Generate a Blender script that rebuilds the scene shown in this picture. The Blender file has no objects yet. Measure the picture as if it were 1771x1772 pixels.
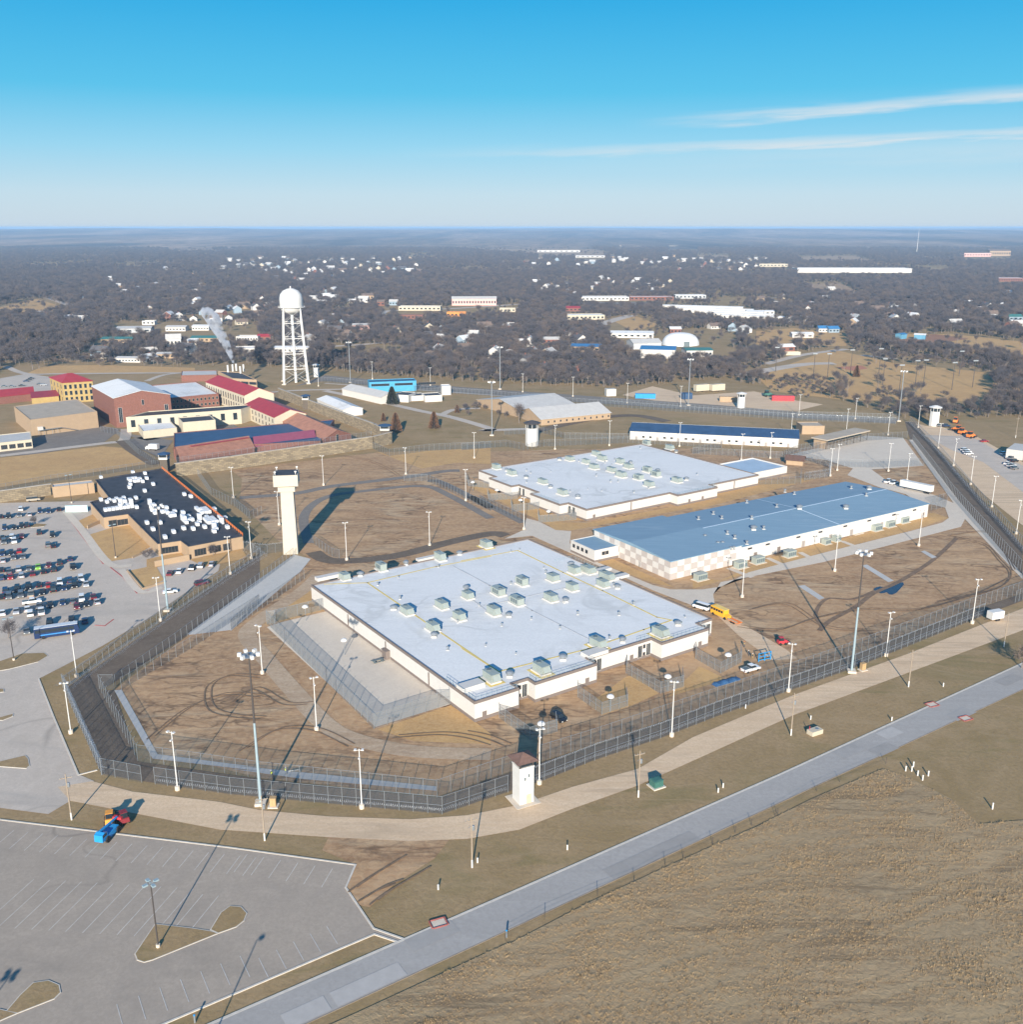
import bpy, bmesh, math, random
import numpy as np
from mathutils import Vector, geometry
R_ = math.radians
rnd = random.Random(7)
C = bpy.context.scene.collection
sc = bpy.context.scene
# ---------------------------------------------------------------- camera
F, CX, CY, CAMH = 1690.0, 886.0, 886.0, 115.0      # focal length in photo pixels, image centre, height in metres
TH = math.atan((886 - 393) / F)
cam = bpy.data.cameras.new('camera'); camo = bpy.data.objects.new('camera', cam); C.objects.link(camo)
cam.sensor_width = 36; cam.lens = 36 * F / 1771.5; cam.clip_start = 1; cam.clip_end = 90000
camo.location = (0, 0, CAMH); camo.rotation_euler = (math.pi / 2 - TH, 0, 0)
sc.camera = camo
# ---------------------------------------------------------------- sky, sun, exposure
SUN_EL, SUN_AZ = R_(18.7), R_(183.5)                # the sun stands behind the camera, low
w = bpy.data.worlds.new('World'); sc.world = w; w.use_nodes = True
nt = w.node_tree; N_ = nt.nodes; Lk = nt.links; N_.clear()
out = N_.new('ShaderNodeOutputWorld'); bg = N_.new('ShaderNodeBackground'); bg.inputs[1].default_value = 0.06
sky = N_.new('ShaderNodeTexSky'); sky.sky_type = 'NISHITA'; sky.sun_disc = False
sky.sun_elevation = SUN_EL; sky.sun_rotation = SUN_AZ; sky.altitude = 300; sky.air_density = 1.0; sky.dust_density = 0.4; sky.ozone_density = 3.0
hsv = N_.new('ShaderNodeHueSaturation'); hsv.inputs['Hue'].default_value = 0.487; hsv.inputs['Saturation'].default_value = 1.25
tc = N_.new('ShaderNodeTexCoord')                   # thin cirrus: stretched noise over the sky direction
sep = N_.new('ShaderNodeSeparateXYZ'); Lk.new(tc.outputs['Generated'], sep.inputs[0])
def wmath(op, a, b=None, c=None):
    n = N_.new('ShaderNodeMath'); n.operation = op
    for i, v in enumerate((a, b, c)):
        if v is None: continue
        if isinstance(v, (int, float)): n.inputs[i].default_value = v
        else: Lk.new(v, n.inputs[i])
    return n.outputs[0]
comb = N_.new('ShaderNodeCombineXYZ')
Lk.new(wmath('MULTIPLY', sep.outputs[0], 7.0), comb.inputs[0]); Lk.new(wmath('MULTIPLY', sep.outputs[1], 7.0), comb.inputs[1])
Lk.new(wmath('ADD', wmath('MULTIPLY', sep.outputs[2], 110.0), wmath('MULTIPLY', sep.outputs[0], -4.0)), comb.inputs[2])
cn = N_.new('ShaderNodeTexNoise'); cn.inputs['Scale'].default_value = 1.0; cn.inputs['Detail'].default_value = 9; cn.inputs['Roughness'].default_value = .6; Lk.new(comb.outputs[0], cn.inputs['Vector'])
def streak(z0, slope, x0, wdt, x1, amt):             # one long, nearly level cirrus band, frayed by the noise
    zc = wmath('ADD', wmath('MULTIPLY', wmath('SUBTRACT', sep.outputs[0], x0), slope), z0)
    dz = wmath('ABSOLUTE', wmath('ADD', wmath('SUBTRACT', sep.outputs[2], zc), wmath('MULTIPLY', wmath('SUBTRACT', cn.outputs['Fac'], .5), .02)))
    prof = N_.new('ShaderNodeMapRange'); prof.interpolation_type = 'SMOOTHSTEP'; prof.inputs[1].default_value = wdt; prof.inputs[2].default_value = 0; Lk.new(dz, prof.inputs[0])
    fade = N_.new('ShaderNodeMapRange'); fade.interpolation_type = 'SMOOTHSTEP'; fade.inputs[1].default_value = x0; fade.inputs[2].default_value = x1; Lk.new(sep.outputs[0], fade.inputs[0])
    fr = N_.new('ShaderNodeMapRange'); fr.inputs[1].default_value = .35; fr.inputs[2].default_value = .6; fr.inputs[3].default_value = .25; fr.inputs[4].default_value = amt; Lk.new(cn.outputs['Fac'], fr.inputs[0])
    return wmath('MULTIPLY', wmath('MULTIPLY', prof.outputs[0], fade.outputs[0]), fr.outputs[0])
clouds = wmath('MAXIMUM', wmath('MAXIMUM', streak(.093, .046, .10, .009, .26, .85), streak(.066, .020, -.16, .007, .30, .85)), streak(.060, .012, -.05, .018, .45, .35))
mixc = N_.new('ShaderNodeMixRGB'); mixc.inputs[2].default_value = (6.6, 7.2, 7.6, 1)
Lk.new(clouds, mixc.inputs[0])
Lk.new(sky.outputs[0], hsv.inputs['Color'])
rmp = N_.new('ShaderNodeValToRGB'); e = rmp.color_ramp.elements; e[0].position = 0; e[0].color = (.56, .68, .80, 1); e[1].position = 1; e[1].color = (.055, .165, .43, 1)
for pos, col in ((.03, (.52, .70, .84)), (.07, (.30, .64, .86)), (.12, (.085, .52, .82)), (.20, (.018, .40, .77)), (.32, (.022, .27, .64))):
    q_ = e.new(pos); q_.color = (*col, 1)
Lk.new(sep.outputs[2], rmp.inputs[0])               # clear winter air: blue deepens evenly with height, all round
gain = N_.new('ShaderNodeVectorMath'); gain.operation = 'SCALE'; gain.inputs['Scale'].default_value = 1 / (2 ** .82 * .06); Lk.new(rmp.outputs[0], gain.inputs[0])
skm = N_.new('ShaderNodeMixRGB'); skm.inputs[0].default_value = .88; Lk.new(hsv.outputs[0], skm.inputs[1]); Lk.new(gain.outputs[0], skm.inputs[2]); Lk.new(skm.outputs[0], mixc.inputs[1])
Lk.new(mixc.outputs[0], bg.inputs[0]); Lk.new(bg.outputs[0], out.inputs[0])
sl = bpy.data.lights.new('sun', 'SUN'); sl.energy = 4.8; sl.angle = R_(0.55); sl.color = (1.0, .92, .80)
so = bpy.data.objects.new('sun', sl); C.objects.link(so)
sdir = Vector((math.sin(SUN_AZ) * math.cos(SUN_EL), math.cos(SUN_AZ) * math.cos(SUN_EL), math.sin(SUN_EL)))
so.rotation_euler = (-sdir).to_track_quat('-Z', 'Y').to_euler()
so.location = (0, -50, 200)
vs = sc.view_settings; vs.view_transform = 'Standard'; vs.look = 'None'; vs.gamma = 1; vs.use_curve_mapping = False
vs.exposure = 0.86
cy = sc.cycles; cy.max_bounces = 4; cy.diffuse_bounces = 2; cy.glossy_bounces = 2; cy.transparent_max_bounces = 24; cy.volume_bounces = 1; cy.transmission_bounces = 2
cy.use_denoising = True; cy.sample_clamp_indirect = 3
# ---------------------------------------------------------------- photo pixel -> direction -> the ground it meets
def ray(px, py):
    x = (px - CX) / F; v = (py - CY) / F
    return x, math.cos(TH) - v * math.sin(TH), -math.sin(TH) - v * math.cos(TH)
def G(px, py, z=0.0):
    d = ray(px, py); t = (z - CAMH) / d[2]
    return Vector((d[0] * t, d[1] * t, z))
def to_px(x, y, z=0):
    dy = y * math.cos(TH) - (z - CAMH) * math.sin(TH); dv = -y * math.sin(TH) - (z - CAMH) * math.cos(TH)
    return CX + F * x / dy, CY + F * dv / dy
def hgt(b, t):
    p = G(*b); d = ray(*t); return CAMH + d[2] * p.y / d[1]
VIEW = {'A': (0, 0, 1), '1': (0, 600, 3.9356), '2': (400, 600, 3.9356), '3': (800, 600, 3.9356), '4': (1200, 600, 3.1016),
        '5': (0, 950, 3.9356), '6': (400, 950, 3.9356), '7': (800, 950, 3.9356), '8': (1200, 950, 3.1016),
        'p': (0, 1350, 3.9356), 'q': (400, 1350, 3.542), 'r': (850, 1300, 3.542), 's': (1300, 1300, 3.754),
        'f': (0, 370, 3.9356), 'g': (430, 370, 3.768), 'h': (880, 370, 3.9356), 'i': (1310, 370, 3.8416)}
def px(k, x, y): a = VIEW[k]; return a[0] + x / a[2], a[1] + y / a[2]
def P(k, x, y, z=0.0): return G(*px(k, x, y), z)
def PS(s, z=0.0):
    """'1 640 900, 1100 828; 2 10 20' -> ground points; the leading key names the enlargement the numbers were read in"""
    o = []
    for part in s.split(';'):
        t = part.split(); k = t[0]; nums = ' '.join(t[1:]).split(',')
        for n in nums:
            x, y = n.split(); o.append(P(k, float(x), float(y), z))
    return o
# ---------------------------------------------------------------- materials
MATS = {}
def mat(name, col, rough=.8, var=.12, scale=1.0, bump=0.0, col2=None, spec=.3, metal=0.0, alpha=None, emit=None, detail=5, stretch=None):
    if name in MATS: return MATS[name]
    m = bpy.data.materials.new(name); MATS[name] = m; m.use_nodes = True
    t = m.node_tree; b = t.nodes['Principled BSDF']
    b.inputs['Roughness'].default_value = rough; b.inputs['Specular IOR Level'].default_value = spec; b.inputs['Metallic'].default_value = metal
    tcn = t.nodes.new('ShaderNodeTexCoord'); vec = tcn.outputs['Object']
    if stretch:
        mp = t.nodes.new('ShaderNodeMapping'); mp.inputs['Scale'].default_value = stretch[:3]
        if len(stretch) > 3: mp.inputs['Rotation'].default_value = (0, 0, stretch[3])
        t.links.new(vec, mp.inputs[0]); vec = mp.outputs[0]
    n = t.nodes.new('ShaderNodeTexNoise'); n.inputs['Scale'].default_value = scale; n.inputs['Detail'].default_value = detail; n.inputs['Roughness'].default_value = .65
    t.links.new(vec, n.inputs['Vector'])
    r = t.nodes.new('ShaderNodeMapRange'); r.inputs[1].default_value = .3; r.inputs[2].default_value = .7; t.links.new(n.outputs['Fac'], r.inputs[0])
    mx = t.nodes.new('ShaderNodeMixRGB'); t.links.new(r.outputs[0], mx.inputs[0])
    c2 = col2 or tuple(c * (1 - var) for c in col); c1 = col if col2 else tuple(min(1, c * (1 + var)) for c in col)
    mx.inputs[1].default_value = (*c1, 1); mx.inputs[2].default_value = (*c2, 1)
    t.links.new(mx.outputs[0], b.inputs['Base Color'])
    if bump:
        bp = t.nodes.new('ShaderNodeBump'); bp.inputs['Strength'].default_value = bump; bp.inputs['Distance'].default_value = .3
        t.links.new(n.outputs['Fac'], bp.inputs['Height']); t.links.new(bp.outputs[0], b.inputs['Normal'])
    if alpha is not None: b.inputs['Alpha'].default_value = alpha
    if emit: b.inputs['Emission Color'].default_value = (*emit, 1); b.inputs['Emission Strength'].default_value = 1
    m['mix'] = mx.name
    return m
def ground_mat(name, cols, scales, bump=.3, streak=None, cracks=None):
    """three scales of patchiness between the colours of a soil, turf or pavement"""
    if name in MATS: return MATS[name]
    m = bpy.data.materials.new(name); MATS[name] = m; m.use_nodes = True
    t = m.node_tree; b = t.nodes['Principled BSDF']; b.inputs['Roughness'].default_value = .95; b.inputs['Specular IOR Level'].default_value = .1
    tcn = t.nodes.new('ShaderNodeTexCoord'); cur = None; last = None
    for i, s in enumerate(scales):
        v = tcn.outputs['Object']
        if streak and i in streak:
            mp = t.nodes.new('ShaderNodeMapping'); mp.inputs['Rotation'].default_value = (0, 0, streak[i][0]); mp.inputs['Scale'].default_value = (streak[i][1], streak[i][2], 1)
            t.links.new(v, mp.inputs[0]); v = mp.outputs[0]
        n = t.nodes.new('ShaderNodeTexNoise'); n.inputs['Scale'].default_value = s; n.inputs['Detail'].default_value = 6; n.inputs['Roughness'].default_value = .68; n.inputs['Distortion'].default_value = .6
        t.links.new(v, n.inputs['Vector'])
        r = t.nodes.new('ShaderNodeMapRange'); r.inputs[1].default_value = .38; r.inputs[2].default_value = .64; t.links.new(n.outputs['Fac'], r.inputs[0])
        mx = t.nodes.new('ShaderNodeMixRGB'); t.links.new(r.outputs[0], mx.inputs[0]); mx.inputs[2].default_value = (*cols[i + 1], 1)
        if cur is None: mx.inputs[1].default_value = (*cols[0], 1)
        else:
            t.links.new(cur, mx.inputs[1]); k = t.nodes.new('ShaderNodeMath'); k.operation = 'MULTIPLY'; k.inputs[1].default_value = .62
            t.links.new(r.outputs[0], k.inputs[0]); t.links.new(k.outputs[0], mx.inputs[0])
        cur = mx.outputs[0]; last = n
    for sc_, wd_, colr, amt, rot, sx, sy in (cracks or ()):      # ruts, cracks and runnels: thin winding lines where a noise crosses its middle
        mp = t.nodes.new('ShaderNodeMapping'); mp.inputs['Rotation'].default_value = (0, 0, rot); mp.inputs['Scale'].default_value = (sx, sy, 1); t.links.new(tcn.outputs['Object'], mp.inputs[0])
        n = t.nodes.new('ShaderNodeTexNoise'); n.inputs['Scale'].default_value = sc_; n.inputs['Detail'].default_value = 3; n.inputs['Distortion'].default_value = .8; t.links.new(mp.outputs[0], n.inputs['Vector'])
        a1 = t.nodes.new('ShaderNodeMath'); a1.operation = 'SUBTRACT'; a1.inputs[1].default_value = .5; t.links.new(n.outputs['Fac'], a1.inputs[0])
        a2 = t.nodes.new('ShaderNodeMath'); a2.operation = 'ABSOLUTE'; t.links.new(a1.outputs[0], a2.inputs[0])
        r = t.nodes.new('ShaderNodeMapRange'); r.inputs[1].default_value = wd_; r.inputs[2].default_value = 0; r.inputs[3].default_value = 0; r.inputs[4].default_value = amt; t.links.new(a2.outputs[0], r.inputs[0])
        n2 = t.nodes.new('ShaderNodeTexNoise'); n2.inputs['Scale'].default_value = .03; t.links.new(tcn.outputs['Object'], n2.inputs['Vector']); r2 = t.nodes.new('ShaderNodeMapRange'); r2.inputs[1].default_value = .42; r2.inputs[2].default_value = .6; t.links.new(n2.outputs['Fac'], r2.inputs[0])
        k = t.nodes.new('ShaderNodeMath'); k.operation = 'MULTIPLY'; t.links.new(r.outputs[0], k.inputs[0]); t.links.new(r2.outputs[0], k.inputs[1])
        mx = t.nodes.new('ShaderNodeMixRGB'); t.links.new(k.outputs[0], mx.inputs[0]); t.links.new(cur, mx.inputs[1]); mx.inputs[2].default_value = (*colr, 1); cur = mx.outputs[0]
    t.links.new(cur, b.inputs['Base Color'])
    if bump:
        bp = t.nodes.new('ShaderNodeBump'); bp.inputs['Strength'].default_value = bump; bp.inputs['Distance'].default_value = .25
        t.links.new(last.outputs['Fac'], bp.inputs['Height']); t.links.new(bp.outputs[0], b.inputs['Normal'])
    return m
U = R_(34.6)                                        # the new cell blocks all lie along this bearing
M_turf = ground_mat('dry_turf', [(.345, .235, .120), (.255, .185, .085), (.41, .29, .165), (.235, .165, .09)], [.012, .09, 1.1], .35, cracks=((.03, .05, (.17, .15, .06), .45, .5, .5, 1.5), (.05, .03, (.36, .26, .15), .5, .1, .4, 1.4)))
M_soil = ground_mat('bare_soil', [(0.489, 0.31, 0.171), (0.367, 0.217, 0.117), (0.217, 0.131, 0.075), (0.543, 0.369, 0.215)], [.025, .07, .55], .5, {1: (.5, .45, 2.2)}, cracks=((.09, .03, (.13, .085, .055), .85, .3, .5, 1.6), (.22, .035, (.16, .10, .06), .7, -.4, .35, 1.5), (.05, .02, (.14, .09, .06), .8, 1.2, .6, 1.3), (.04, .05, (.56, .42, .27), .5, .2, .5, 1.5)))
M_straw = ground_mat('straw_turf', [(0.551, 0.339, 0.141), (0.454, 0.269, 0.113), (0.359, 0.217, 0.101), (0.579, 0.384, 0.191)], [.03, .2, 1.2], .3)
M_field = ground_mat('tall_dry_grass', [(.38, .275, .155), (.31, .22, .125), (.25, .18, .105), (.42, .31, .185)], [.03, .16, .9], .8, {1: (U - .22, .35, 2.0)}, cracks=((.16, .05, (.19, .135, .08), .8, -.52, .10, 1.5), (.45, .05, (.20, .14, .085), .6, -.52, .4, 1.2), (.06, .06, (.46, .33, .19), .6, -.52, .3, 1.4)))
M_gravel = ground_mat('tan_gravel', [(0.658, 0.485, 0.316), (0.572, 0.412, 0.267), (0.744, 0.572, 0.401), (0.515, 0.372, 0.243)], [.05, .25, 1.5], .2, {1: (.4, .3, 2)}, cracks=((.12, .05, (.42, .31, .21), .6, .45, .12, 1.6),))
M_greygravel = ground_mat('grey_gravel', [(0.185, 0.142, 0.106), (0.137, 0.105, 0.079), (0.225, 0.18, 0.137), (0.096, 0.075, 0.058)], [.06, .4, 2.5], .3)
M_lotA = ground_mat('pale_lot_concrete', [(0.534, 0.457, 0.381), (0.46, 0.394, 0.328), (0.594, 0.513, 0.434), (0.43, 0.366, 0.307)], [.03, .2, 1.5], .05, cracks=((.012, .004, (.25, .22, .19), .5, .2, 1, 1), (.02, .05, (.33, .30, .27), .5, .5, .4, 1.5)))
M_lotB = ground_mat('worn_asphalt', [(0.386, 0.321, 0.258), (0.328, 0.278, 0.231), (0.438, 0.364, 0.293), (0.306, 0.258, 0.21)], [.03, .16, 1.4], .05, cracks=((.014, .004, (.15, .13, .11), .7, .2, 1, 1), (.02, .003, (.40, .35, .30), .5, 1.0, 1, .4), (.02, .06, (.23, .20, .17), .5, -.5, .4, 1.5)))
M_road = ground_mat('road_concrete', [(.385, .36, .335), (.335, .315, .295), (.42, .395, .37), (.31, .29, .27)], [.02, .12, 1.2], .05, {1: (U - .2, .25, 3.0)})
M_asph = ground_mat('dark_asphalt', [(0.234, 0.205, 0.176), (0.193, 0.166, 0.146), (0.276, 0.243, 0.211), (0.165, 0.147, 0.129)], [.03, .2, 1.4], .05)
M_conc = ground_mat('pale_concrete', [(0.634, 0.551, 0.45), (0.565, 0.487, 0.398), (0.689, 0.602, 0.491), (0.524, 0.448, 0.363)], [.04, .3, 1.8], .04)
M_slope = ground_mat('channel_concrete', [(0.512, 0.498, 0.466), (0.451, 0.442, 0.414), (0.561, 0.532, 0.497), (0.414, 0.396, 0.373)], [.05, .3, 2], .05)
M_puddle = mat('puddle_water', (.03, .04, .055), .06, .1, 1, spec=.5)
M_kerb = mat('kerb_concrete', (.56, .51, .44), .85, .12, .8)
M_redkerb = mat('red_kerb_paint', (.42, .10, .09), .8, .2, 1)
M_line = mat('worn_white_paint', (.52, .49, .45), .8, .2, 1)
M_white = mat('white_wall_panel', (.56, .535, .50), .75, .04, .6)
M_band = mat('taupe_wall_panel', (.185, .150, .132), .8, .06, .6)
M_checker = mat('pale_taupe_panel', (.42, .375, .345), .8, .06, .6)
M_roofw = ground_mat('white_roof_membrane', [(.72, .715, .70), (.66, .66, .65), (.76, .755, .74), (.60, .60, .59)], [.035, .16, 1.3], 0, {1: (-U, .12, 2.2)}, cracks=((.16, .012, (.48, .48, .47), .5, -U, .08, 1.0), (.05, .05, (.52, .52, .505), .75, .3, 1, 1), (.35, .02, (.5, .5, .49), .35, -U + 1.57, .1, 1.0)))
M_bluemetal = ground_mat('blue_metal_roof', [(.205, .315, .405), (.18, .285, .375), (.23, .34, .43), (.165, .265, .35)], [.03, .2, 1.4], 0, {1: (-U, .08, 2.5), 2: (-U - 1.57, .06, 1.2)}, cracks=((.12, .03, (.28, .37, .44), .5, -U, .2, 1.5),))
M_navy = mat('navy_roof', (.035, .075, .15), .5, .2, .2)
M_black = mat('black_roof_membrane', (.05, .05, .058), .7, .3, .25)
M_redroof = mat('red_metal_roof', (.36, .035, .04), .5, .12, .3)
M_terra = mat('terracotta_roof', (.36, .17, .11), .75, .2, .4)
M_brick = mat('red_brick', (.20, .088, .065), .85, .18, 1.2)
M_tanwall = mat('tan_stucco', (.37, .265, .17), .85, .07, .4)
M_creamwall = mat('cream_wall', (.50, .44, .335), .8, .06, .4)
M_greyroof = mat('grey_roof', (.50, .48, .45), .7, .08, .3)
M_tanroof = mat('tan_roof', (.42, .35, .27), .85, .12, .2)
M_hvac = mat('grey_green_sheet_metal', (.36, .40, .36), .45, .08, 1.5, metal=.2)
M_hvacd = mat('dark_louvre', (.12, .15, .16), .5, .15, 2)
M_yellow = mat('yellow_walkway_pad', (.66, .50, .16), .8, .15, .8)
M_galv = mat('galvanised_steel', (.30, .325, .345), .45, .1, 2, metal=.5)
M_polew = mat('white_pole_paint', (.62, .605, .575), .5, .05, 1)
M_poleb = mat('pale_blue_steel', (.27, .35, .385), .5, .08, 1)
M_poled = mat('dark_bronze_steel', (.07, .06, .055), .5, .1, 1)
M_wood = mat('weathered_wood', (.30, .24, .18), .9, .25, 2, stretch=(6, 6, .6))
M_glass = mat('dark_glass', (.02, .028, .035), .1, .1, 1, spec=.6)
M_tower = mat('cream_tower_concrete', (.50, .445, .36), .8, .05, .35)
M_track = ground_mat('worn_dirt_track', [(.50, .375, .255), (.42, .30, .195), (.55, .43, .31), (.34, .235, .15)], [.06, .2, 1.0], .3, {1: (.9, .4, 1.6)}, cracks=((.12, .06, (.30, .20, .125), .8, .9, .3, 1.5), (.3, .05, (.34, .235, .15), .7, .2, 1, 1)))
M_stone = None
M_tyre = mat('tyre_rubber', (.02, .02, .02), .85, .2, 3)
M_orange = mat('orange_paint', (.75, .20, .04), .5, .1, 1)
M_liftblue = mat('lift_blue_paint', (.02, .25, .55), .4, .1, 1)
M_redp = mat('red_paint', (.50, .04, .05), .45, .1, 1)
M_greenbox = mat('green_box_paint', (.05, .14, .115), .5, .1, 1)
M_bark = mat('grey_bark', (.185, .155, .135), .95, .2, .8)
M_twig = mat('bare_twigs', (.078, .072, .080), .95, .25, .25)
_t = M_twig.node_tree; _oi = _t.nodes.new('ShaderNodeObjectInfo'); _mx = _t.nodes.new('ShaderNodeMixRGB'); _pw = _t.nodes.new('ShaderNodeMath'); _pw.operation = 'POWER'; _pw.inputs[1].default_value = 2.0
_t.links.new(_oi.outputs['Random'], _pw.inputs[0]); _t.links.new(_pw.outputs[0], _mx.inputs[0]); _t.links.new(_t.nodes[M_twig['mix']].outputs[0], _mx.inputs[1]); _mx.inputs[2].default_value = (.155, .118, .098, 1); _t.links.new(_mx.outputs[0], _t.nodes['Principled BSDF'].inputs['Base Color'])   # some trees paler or browner than others
M_cedar = mat('cedar_foliage', (.07, .055, .035), .95, .35, .5)
def stone_mat():
    m = bpy.data.materials.new('limestone_blocks'); m.use_nodes = True; t = m.node_tree; b = t.nodes['Principled BSDF']; b.inputs['Roughness'].default_value = .9
    uv = t.nodes.new('ShaderNodeUVMap'); br = t.nodes.new('ShaderNodeTexBrick'); t.links.new(uv.outputs[0], br.inputs['Vector'])
    br.inputs['Scale'].default_value = 1; br.inputs['Brick Width'].default_value = 2.2; br.inputs['Row Height'].default_value = .8; br.inputs['Mortar Size'].default_value = .05
    br.inputs['Color1'].default_value = (.30, .24, .155, 1); br.inputs['Color2'].default_value = (.17, .135, .09, 1); br.inputs['Mortar'].default_value = (.10, .08, .06, 1)
    t.links.new(br.outputs['Color'], b.inputs['Base Color']); return m
M_stone = stone_mat()
def link_mat():
    """chain link seen from hundreds of metres: wire finer than a pixel, so an even share of the light passes"""
    m = bpy.data.materials.new('chain_link'); m.use_nodes = True; t = m.node_tree; b = t.nodes['Principled BSDF']
    b.inputs['Base Color'].default_value = (.15, .165, .18, 1); b.inputs['Roughness'].default_value = .5; b.inputs['Metallic'].default_value = .4
    b.inputs['Alpha'].default_value = .22; return m
M_link = link_mat()
M_penlink = M_link.copy(); M_penlink.name = 'pen_chain_link'; M_penlink.node_tree.nodes['Principled BSDF'].inputs['Alpha'].default_value = .36; M_penlink.node_tree.nodes['Principled BSDF'].inputs['Base Color'].default_value = (.30, .32, .33, 1)
# ---------------------------------------------------------------- mesh helpers
KIDS = {}
class MB:
    def __init__(s): s.v = []; s.f = []; s.m = []; s.uv = {}
    def quad(s, a, b, c, d, m=0): i = len(s.v); s.v += [tuple(a), tuple(b), tuple(c), tuple(d)]; s.f.append((i, i + 1, i + 2, i + 3)); s.m.append(m); return s
    def tri(s, a, b, c, m=0): i = len(s.v); s.v += [tuple(a), tuple(b), tuple(c)]; s.f.append((i, i + 1, i + 2)); s.m.append(m); return s
    def box(s, c, d, rz=0, m=0, taper=1.0):
        ca, sa = math.cos(rz), math.sin(rz); i = len(s.v)
        for z in (-.5, .5):
            k = taper if z > 0 else 1
            for x, y in ((-.5, -.5), (.5, -.5), (.5, .5), (-.5, .5)):
                X, Y = x * d[0] * k, y * d[1] * k; s.v.append((c[0] + X * ca - Y * sa, c[1] + X * sa + Y * ca, c[2] + z * d[2]))
        for f in ((3, 2, 1, 0), (4, 5, 6, 7), (0, 1, 5, 4), (1, 2, 6, 5), (2, 3, 7, 6), (3, 0, 4, 7)): s.f.append(tuple(i + q for q in f)); s.m.append(m)
        return s
    def tube(s, p, q, r0, r1=None, n=6, m=0, cap=True):
        p, q = Vector(p), Vector(q); r1 = r0 if r1 is None else r1; d = (q - p)
        if d.length < 1e-6: return s
        d.normalize(); a = d.orthogonal().normalized(); b = d.cross(a); i = len(s.v)
        for c, r in ((p, r0), (q, r1)):
            for k in range(n):
                t = 2 * math.pi * k / n; s.v.append(tuple(c + a * (r * math.cos(t)) + b * (r * math.sin(t))))
        for k in range(n): s.f.append((i + k, i + (k + 1) % n, i + n + (k + 1) % n, i + n + k)); s.m.append(m)
        if cap: s.f.append(tuple(i + n + k for k in range(n))); s.m.append(m); s.f.append(tuple(i + n - 1 - k for k in range(n))); s.m.append(m)
        return s
    def lathe(s, c, prof, n=16, m=0):
        i = len(s.v)
        for r, z in prof:
            for k in range(n): t = 2 * math.pi * k / n; s.v.append((c[0] + r * math.cos(t), c[1] + r * math.sin(t), c[2] + z))
        for j in range(len(prof) - 1):
            for k in range(n): s.f.append((i + j * n + k, i + j * n + (k + 1) % n, i + (j + 1) * n + (k + 1) % n, i + (j + 1) * n + k)); s.m.append(m)
        s.f.append(tuple(i + (len(prof) - 1) * n + k for k in range(n))); s.m.append(m)
        return s
    def poly(s, pts, z=None, m=0):
        pts = [Vector((p[0], p[1], p[2] if z is None else z)) for p in pts]; i = len(s.v); s.v += [tuple(p) for p in pts]
        for t in geometry.tessellate_polygon([pts]):
            a, b, c = (pts[k] for k in t)
            if (b - a).cross(c - a).z < 0: t = (t[0], t[2], t[1])
            s.f.append(tuple(i + k for k in t)); s.m.append(m)
        return s
    def walls(s, pts, z0, z1, m=0):
        n = len(pts)
        for k in range(n):
            a, b = pts[k], pts[(k + 1) % n]; s.quad((a[0], a[1], z0), (b[0], b[1], z0), (b[0], b[1], z1), (a[0], a[1], z1), m)
        return s
    def build(s, name, mats, parent=None, smooth=False):
        me = bpy.data.meshes.new(name); me.from_pydata(s.v, [], s.f); mats = mats if isinstance(mats, (list, tuple)) else [mats]
        for x in mats: me.materials.append(x)
        if len(mats) > 1: me.polygons.foreach_set('material_index', s.m)
        if smooth: me.polygons.foreach_set('use_smooth', [True] * len(me.polygons))
        me.update(); o = bpy.data.objects.new(name, me); C.objects.link(o)
        if parent: o.parent = parent; KIDS.setdefault(parent.name, []).append(o)
        return o
def ccw(pts):
    a = sum(pts[i][0] * pts[(i + 1) % len(pts)][1] - pts[(i + 1) % len(pts)][0] * pts[i][1] for i in range(len(pts)))
    return list(pts) if a > 0 else list(pts)[::-1]
def offset(pts, d):
    """inward for d > 0 on a counter-clockwise outline"""
    n = len(pts); o = []
    for i in range(n):
        a, b, c = (Vector((pts[(i + k) % n][0], pts[(i + k) % n][1])) for k in (-1, 0, 1))
        e1 = (b - a).normalized(); e2 = (c - b).normalized(); n1 = Vector((-e1.y, e1.x)); n2 = Vector((-e2.y, e2.x))
        k = 1 + n1.dot(n2); o.append(b + (n1 + n2) * (d / max(k, .3)))
    return o
def thing(name, label, cat, loc=(0, 0, 0), rz=0, group=None):
    o = bpy.data.objects.new(name, None); C.objects.link(o); o.location = loc; o.rotation_euler = (0, 0, rz); o.empty_display_size = .5
    o['label'] = label; o['category'] = cat
    if group: o['group'] = group
    return o
def tag(o, label, cat, group=None):
    o['label'] = label; o['category'] = cat
    if group: o['group'] = group
    return o
def struct(o): o['kind'] = 'structure'; return o
def copy_tree(o, parent=None):
    c = o.copy(); C.objects.link(c)
    if parent: c.parent = parent; KIDS.setdefault(parent.name, []).append(c)
    for ch in KIDS.get(o.name, []): copy_tree(ch, c)
    return c
used = set()
def inst(proto, loc, rz=0, label=None, group=None, scale=None):
    o = proto if proto.name not in used else copy_tree(proto)
    if o is proto: used.add(proto.name)
    o.location = loc; o.rotation_euler = (0, 0, rz)
    if label: o['label'] = label
    if group: o['group'] = group
    if scale: o.scale = scale
    return o
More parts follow.
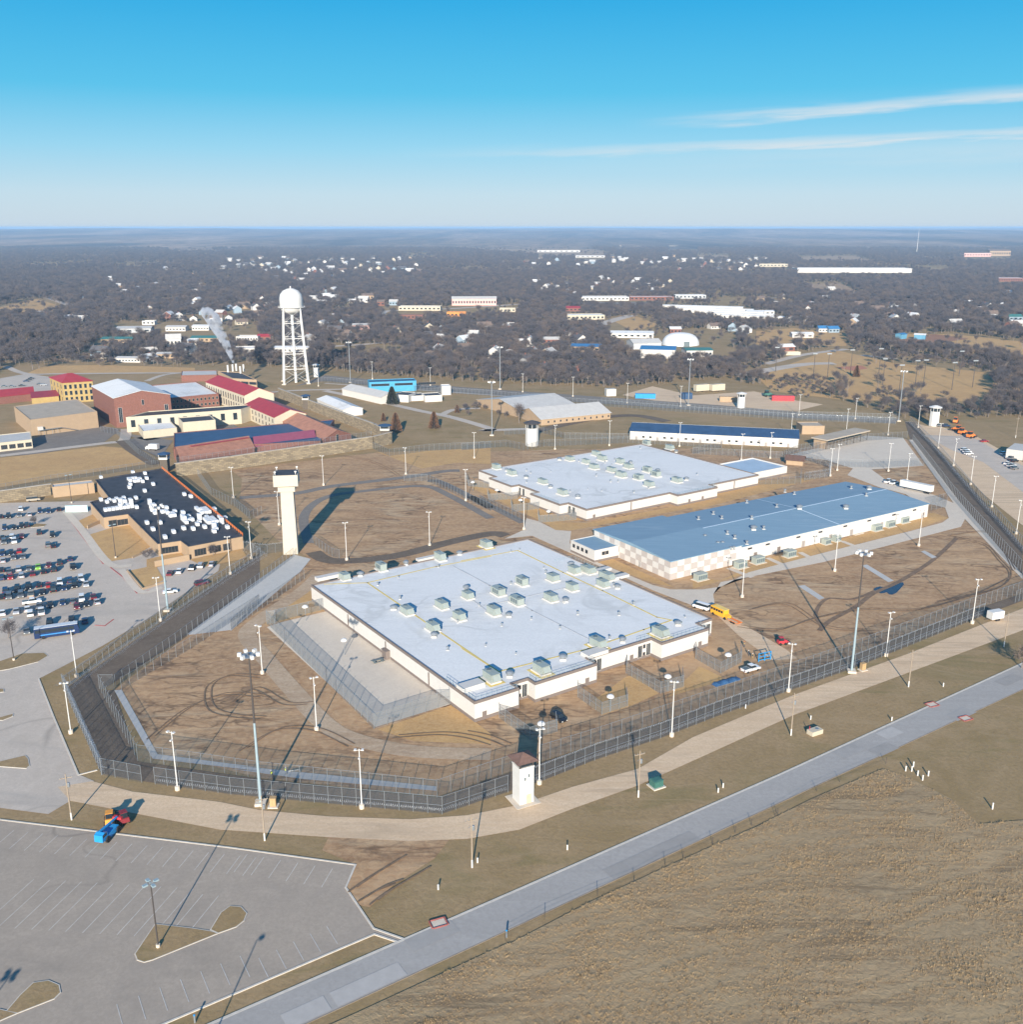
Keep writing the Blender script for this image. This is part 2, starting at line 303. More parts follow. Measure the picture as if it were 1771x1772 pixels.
# a copy that stays out of the scene until it is used once: protos are placed by their first inst()
LAYER = [0]
def sheet(name, pts, m, z):
    LAYER[0] += 1; z = z + LAYER[0] * .0008
    return struct(MB().poly([(p[0], p[1], z) for p in pts]).build(name, m))
def strip(name, pts, width, m, z, closed=False):
    """a road or path along a centre line"""
    LAYER[0] += 1; z = z + LAYER[0] * .0008; pts = [Vector((p[0], p[1])) for p in pts]; sm = []
    for i in range(len(pts) - 1):
        a = pts[max(i - 1, 0)]; b = pts[i]; c = pts[i + 1]; d = pts[min(i + 2, len(pts) - 1)]
        for k in range(6):
            t = k / 6; sm.append(.5 * ((2 * b) + (c - a) * t + (2 * a - 5 * b + 4 * c - d) * t * t + (3 * b - a - 3 * c + d) * t ** 3))
    sm.append(pts[-1]); mb = MB(); L = []
    for i, p in enumerate(sm):
        t = (sm[min(i + 1, len(sm) - 1)] - sm[max(i - 1, 0)]).normalized(); n = Vector((-t.y, t.x)); L.append((p + n * width / 2, p - n * width / 2))
    for (a, b), (c, d) in zip(L, L[1:]): mb.quad((*b, z), (*d, z), (*c, z), (*a, z))
    return struct(mb.build(name, m))
def kerb(name, pts, m=None, wd=.35, h=.14, closed=False):
    mb = MB(); pts = [Vector((p[0], p[1], 0)) for p in pts]
    for a, b in zip(pts, pts[1:] + (pts[:1] if closed else [])):
        d = b - a
        if d.length > .05: mb.box(((a + b) / 2) + Vector((0, 0, h / 2 + rnd.uniform(0, .004))), (d.length + wd * .6, wd, h), math.atan2(d.y, d.x))
    return struct(mb.build(name, m or M_kerb))
# ================================================================ the ground and what is laid on it
g = MB()
xs = [-40000, -6000, -1500, -400, 400, 1500, 6000, 40000]; ys = [-3000, 0, 400, 1200, 4000, 12000, 45000]
for i in range(len(xs) - 1):
    for j in range(len(ys) - 1): g.quad((xs[i], ys[j], 0), (xs[i + 1], ys[j], 0), (xs[i + 1], ys[j + 1], 0), (xs[i], ys[j + 1], 0))
struct(g.build('ground', M_turf))
Z = .06
sheet('staff_lot', PS('1 0 1065, 640 1050, 1100 1300, 1500 1480; 5 1490 150, 1220 330, 1000 480, 700 660, 430 800, 265 885, 365 1140, 535 1535, 640 1580; p 640 60, 500 130, 330 232, 0 190; A -90 1395, -90 870'), M_lotA, Z)
sheet('empty_lot', PS('p 0 270; q 0 415, 765 520, 705 660, 875 910, 1075 980, 1030 995, 880 945, 0 1318; A 150 1830, -150 1830, -150 1412'), M_lotB, Z)
rt = PS('A 250 1822, 400 1757, 900 1539, 1350 1341, 1771 1148, 2100 998'); rb = PS('A 2100 1042, 1771 1193, 1350 1389, 900 1600, 528 1772, 400 1832')
sheet('concrete_road', rt + rb, M_road, Z * 2)
kerb('road_kerb', rt, wd=.5); kerb('road_kerb', rb[::-1], M_asph, .3, .1)
u0 = (rt[3] - rt[1]).normalized()
mm = [mat('patched_road_slab_%d' % i, c, .9, .08, .5) for i, c in enumerate(((.31, .29, .27), (.42, .395, .37), (.335, .315, .295)))]
for i, (k, x, y, ln, side) in enumerate((('8', 1010, 1070, 7, 0), ('8', 1100, 1010, 6, 1), ('8', 900, 1115, 8, 1), ('r', 950, 600, 22, 0), ('q', 830, 1230, 12, 0), ('q', 1290, 1020, 9, 1), ('8', 1690, 700, 9, 1), ('q', 440, 1390, 7, 0), ('8', 1420, 880, 8, 0))):
    c = P(k, x, y); n = Vector((-u0.y, u0.x, 0)); mid_ = (rt[2] + rb[3]) / 2; c = mid_ + u0 * (c - mid_).dot(u0) + n * (1.95 if side else -1.95)
    sheet('road_slab', [c + u0 * a * ln / 2 + n * b * 1.7 for a, b in ((-1, -1), (1, -1), (1, 1), (-1, 1))], mm[i % 3], Z * 2 + .03)
# perimeter gravel road
gu = PS('A 2050 925, 1771 1053, 1574 1131, 1374 1203, 1200 1276, 1104 1331, 991 1362, 900 1393, 809 1411, 710 1418, 569 1413, 450 1402, 381 1388, 229 1370, 160 1352')
gl = PS('A 100 1362, 122 1386, 229 1407, 381 1436, 569 1449, 710 1456, 809 1452, 900 1436, 991 1400, 1104 1360, 1200 1317, 1374 1238, 1574 1164, 1771 1091, 2050 962')
sheet('gravel_road', gu + gl, M_gravel, Z)
sheet('churned_soil', PS('q 600 350, 1350 350, 1250 480, 1000 640, 850 780, 760 760, 700 650, 770 520, 560 430'), M_soil, Z * .5)
# the prison yards
sheet('yard_soil', PS('5 780 960, 1050 1390; A 330 1316, 450 1346, 640 1366, 757 1378, 850 1346, 941 1316, 1040 1285, 1181 1236, 1445 1145, 1687 1054, 1771 1026; 4 1771 1240, 1460 930, 1160 500, 1000 480, 500 560, 0 560; 3 1771 690, 640 700, 0 720; 2 1000 720, 0 840; 1 1650 900; 2 60 1060, 330 1330, 520 1430; 5 1771 230, 1200 650'), M_soil, Z * .5)
for s in ('3 560 1195, 850 1200, 1771 1030, 1771 1060, 760 1250, 640 1250', '4 150 1255, 420 1130, 700 1050, 900 1010, 1290 890, 1375 920, 1180 985, 700 1105, 300 1215, 0 1300, 0 1235', '6 230 520, 250 480, 560 260, 600 330, 700 400, 320 500',
          '6 1000 1230, 1500 1065, 1680 1190, 1771 1260, 1771 1330, 1250 1310', '7 860 1060, 1120 870, 1180 860, 1340 985, 1150 1070, 960 1130', '2 1000 720, 1771 690, 1771 800, 1540 790, 1300 830', '4 0 830, 350 720, 700 700, 0 880', '3 800 1360, 900 1390, 1350 1590, 1450 1640, 1300 1610, 880 1450', '7 1400 1010, 1620 800, 1771 870, 1771 900', '3 90 900, 850 1180, 560 1200, 60 960'):
    sheet('straw_lawn', PS(s), M_straw, Z * .8)
for s in ('1 615 1280, 880 1200, 1050 1350, 900 1440, 745 1465', '1 530 1190, 640 1140, 700 1200, 580 1240', '1 870 1530, 1060 1490, 1120 1590, 980 1650', '1 1000 1450, 1230 1400, 1290 1450, 1000 1520', '1 1290 1450, 1650 1380, 1690 1440, 1400 1500', '1 0 760, 700 680, 830 690, 1000 800, 500 880, 0 960'):
    sheet('lawn', PS(s), M_straw, Z * 2.2)
sheet('fence_gravel', PS('5 440 960, 690 1530; A 246 1352, 400 1374, 569 1390, 766 1408, 880 1370, 942 1350, 1030 1315, 1144 1277, 1250 1236, 1480 1155, 1703 1065, 1771 1040, 1771 1027, 1687 1055, 1445 1146, 1181 1237, 1040 1287, 941 1318, 850 1348, 756 1381, 450 1348, 239 1318; 5 780 960, 690 965, 1200 640, 1771 225, 1771 30'), M_greygravel, Z)
sheet('fence_gravel', PS('4 1140 405, 1190 405, 1580 850, 1771 1070, 1771 1240, 1420 850, 1170 505'), M_greygravel, Z)
sheet('pale_fence_path', PS('4 1160 500, 1180 500, 1430 830, 1771 1225, 1771 1250, 1460 925, 1400 840'), M_conc, Z * 1.6)
sheet('pale_fence_path', PS('5 780 965, 830 960, 1075 1400, 1771 1490; 6 0 1475, 700 1545, 1400 1620, 1400 1650, 500 1570, 0 1500; 5 1771 1515, 1040 1430'), M_slope, Z * 1.6)
sheet('channel_slope', PS('5 1280 580, 1771 215; 6 0 345, 430 40, 545 70, 480 150, 0 560; 5 1570 555, 1290 588'), M_slope, Z * 2)
mbj = MB()
a0, a1, b0, b1 = *PS('5 1300 570; 6 430 42'), *PS('5 1400 575; 6 530 85')
for i in range(1, 22):
    t = i / 22; p = a0.lerp(a1, t); q = b0.lerp(b1, t); d = (q - p); mbj.box((p + q) / 2 + Vector((0, 0, .045)), (d.length, .12, .02), math.atan2(d.y, d.x))
o = mbj.build('slope_joint', M_greygravel); o['kind'] = 'structure'
# paved yards and walks
sheet('service_apron', PS('4 500 585, 690 540, 930 478, 1130 490, 1240 640, 960 660, 1050 725, 1280 790, 1290 830, 1000 755, 830 690, 860 655, 720 610'), M_conc, Z * 1.5)
sheet('service_drive', PS('4 1040 725, 1290 795, 1400 840, 1465 920, 1440 968, 1200 1030, 700 1158, 300 1238, 150 1265, 110 1330, 120 1400; 3 1560 1760, 1310 1665, 480 1290, 290 1310, 420 1250, 440 1170, 520 1190, 640 1250, 745 1258, 735 1340, 890 1455, 1300 1625, 1420 1655, 1640 1655, 1771 1635; 4 300 1212, 700 1108, 1180 988, 1340 945, 1375 920, 1355 865, 1200 830'), M_conc, Z * 1.7)
sheet('service_drive', PS('8 100 330, 140 300, 260 400, 500 540, 560 590, 430 600, 250 470'), M_gravel, Z * 1.4)
for s, wd in (('2 60 1030, 440 1000, 700 950, 1190 890, 1450 850, 1560 845', 5), ('2 530 1340, 500 1150, 640 1030, 900 985, 1300 950, 1480 1010, 1771 1170', 4), ('2 560 1400, 700 1460, 1100 1430, 1500 1330, 1771 1275; 3 300 1290', 6), ('2 1340 915, 1450 930, 1771 1100; 3 60 1020, 420 1200', 4)):
    strip('asphalt_walk', PS(s), wd, M_asph if wd < 6 else M_greygravel, Z * 1.3 + wd * .002)
strip('dirt_track', PS('6 600 180, 480 290, 200 480, 110 590, 230 740, 420 960, 640 1190, 850 1300, 1250 1380, 1771 1400'), 5.2, M_track, Z * 1.2)
for s in ('4 190 1190, 320 1240', '4 400 1135, 510 1185', '4 575 1105, 650 1145', '4 800 1045, 890 1080'):
    strip('service_walk', PS(s), 2.2, M_conc, Z * 2)
sheet('court_pad', PS('6 350 500, 690 418, 1495 1060, 985 1215, 245 535'), M_conc, Z * 1.9)
# sidewalks and painted kerbs beside the staff lot
strip('sidewalk', PS('1 450 1120, 560 1250, 740 1475, 900 1490'), 3.0, M_conc, Z * 2); strip('sidewalk', PS('1 830 1520, 960 1670, 1110 1640'), 2.4, M_conc, Z * 2)
for s in ('1 440 1130, 560 1290, 705 1480', '1 755 1505, 840 1570, 935 1680', '1 980 1670, 1120 1640', '5 650 520, 715 525, 775 480'): kerb('painted_kerb', PS(s), M_redkerb, .4, .12)
kerb('lot_kerb', PS('5 265 885, 365 1140, 535 1540, 660 1508')); kerb('lot_kerb', PS('p 0 270; q 0 415, 765 520, 705 660, 875 910, 1075 980')); kerb('lot_kerb', PS('q 1030 995, 880 945, 0 1320; A 200 1808'))
for s in ('p 1060 985, 925 1185, 940 1225, 985 1240, 1040 1225, 1480 1047, 1430 1032, 1300 1012', 'p 1440 1020, 1510 905, 1570 862, 1640 867, 1680 910, 1660 960, 1610 1000, 1490 1043', 'p 50 1575, 140 1470, 230 1385, 330 1370, 400 1400, 410 1450, 370 1490, 120 1588', 'p -80 1560, 0 1567, 110 1592, 0 1640, -80 1670',
          '5 0 830, -40 780, 20 760, 150 715, 300 710, 325 730, 260 770, 60 820', '5 -60 1455, 0 1450, 170 1410, 190 1430, 200 1480, 180 1495, 0 1482', '5 -30 1165, 0 1150, 90 1125, 85 1142, 20 1168', '1 205 1218, 250 1206, 320 1210, 300 1226, 215 1232', '5 -30 960, 0 955, 25 957, 25 975, -30 980'):
    q = PS(s); sheet('lot_island', q, M_turf, .12); kerb('island_kerb', q, None, .3, .15, True)
# stall lines
lm = M_line
def stall(a, b, n=1): pass
def lines(p0, p1, n, dirv, ln, name='stall_line'):
    for i in range(n):
        c = p0.lerp(p1, i / max(n - 1, 1)); c.z = Z + .03
        struct(MB().box(c, (ln, .12, .006), math.atan2(dirv.y, dirv.x)).build(name, lm))
dv = (P('p', 570, 520) - P('p', 640, 450)).normalized()
lines(P('p', 30, 400), P('p', 1700, 590), 17, dv, 5.5); lines(P('q', 60, 510), P('q', 590, 600), 6, dv, 5.5)
dv = (P('p', 330, 1110) - P('p', 700, 740)).normalized()
lines(P('p', 60, 830), P('p', 1180, 900), 11, dv, 13); lines(P('p', 1290, 890), P('p', 1400, 900), 2, dv, 9)
dv = (P('p', 1560, 1450) - P('p', 1495, 1300)).normalized()
lines(P('p', 820, 1610), P('p', 1670, 1270), 7, dv, 5.5); lines(P('q', 200, 1150), P('q', 620, 950), 5, dv, 5)
# right-hand gravel yard, back road, far fields
sheet('gravel_yard', PS('4 1090 388, 1250 425, 1330 430, 1520 480, 1771 620; A 1990 830; 4 1771 960, 1570 800, 1290 520, 1140 400'), M_gravel, Z * .6)
sheet('asphalt_yard', PS('4 1240 475, 1500 483, 1771 640; A 1990 850; 4 1771 780, 1560 620, 1400 560'), M_lotA, Z)
sheet('back_road', PS('2 440 270, 640 195, 1240 250, 1771 290; 3 700 325, 1771 400; 4 560 352, 1100 388, 1090 412, 560 385; 3 1771 445, 900 385, 0 318; 2 1240 292, 640 232'), M_asph, Z)
sheet('work_yard', PS('3 1090 330, 1300 270; 4 0 262, 330 240, 560 290, 700 310, 560 345, 0 325; 3 1500 400'), M_gravel, Z * .7)
for s, wd in (('2 640 300, 1100 395, 1300 440, 1500 480, 1771 560; 3 150 570, 480 560', 6), ('2 1430 470, 1520 430, 1700 420', 5), ('2 80 330, 420 300, 800 290', 5), ('3 480 580, 900 490, 1180 470, 1400 510', 8), ('2 640 250, 1771 330; 3 700 370', 3), ('1 0 745, 700 660, 840 640, 860 560', 6), ('1 830 640, 1000 770, 1080 800', 7), ('f 40 1040, 180 1090, 420 1090, 1000 1085, 1230 1085', 6), ('f 1000 1140, 1110 1100, 1230 1085', 5)):
    strip('inner_road', PS(s), wd, M_greygravel if wd > 6 else M_lotA, Z * 1.2 + wd * .001)
sheet('old_yard', PS('1 200 740, 700 660, 830 560, 670 540, 300 600, 0 720, 0 745'), M_asph, Z)
sheet('prison_court', PS('1 660 560, 1180 640, 1090 760, 840 640; 2 60 480, 0 520; 1 1650 560, 1000 640'), M_asph, Z * .9)
sheet('visitor_lot', PS('f -100 1140, 180 1090, 330 1110, 400 1180, 330 1210, -100 1240'), M_lotA, Z)
M_tanfield = ground_mat('pale_far_field', [(.40, .27, .165), (.34, .23, .135), (.44, .31, .20), (.30, .20, .12)], [.004, .02, .1], 0)
for s in ('i 800 870, 1000 800, 1300 800, 1771 850, 2100 880, 2100 990, 1771 1000, 1300 900', 'i 0 1080, 500 900, 900 990, 1771 1080, 2000 1200, 1771 1250, 600 1240, 100 1180', 'i 0 780, 250 760, 600 800, 600 880, 300 880, 0 870', 'f 0 640, 250 580, 450 640, 300 680, 0 690', 'h 700 720, 880 700, 1040 760, 850 800', 'f 180 1090, 300 1035, 700 1030, 1330 1050, 1330 1085, 400 1090'):
    sheet('dry_meadow', PS(s), M_straw, .03)
for s in ('i 270 285, 650 280, 850 330, 300 325', 'h 0 190, 380 195, 700 270, 600 300, 300 290, 0 260', 'g 100 155, 700 160, 1771 180, 1771 260, 1400 235, 900 185', 'f 180 190, 380 190, 380 225, 230 230', 'f 1160 215, 1440 235, 1440 255, 1160 250', 'i 300 470, 560 460, 720 540, 400 520', 'i 1040 365, 1300 375, 1200 390', 'h 1300 280, 1500 285, 1500 305, 1300 295', 'f 130 350, 640 330, 640 340, 200 362'):
    sheet('stubble_field', PS(s), M_tanfield, .06)
for s, wd in (('i -100 1075, 100 1035, 330 1000, 520 995', 14), ('i 60 1000, 300 940, 600 900', 9), ('f -80 590, 160 530, 350 580, 545 650', 12), ('h 580 775, 700 730, 850 690', 16), ('g 850 690, 880 640, 990 630, 1300 620, 1771 590', 14), ('i 700 940, 930 965', 8)):
    strip('town_road', PS(s), wd, M_lotA, .05)
sheet('shopping_lot', PS('h 620 600, 1000 600, 950 640, 640 640'), M_asph, .05)
sheet('red_soil', PS('i 530 1020, 700 1010, 740 1030, 640 1045', ), mat('red_infield_soil', (.42, .17, .10), .95, .15, .05), .05)
sheet('red_soil', PS('i 880 850, 1180 800, 1420 830, 1150 870'), mat('red_brown_soil', (.30, .15, .085), .95, .15, .03), .05)
# the tall grass field: its floor, and tufts standing on it
FIELD = PS('A 380 1860, 610 1757; q 1690 1005; r 130 1175, 600 930, 1100 700, 1771 400; s 0 510, 400 310, 860 115, 1000 160, 1300 310, 1480 475, 1771 450; A 1960 1400, 1960 1860')
sheet('field_floor', FIELD, M_field, Z)
# drainage slabs and the puddle
for s in ('8 565 200, 600 195, 708 265, 680 275', '8 905 90, 935 85, 1080 172, 1050 180', '8 1225 15, 1245 10, 1310 45, 1285 52'): sheet('drain_slab', PS(s), M_slope, .05)
sheet('puddle', PS('8 970 215, 985 207, 1005 202, 1030 207, 1045 213, 1062 207, 1078 190, 1100 183, 1130 180, 1134 192, 1122 206, 1108 222, 1092 238, 1070 247, 1055 245, 1042 234, 1028 238, 1010 240, 990 232, 975 226'), M_puddle, .025)
strip('wet_gully', PS('8 680 440, 740 385, 870 315, 970 240, 1120 170, 1290 60, 1420 -60'), 1.6, mat('wet_soil', (.20, .13, .08), .8, .3, .4), .04); strip('wet_gully', PS('8 700 430, 660 350, 720 270, 860 270, 980 225'), 1.2, mat('wet_soil', (.20, .13, .08), .8, .3, .4), .04)
# tyre tracks pressed into the yards
M_rut = mat('dark_rut', (.20, .135, .085), .95, .3, .6)
for s in ('5 1771 880, 1560 870, 1420 930, 1395 1030, 1440 1110, 1600 1150, 1771 1160', '5 1771 1010, 1500 1000, 1250 1100, 1000 1300', '6 0 1050, 150 960, 350 1060, 520 1060', '6 60 1380, 300 1240, 560 1240, 800 1350', '8 240 420, 450 440, 640 380, 900 330, 1200 330, 1500 250, 1690 160', '8 1400 -60, 1560 -20, 1640 60, 1700 140, 1620 220, 1300 290', '8 1380 -70, 1600 -80, 1720 120', '2 700 740, 900 770, 1050 830, 1130 880', '6 1100 1290, 1400 1270, 1600 1290, 1771 1340', '7 0 1260, 150 1290, 300 1350', 'q 720 690, 850 600, 1030 490', 'q 780 750, 900 680, 1010 640', 'q 850 770, 960 690, 1180 560', '8 300 330, 500 300, 700 420, 900 440'):
    q = PS(s)
    for off in (0, 1.9):
        qq_ = [Vector((p.x + off * .7, p.y + off * .7, 0)) for p in q]; strip('tyre_track', qq_, .38, M_rut, Z * 1.6)
for k, x0, y0, x1, y1 in (('g', 420, 560, 900, 520), ('g', 400, 870, 1000, 830), ('h', 60, 640, 640, 600), ('h', 560, 530, 1200, 480), ('f', 1000, 700, 1700, 640), ('f', 950, 930, 1600, 900), ('i', 0, 560, 500, 540), ('i', 640, 700, 1100, 660), ('g', 100, 380, 1100, 340), ('g', 80, 420, 800, 400)):
    strip('town_road', [P(k, x0, y0), P(k, (x0 + x1) / 2, (y0 + y1) / 2 + 6), P(k, x1, y1)], 10, M_lotA, .05)
# leaf litter under the woods
sheet('wood_floor', [Vector(p) for p in ((-900, 820, 0), (-330, 830, 0), (-180, 860, 0), (0, 800, 0), (180, 830, 0), (480, 720, 0), (900, 900, 0), (3600, 5200, 0), (-3600, 5200, 0))], ground_mat('leaf_litter', [(.155, .118, .085), (.12, .092, .07), (.21, .155, .10), (.10, .08, .065)], [.004, .02, .15], .3), -.14)
# far hills on the horizon
hb = MB(); NX, NY = 150, 26; hv = []
from mathutils import noise as mn
for j in range(NY):
    d = 5200 * (26000 / 5200) ** (j / (NY - 1))
    for i in range(NX):
        a = R_(-40 + 80 * i / (NX - 1)); x, y = d * math.sin(a), d * math.cos(a)
        t = min(1, (d - 5200) / 7000)
        h = t * (80 + 34 * mn.noise(Vector((x / 3500, y / 2600, 3))) + 16 * mn.noise(Vector((x / 900, y / 700, 9)))) + 5 * mn.noise(Vector((x / 160, y / 140, 1))) - (2 if j else 8)
        hv.append((x, y, min(h, 106 + (h - 106) * .15 if h > 106 else h)))
for j in range(NY - 1):
    for i in range(NX - 1): k = j * NX + i; hb.f.append((k, k + 1, k + NX + 1, k + NX)); hb.m.append(0)
hb.v = hv
struct(hb.build('hills', ground_mat('wooded_hills', [(.11, .092, .08), (.085, .072, .065), (.75, .50, .32), (.07, .06, .055)], [.0006, .0010, .012], 0, {1: (0, 1.0, .22), 2: (0, 1, .3)}), smooth=True))
# ================================================================ buildings
def rootof(o):
    while o.parent: o = o.parent
    return o
def bw(mb, name, mats, parent, smooth=False):
    """build a part given in world coordinates under a thing that already stands at its place"""
    r = rootof(parent); L = r.location; a = -r.rotation_euler.z; ca, sa = math.cos(a), math.sin(a)
    mb.v = [((x - L.x) * ca - (y - L.y) * sa, (x - L.x) * sa + (y - L.y) * ca, z - L.z) for x, y, z in mb.v]
    return mb.build(name, mats, parent, smooth)
def cen(pts): return Vector((sum(p[0] for p in pts) / len(pts), sum(p[1] for p in pts) / len(pts), 0))
def quad3(n, l, r): return [n, r, Vector((l.x + r.x - n.x, l.y + r.y - n.y, 0)), l]
def window(t, a, b, s, z, w_, h_, bars=0, name='window', frame=None, glass=None):
    """on the wall a->b (counter-clockwise outline), s metres along, its middle at height z"""
    a = Vector((a[0], a[1], 0)); b = Vector((b[0], b[1], 0)); d = (b - a).normalized(); n = Vector((d.y, -d.x, 0)); c = a + d * s; rz = math.atan2(d.y, d.x)
    f = bw(MB().box(c + n * .03 + Vector((0, 0, z)), (w_ + .16, .10, h_ + .16), rz), name, frame or M_band, t)
    mb = MB(); k = bars + 1
    for i in range(k): mb.box(c + d * ((i + .5) / k - .5) * w_ + n * .075 + Vector((0, 0, z)), (w_ / k - (.07 if bars else 0), .05, h_), rz)
    bw(mb, 'pane', glass or M_glass, f)
    return f
M_door = mat('grey_door_paint', (.30, .27, .25), .6, .1, 1)
def door(t, a, b, s, w_=1.2, h_=2.2, m=None): 
    a = Vector((a[0], a[1], 0)); b = Vector((b[0], b[1], 0)); d = (b - a).normalized(); n = Vector((d.y, -d.x, 0)); c = a + d * s; rz = math.atan2(d.y, d.x)
    o = bw(MB().box(c + n * .04 + Vector((0, 0, h_ / 2)), (w_, .12, h_), rz), 'door', m or M_door, t)
    bw(MB().box(c + n * .13 + d * w_ * .35 + Vector((0, 0, 1.05)), (.12, .08, .12), rz), 'handle', M_galv, o); return o
def flat_building(name, label, cat, pts, h, wall, roof, cap=None, base=None, par=.5, group=None, caph=.5):
    pts = ccw([Vector((p[0], p[1], 0)) for p in pts]); t = thing(name, label, cat, cen(pts), 0, group); t['h'] = h
    bw(MB().walls(pts, 0 if not base else .9, h - (caph if cap else 0)), 'wall', wall, t)
    if base: bw(MB().walls(offset(pts, -.05), 0, .9).poly(offset(pts, -.05), .9), 'plinth', base, t)
    ins = offset(pts, .35)
    bw(MB().poly(ins, h - par), 'roof', roof, t)
    mb = MB(); outp = offset(pts, -.06); z0 = h - (caph if cap else .12)
    mb.walls(outp, z0, h); mb.walls(ins[::-1], h - par - .02, h)
    for i in range(len(pts)): j = (i + 1) % len(pts); mb.quad((*outp[i], h), (*outp[j], h), (*ins[j], h), (*ins[i], h)); mb.quad((*outp[j], z0), (*outp[i], z0), (pts[i].x, pts[i].y, z0), (pts[j].x, pts[j].y, z0))
    bw(mb, 'parapet', cap or wall, t)
    return t, pts
def gable_building(name, label, cat, q, he, hr, wall, roof, along=0, over=.5, group=None, hip=0.0):
    """q: four corners counter-clockwise; the ridge runs parallel to side q0-q1 when along == 0, else to q1-q2"""
    q = ccw([Vector((p[0], p[1], 0)) for p in q])
    if along: q = q[1:] + q[:1]
    t = thing(name, label, cat, cen(q), 0, group); d = (q[1] - q[0]).normalized(); e = (q[3] - q[0]).normalized()
    r0 = (q[0] + q[3]) / 2 + d * hip; r1 = (q[1] + q[2]) / 2 - d * hip
    mb = MB().walls(q, 0, he)
    if not hip: mb.tri((*q[3].xy, he), (*q[0].xy, he), (*r0.xy, hr)); mb.tri((*q[1].xy, he), (*q[2].xy, he), (*r1.xy, hr))
    bw(mb, 'wall', wall, t)
    k = over * (hr - he) / max(.1, (q[3] - q[0]).length / 2); th = .18
    A, B, Cc, D = q[0] - d * over - e * over, q[1] + d * over - e * over, q[2] + d * over + e * over, q[3] - d * over + e * over
    ra, rb_ = (r0, r1) if hip else (r0 - d * over, r1 + d * over); mb = MB(); zo = he - k
    def v(p, z): return (p.x, p.y, z)
    for dz, fl in ((th, 0), (.02, 1)):
        f1 = [v(A, zo + dz), v(B, zo + dz), v(rb_, hr + dz), v(ra, hr + dz)]; f2 = [v(Cc, zo + dz), v(D, zo + dz), v(ra, hr + dz), v(rb_, hr + dz)]
        mb.quad(*(f1[::-1] if fl else f1)); mb.quad(*(f2[::-1] if fl else f2))
        if hip: mb.tri(v(B, zo + dz), v(Cc, zo + dz), v(rb_, hr + dz)); mb.tri(v(D, zo + dz), v(A, zo + dz), v(ra, hr + dz))
    for a, b in ((A, B), (Cc, D)): mb.quad(v(a, zo + .02), v(b, zo + .02), v(b, zo + th), v(a, zo + th))
    if not hip:
        for a, r in ((A, ra), (B, rb_), (Cc, rb_), (D, ra)): mb.quad(v(a, zo + .02), v(r, hr + .02), v(r, hr + th), v(a, zo + th))
    else:
        for a, b in ((B, Cc), (D, A)): mb.quad(v(a, zo + .02), v(b, zo + .02), v(b, zo + th), v(a, zo + th))
    bw(mb, 'roof', roof, t)
    return t, q
ud = Vector((math.cos(U), math.sin(U), 0)); vd = Vector((-math.sin(U), math.cos(U), 0))
# ---- the near cell block
HB = 5.56
n0 = P('A', 822, 1214, HB); n0.z = 0
def lo(a, b): return n0 + ud * a + vd * b
LU, LV = 85.0, 97.0
S = lambda X, Y: ((P('7', X, Y) - n0).dot(ud))
foot = [lo(0, 0), lo(13, 0), lo(13, 3.2), lo(18, 3.2), lo(18, 0), lo(38, 0), lo(38, 4.2), lo(61, 4.2), lo(61, 0), lo(79, 0), lo(79, 4.6), lo(LU, 4.6), lo(LU, LV), lo(0, LV)]
cb, fp = flat_building('cell_block', 'white cell block with white flat roof and yellow walkway lines beside the ball court', 'building', foot, HB, M_white, M_roofw, M_band, M_band, .35, None, .75)
def front_windows(t, org, a, b, n=2):
    p, q = org(a, b), org(a + 5, b); 
    for s in (.9, 4.0): window(t, p, q, s, 2.4, 1.5, 3.4, 2, frame=M_white)
    window(t, p, q, 2.45, 3.6, .8, 1.0, 0); window(t, p, q, 2.45, 1.4, .7, .8, 0)
front_windows(cb, lo, 13, 3.2); front_windows(cb, lo, 55.9, 4.2); front_windows(cb, lo, 79.6, 4.6); front_windows(cb, lo, 38.2, 4.2)
for a, b in ((2, 0), (34, 0), (53, 4.2), (75, 0)): door(cb, lo(a, b), lo(a + 3, b), .8, m=M_band)
for s in (22, 46, 70): bw(MB().box(lo(-.07, s) + Vector((0, 0, 2.3)), (.14, .5, 4.4), U), 'pilaster', M_band, cb)
door(cb, lo(0, 46), lo(0, 40), 2)
def roofpt(k, x, y, h): p = P(k, x, y, h); return p
def on_roof_strip(t, name, pts, wd, m, z):
    mb = MB()
    for a, b in zip(pts, pts[1:]):
        d = b - a; mb.box(((a.x + b.x) / 2, (a.y + b.y) / 2, z), (d.length + wd, wd, .03), math.atan2(d.y, d.x))
    return bw(mb, name, m, t)
zr = HB - .35
zz = zr + .03
for i, s in enumerate(('6 930 230, 1771 800', '7 0 670, 250 835', '7 250 835, 860 680, 1240 550, 1430 485', '6 640 240, 930 230, 1400 120, 1771 50', '7 0 80, 380 10', '7 380 10, 690 160, 960 285, 1330 465, 1430 485', '6 1580 680, 1771 800')):
    on_roof_strip(cb, 'walkway_strip', PS(s, zr), .55, M_yellow, zz + i * .003)
for i, s in enumerate(('7 0 145, 190 250, 480 420, 860 610', '6 1510 115, 1771 250', '6 1640 340, 1771 440', '7 100 400, 700 265')):
    on_roof_strip(cb, 'roof_seam', PS(s, zr), .4, mat('grey_roof_seam', (.46, .47, .48), .7, .1, 1), zz + .03 + i * .003)
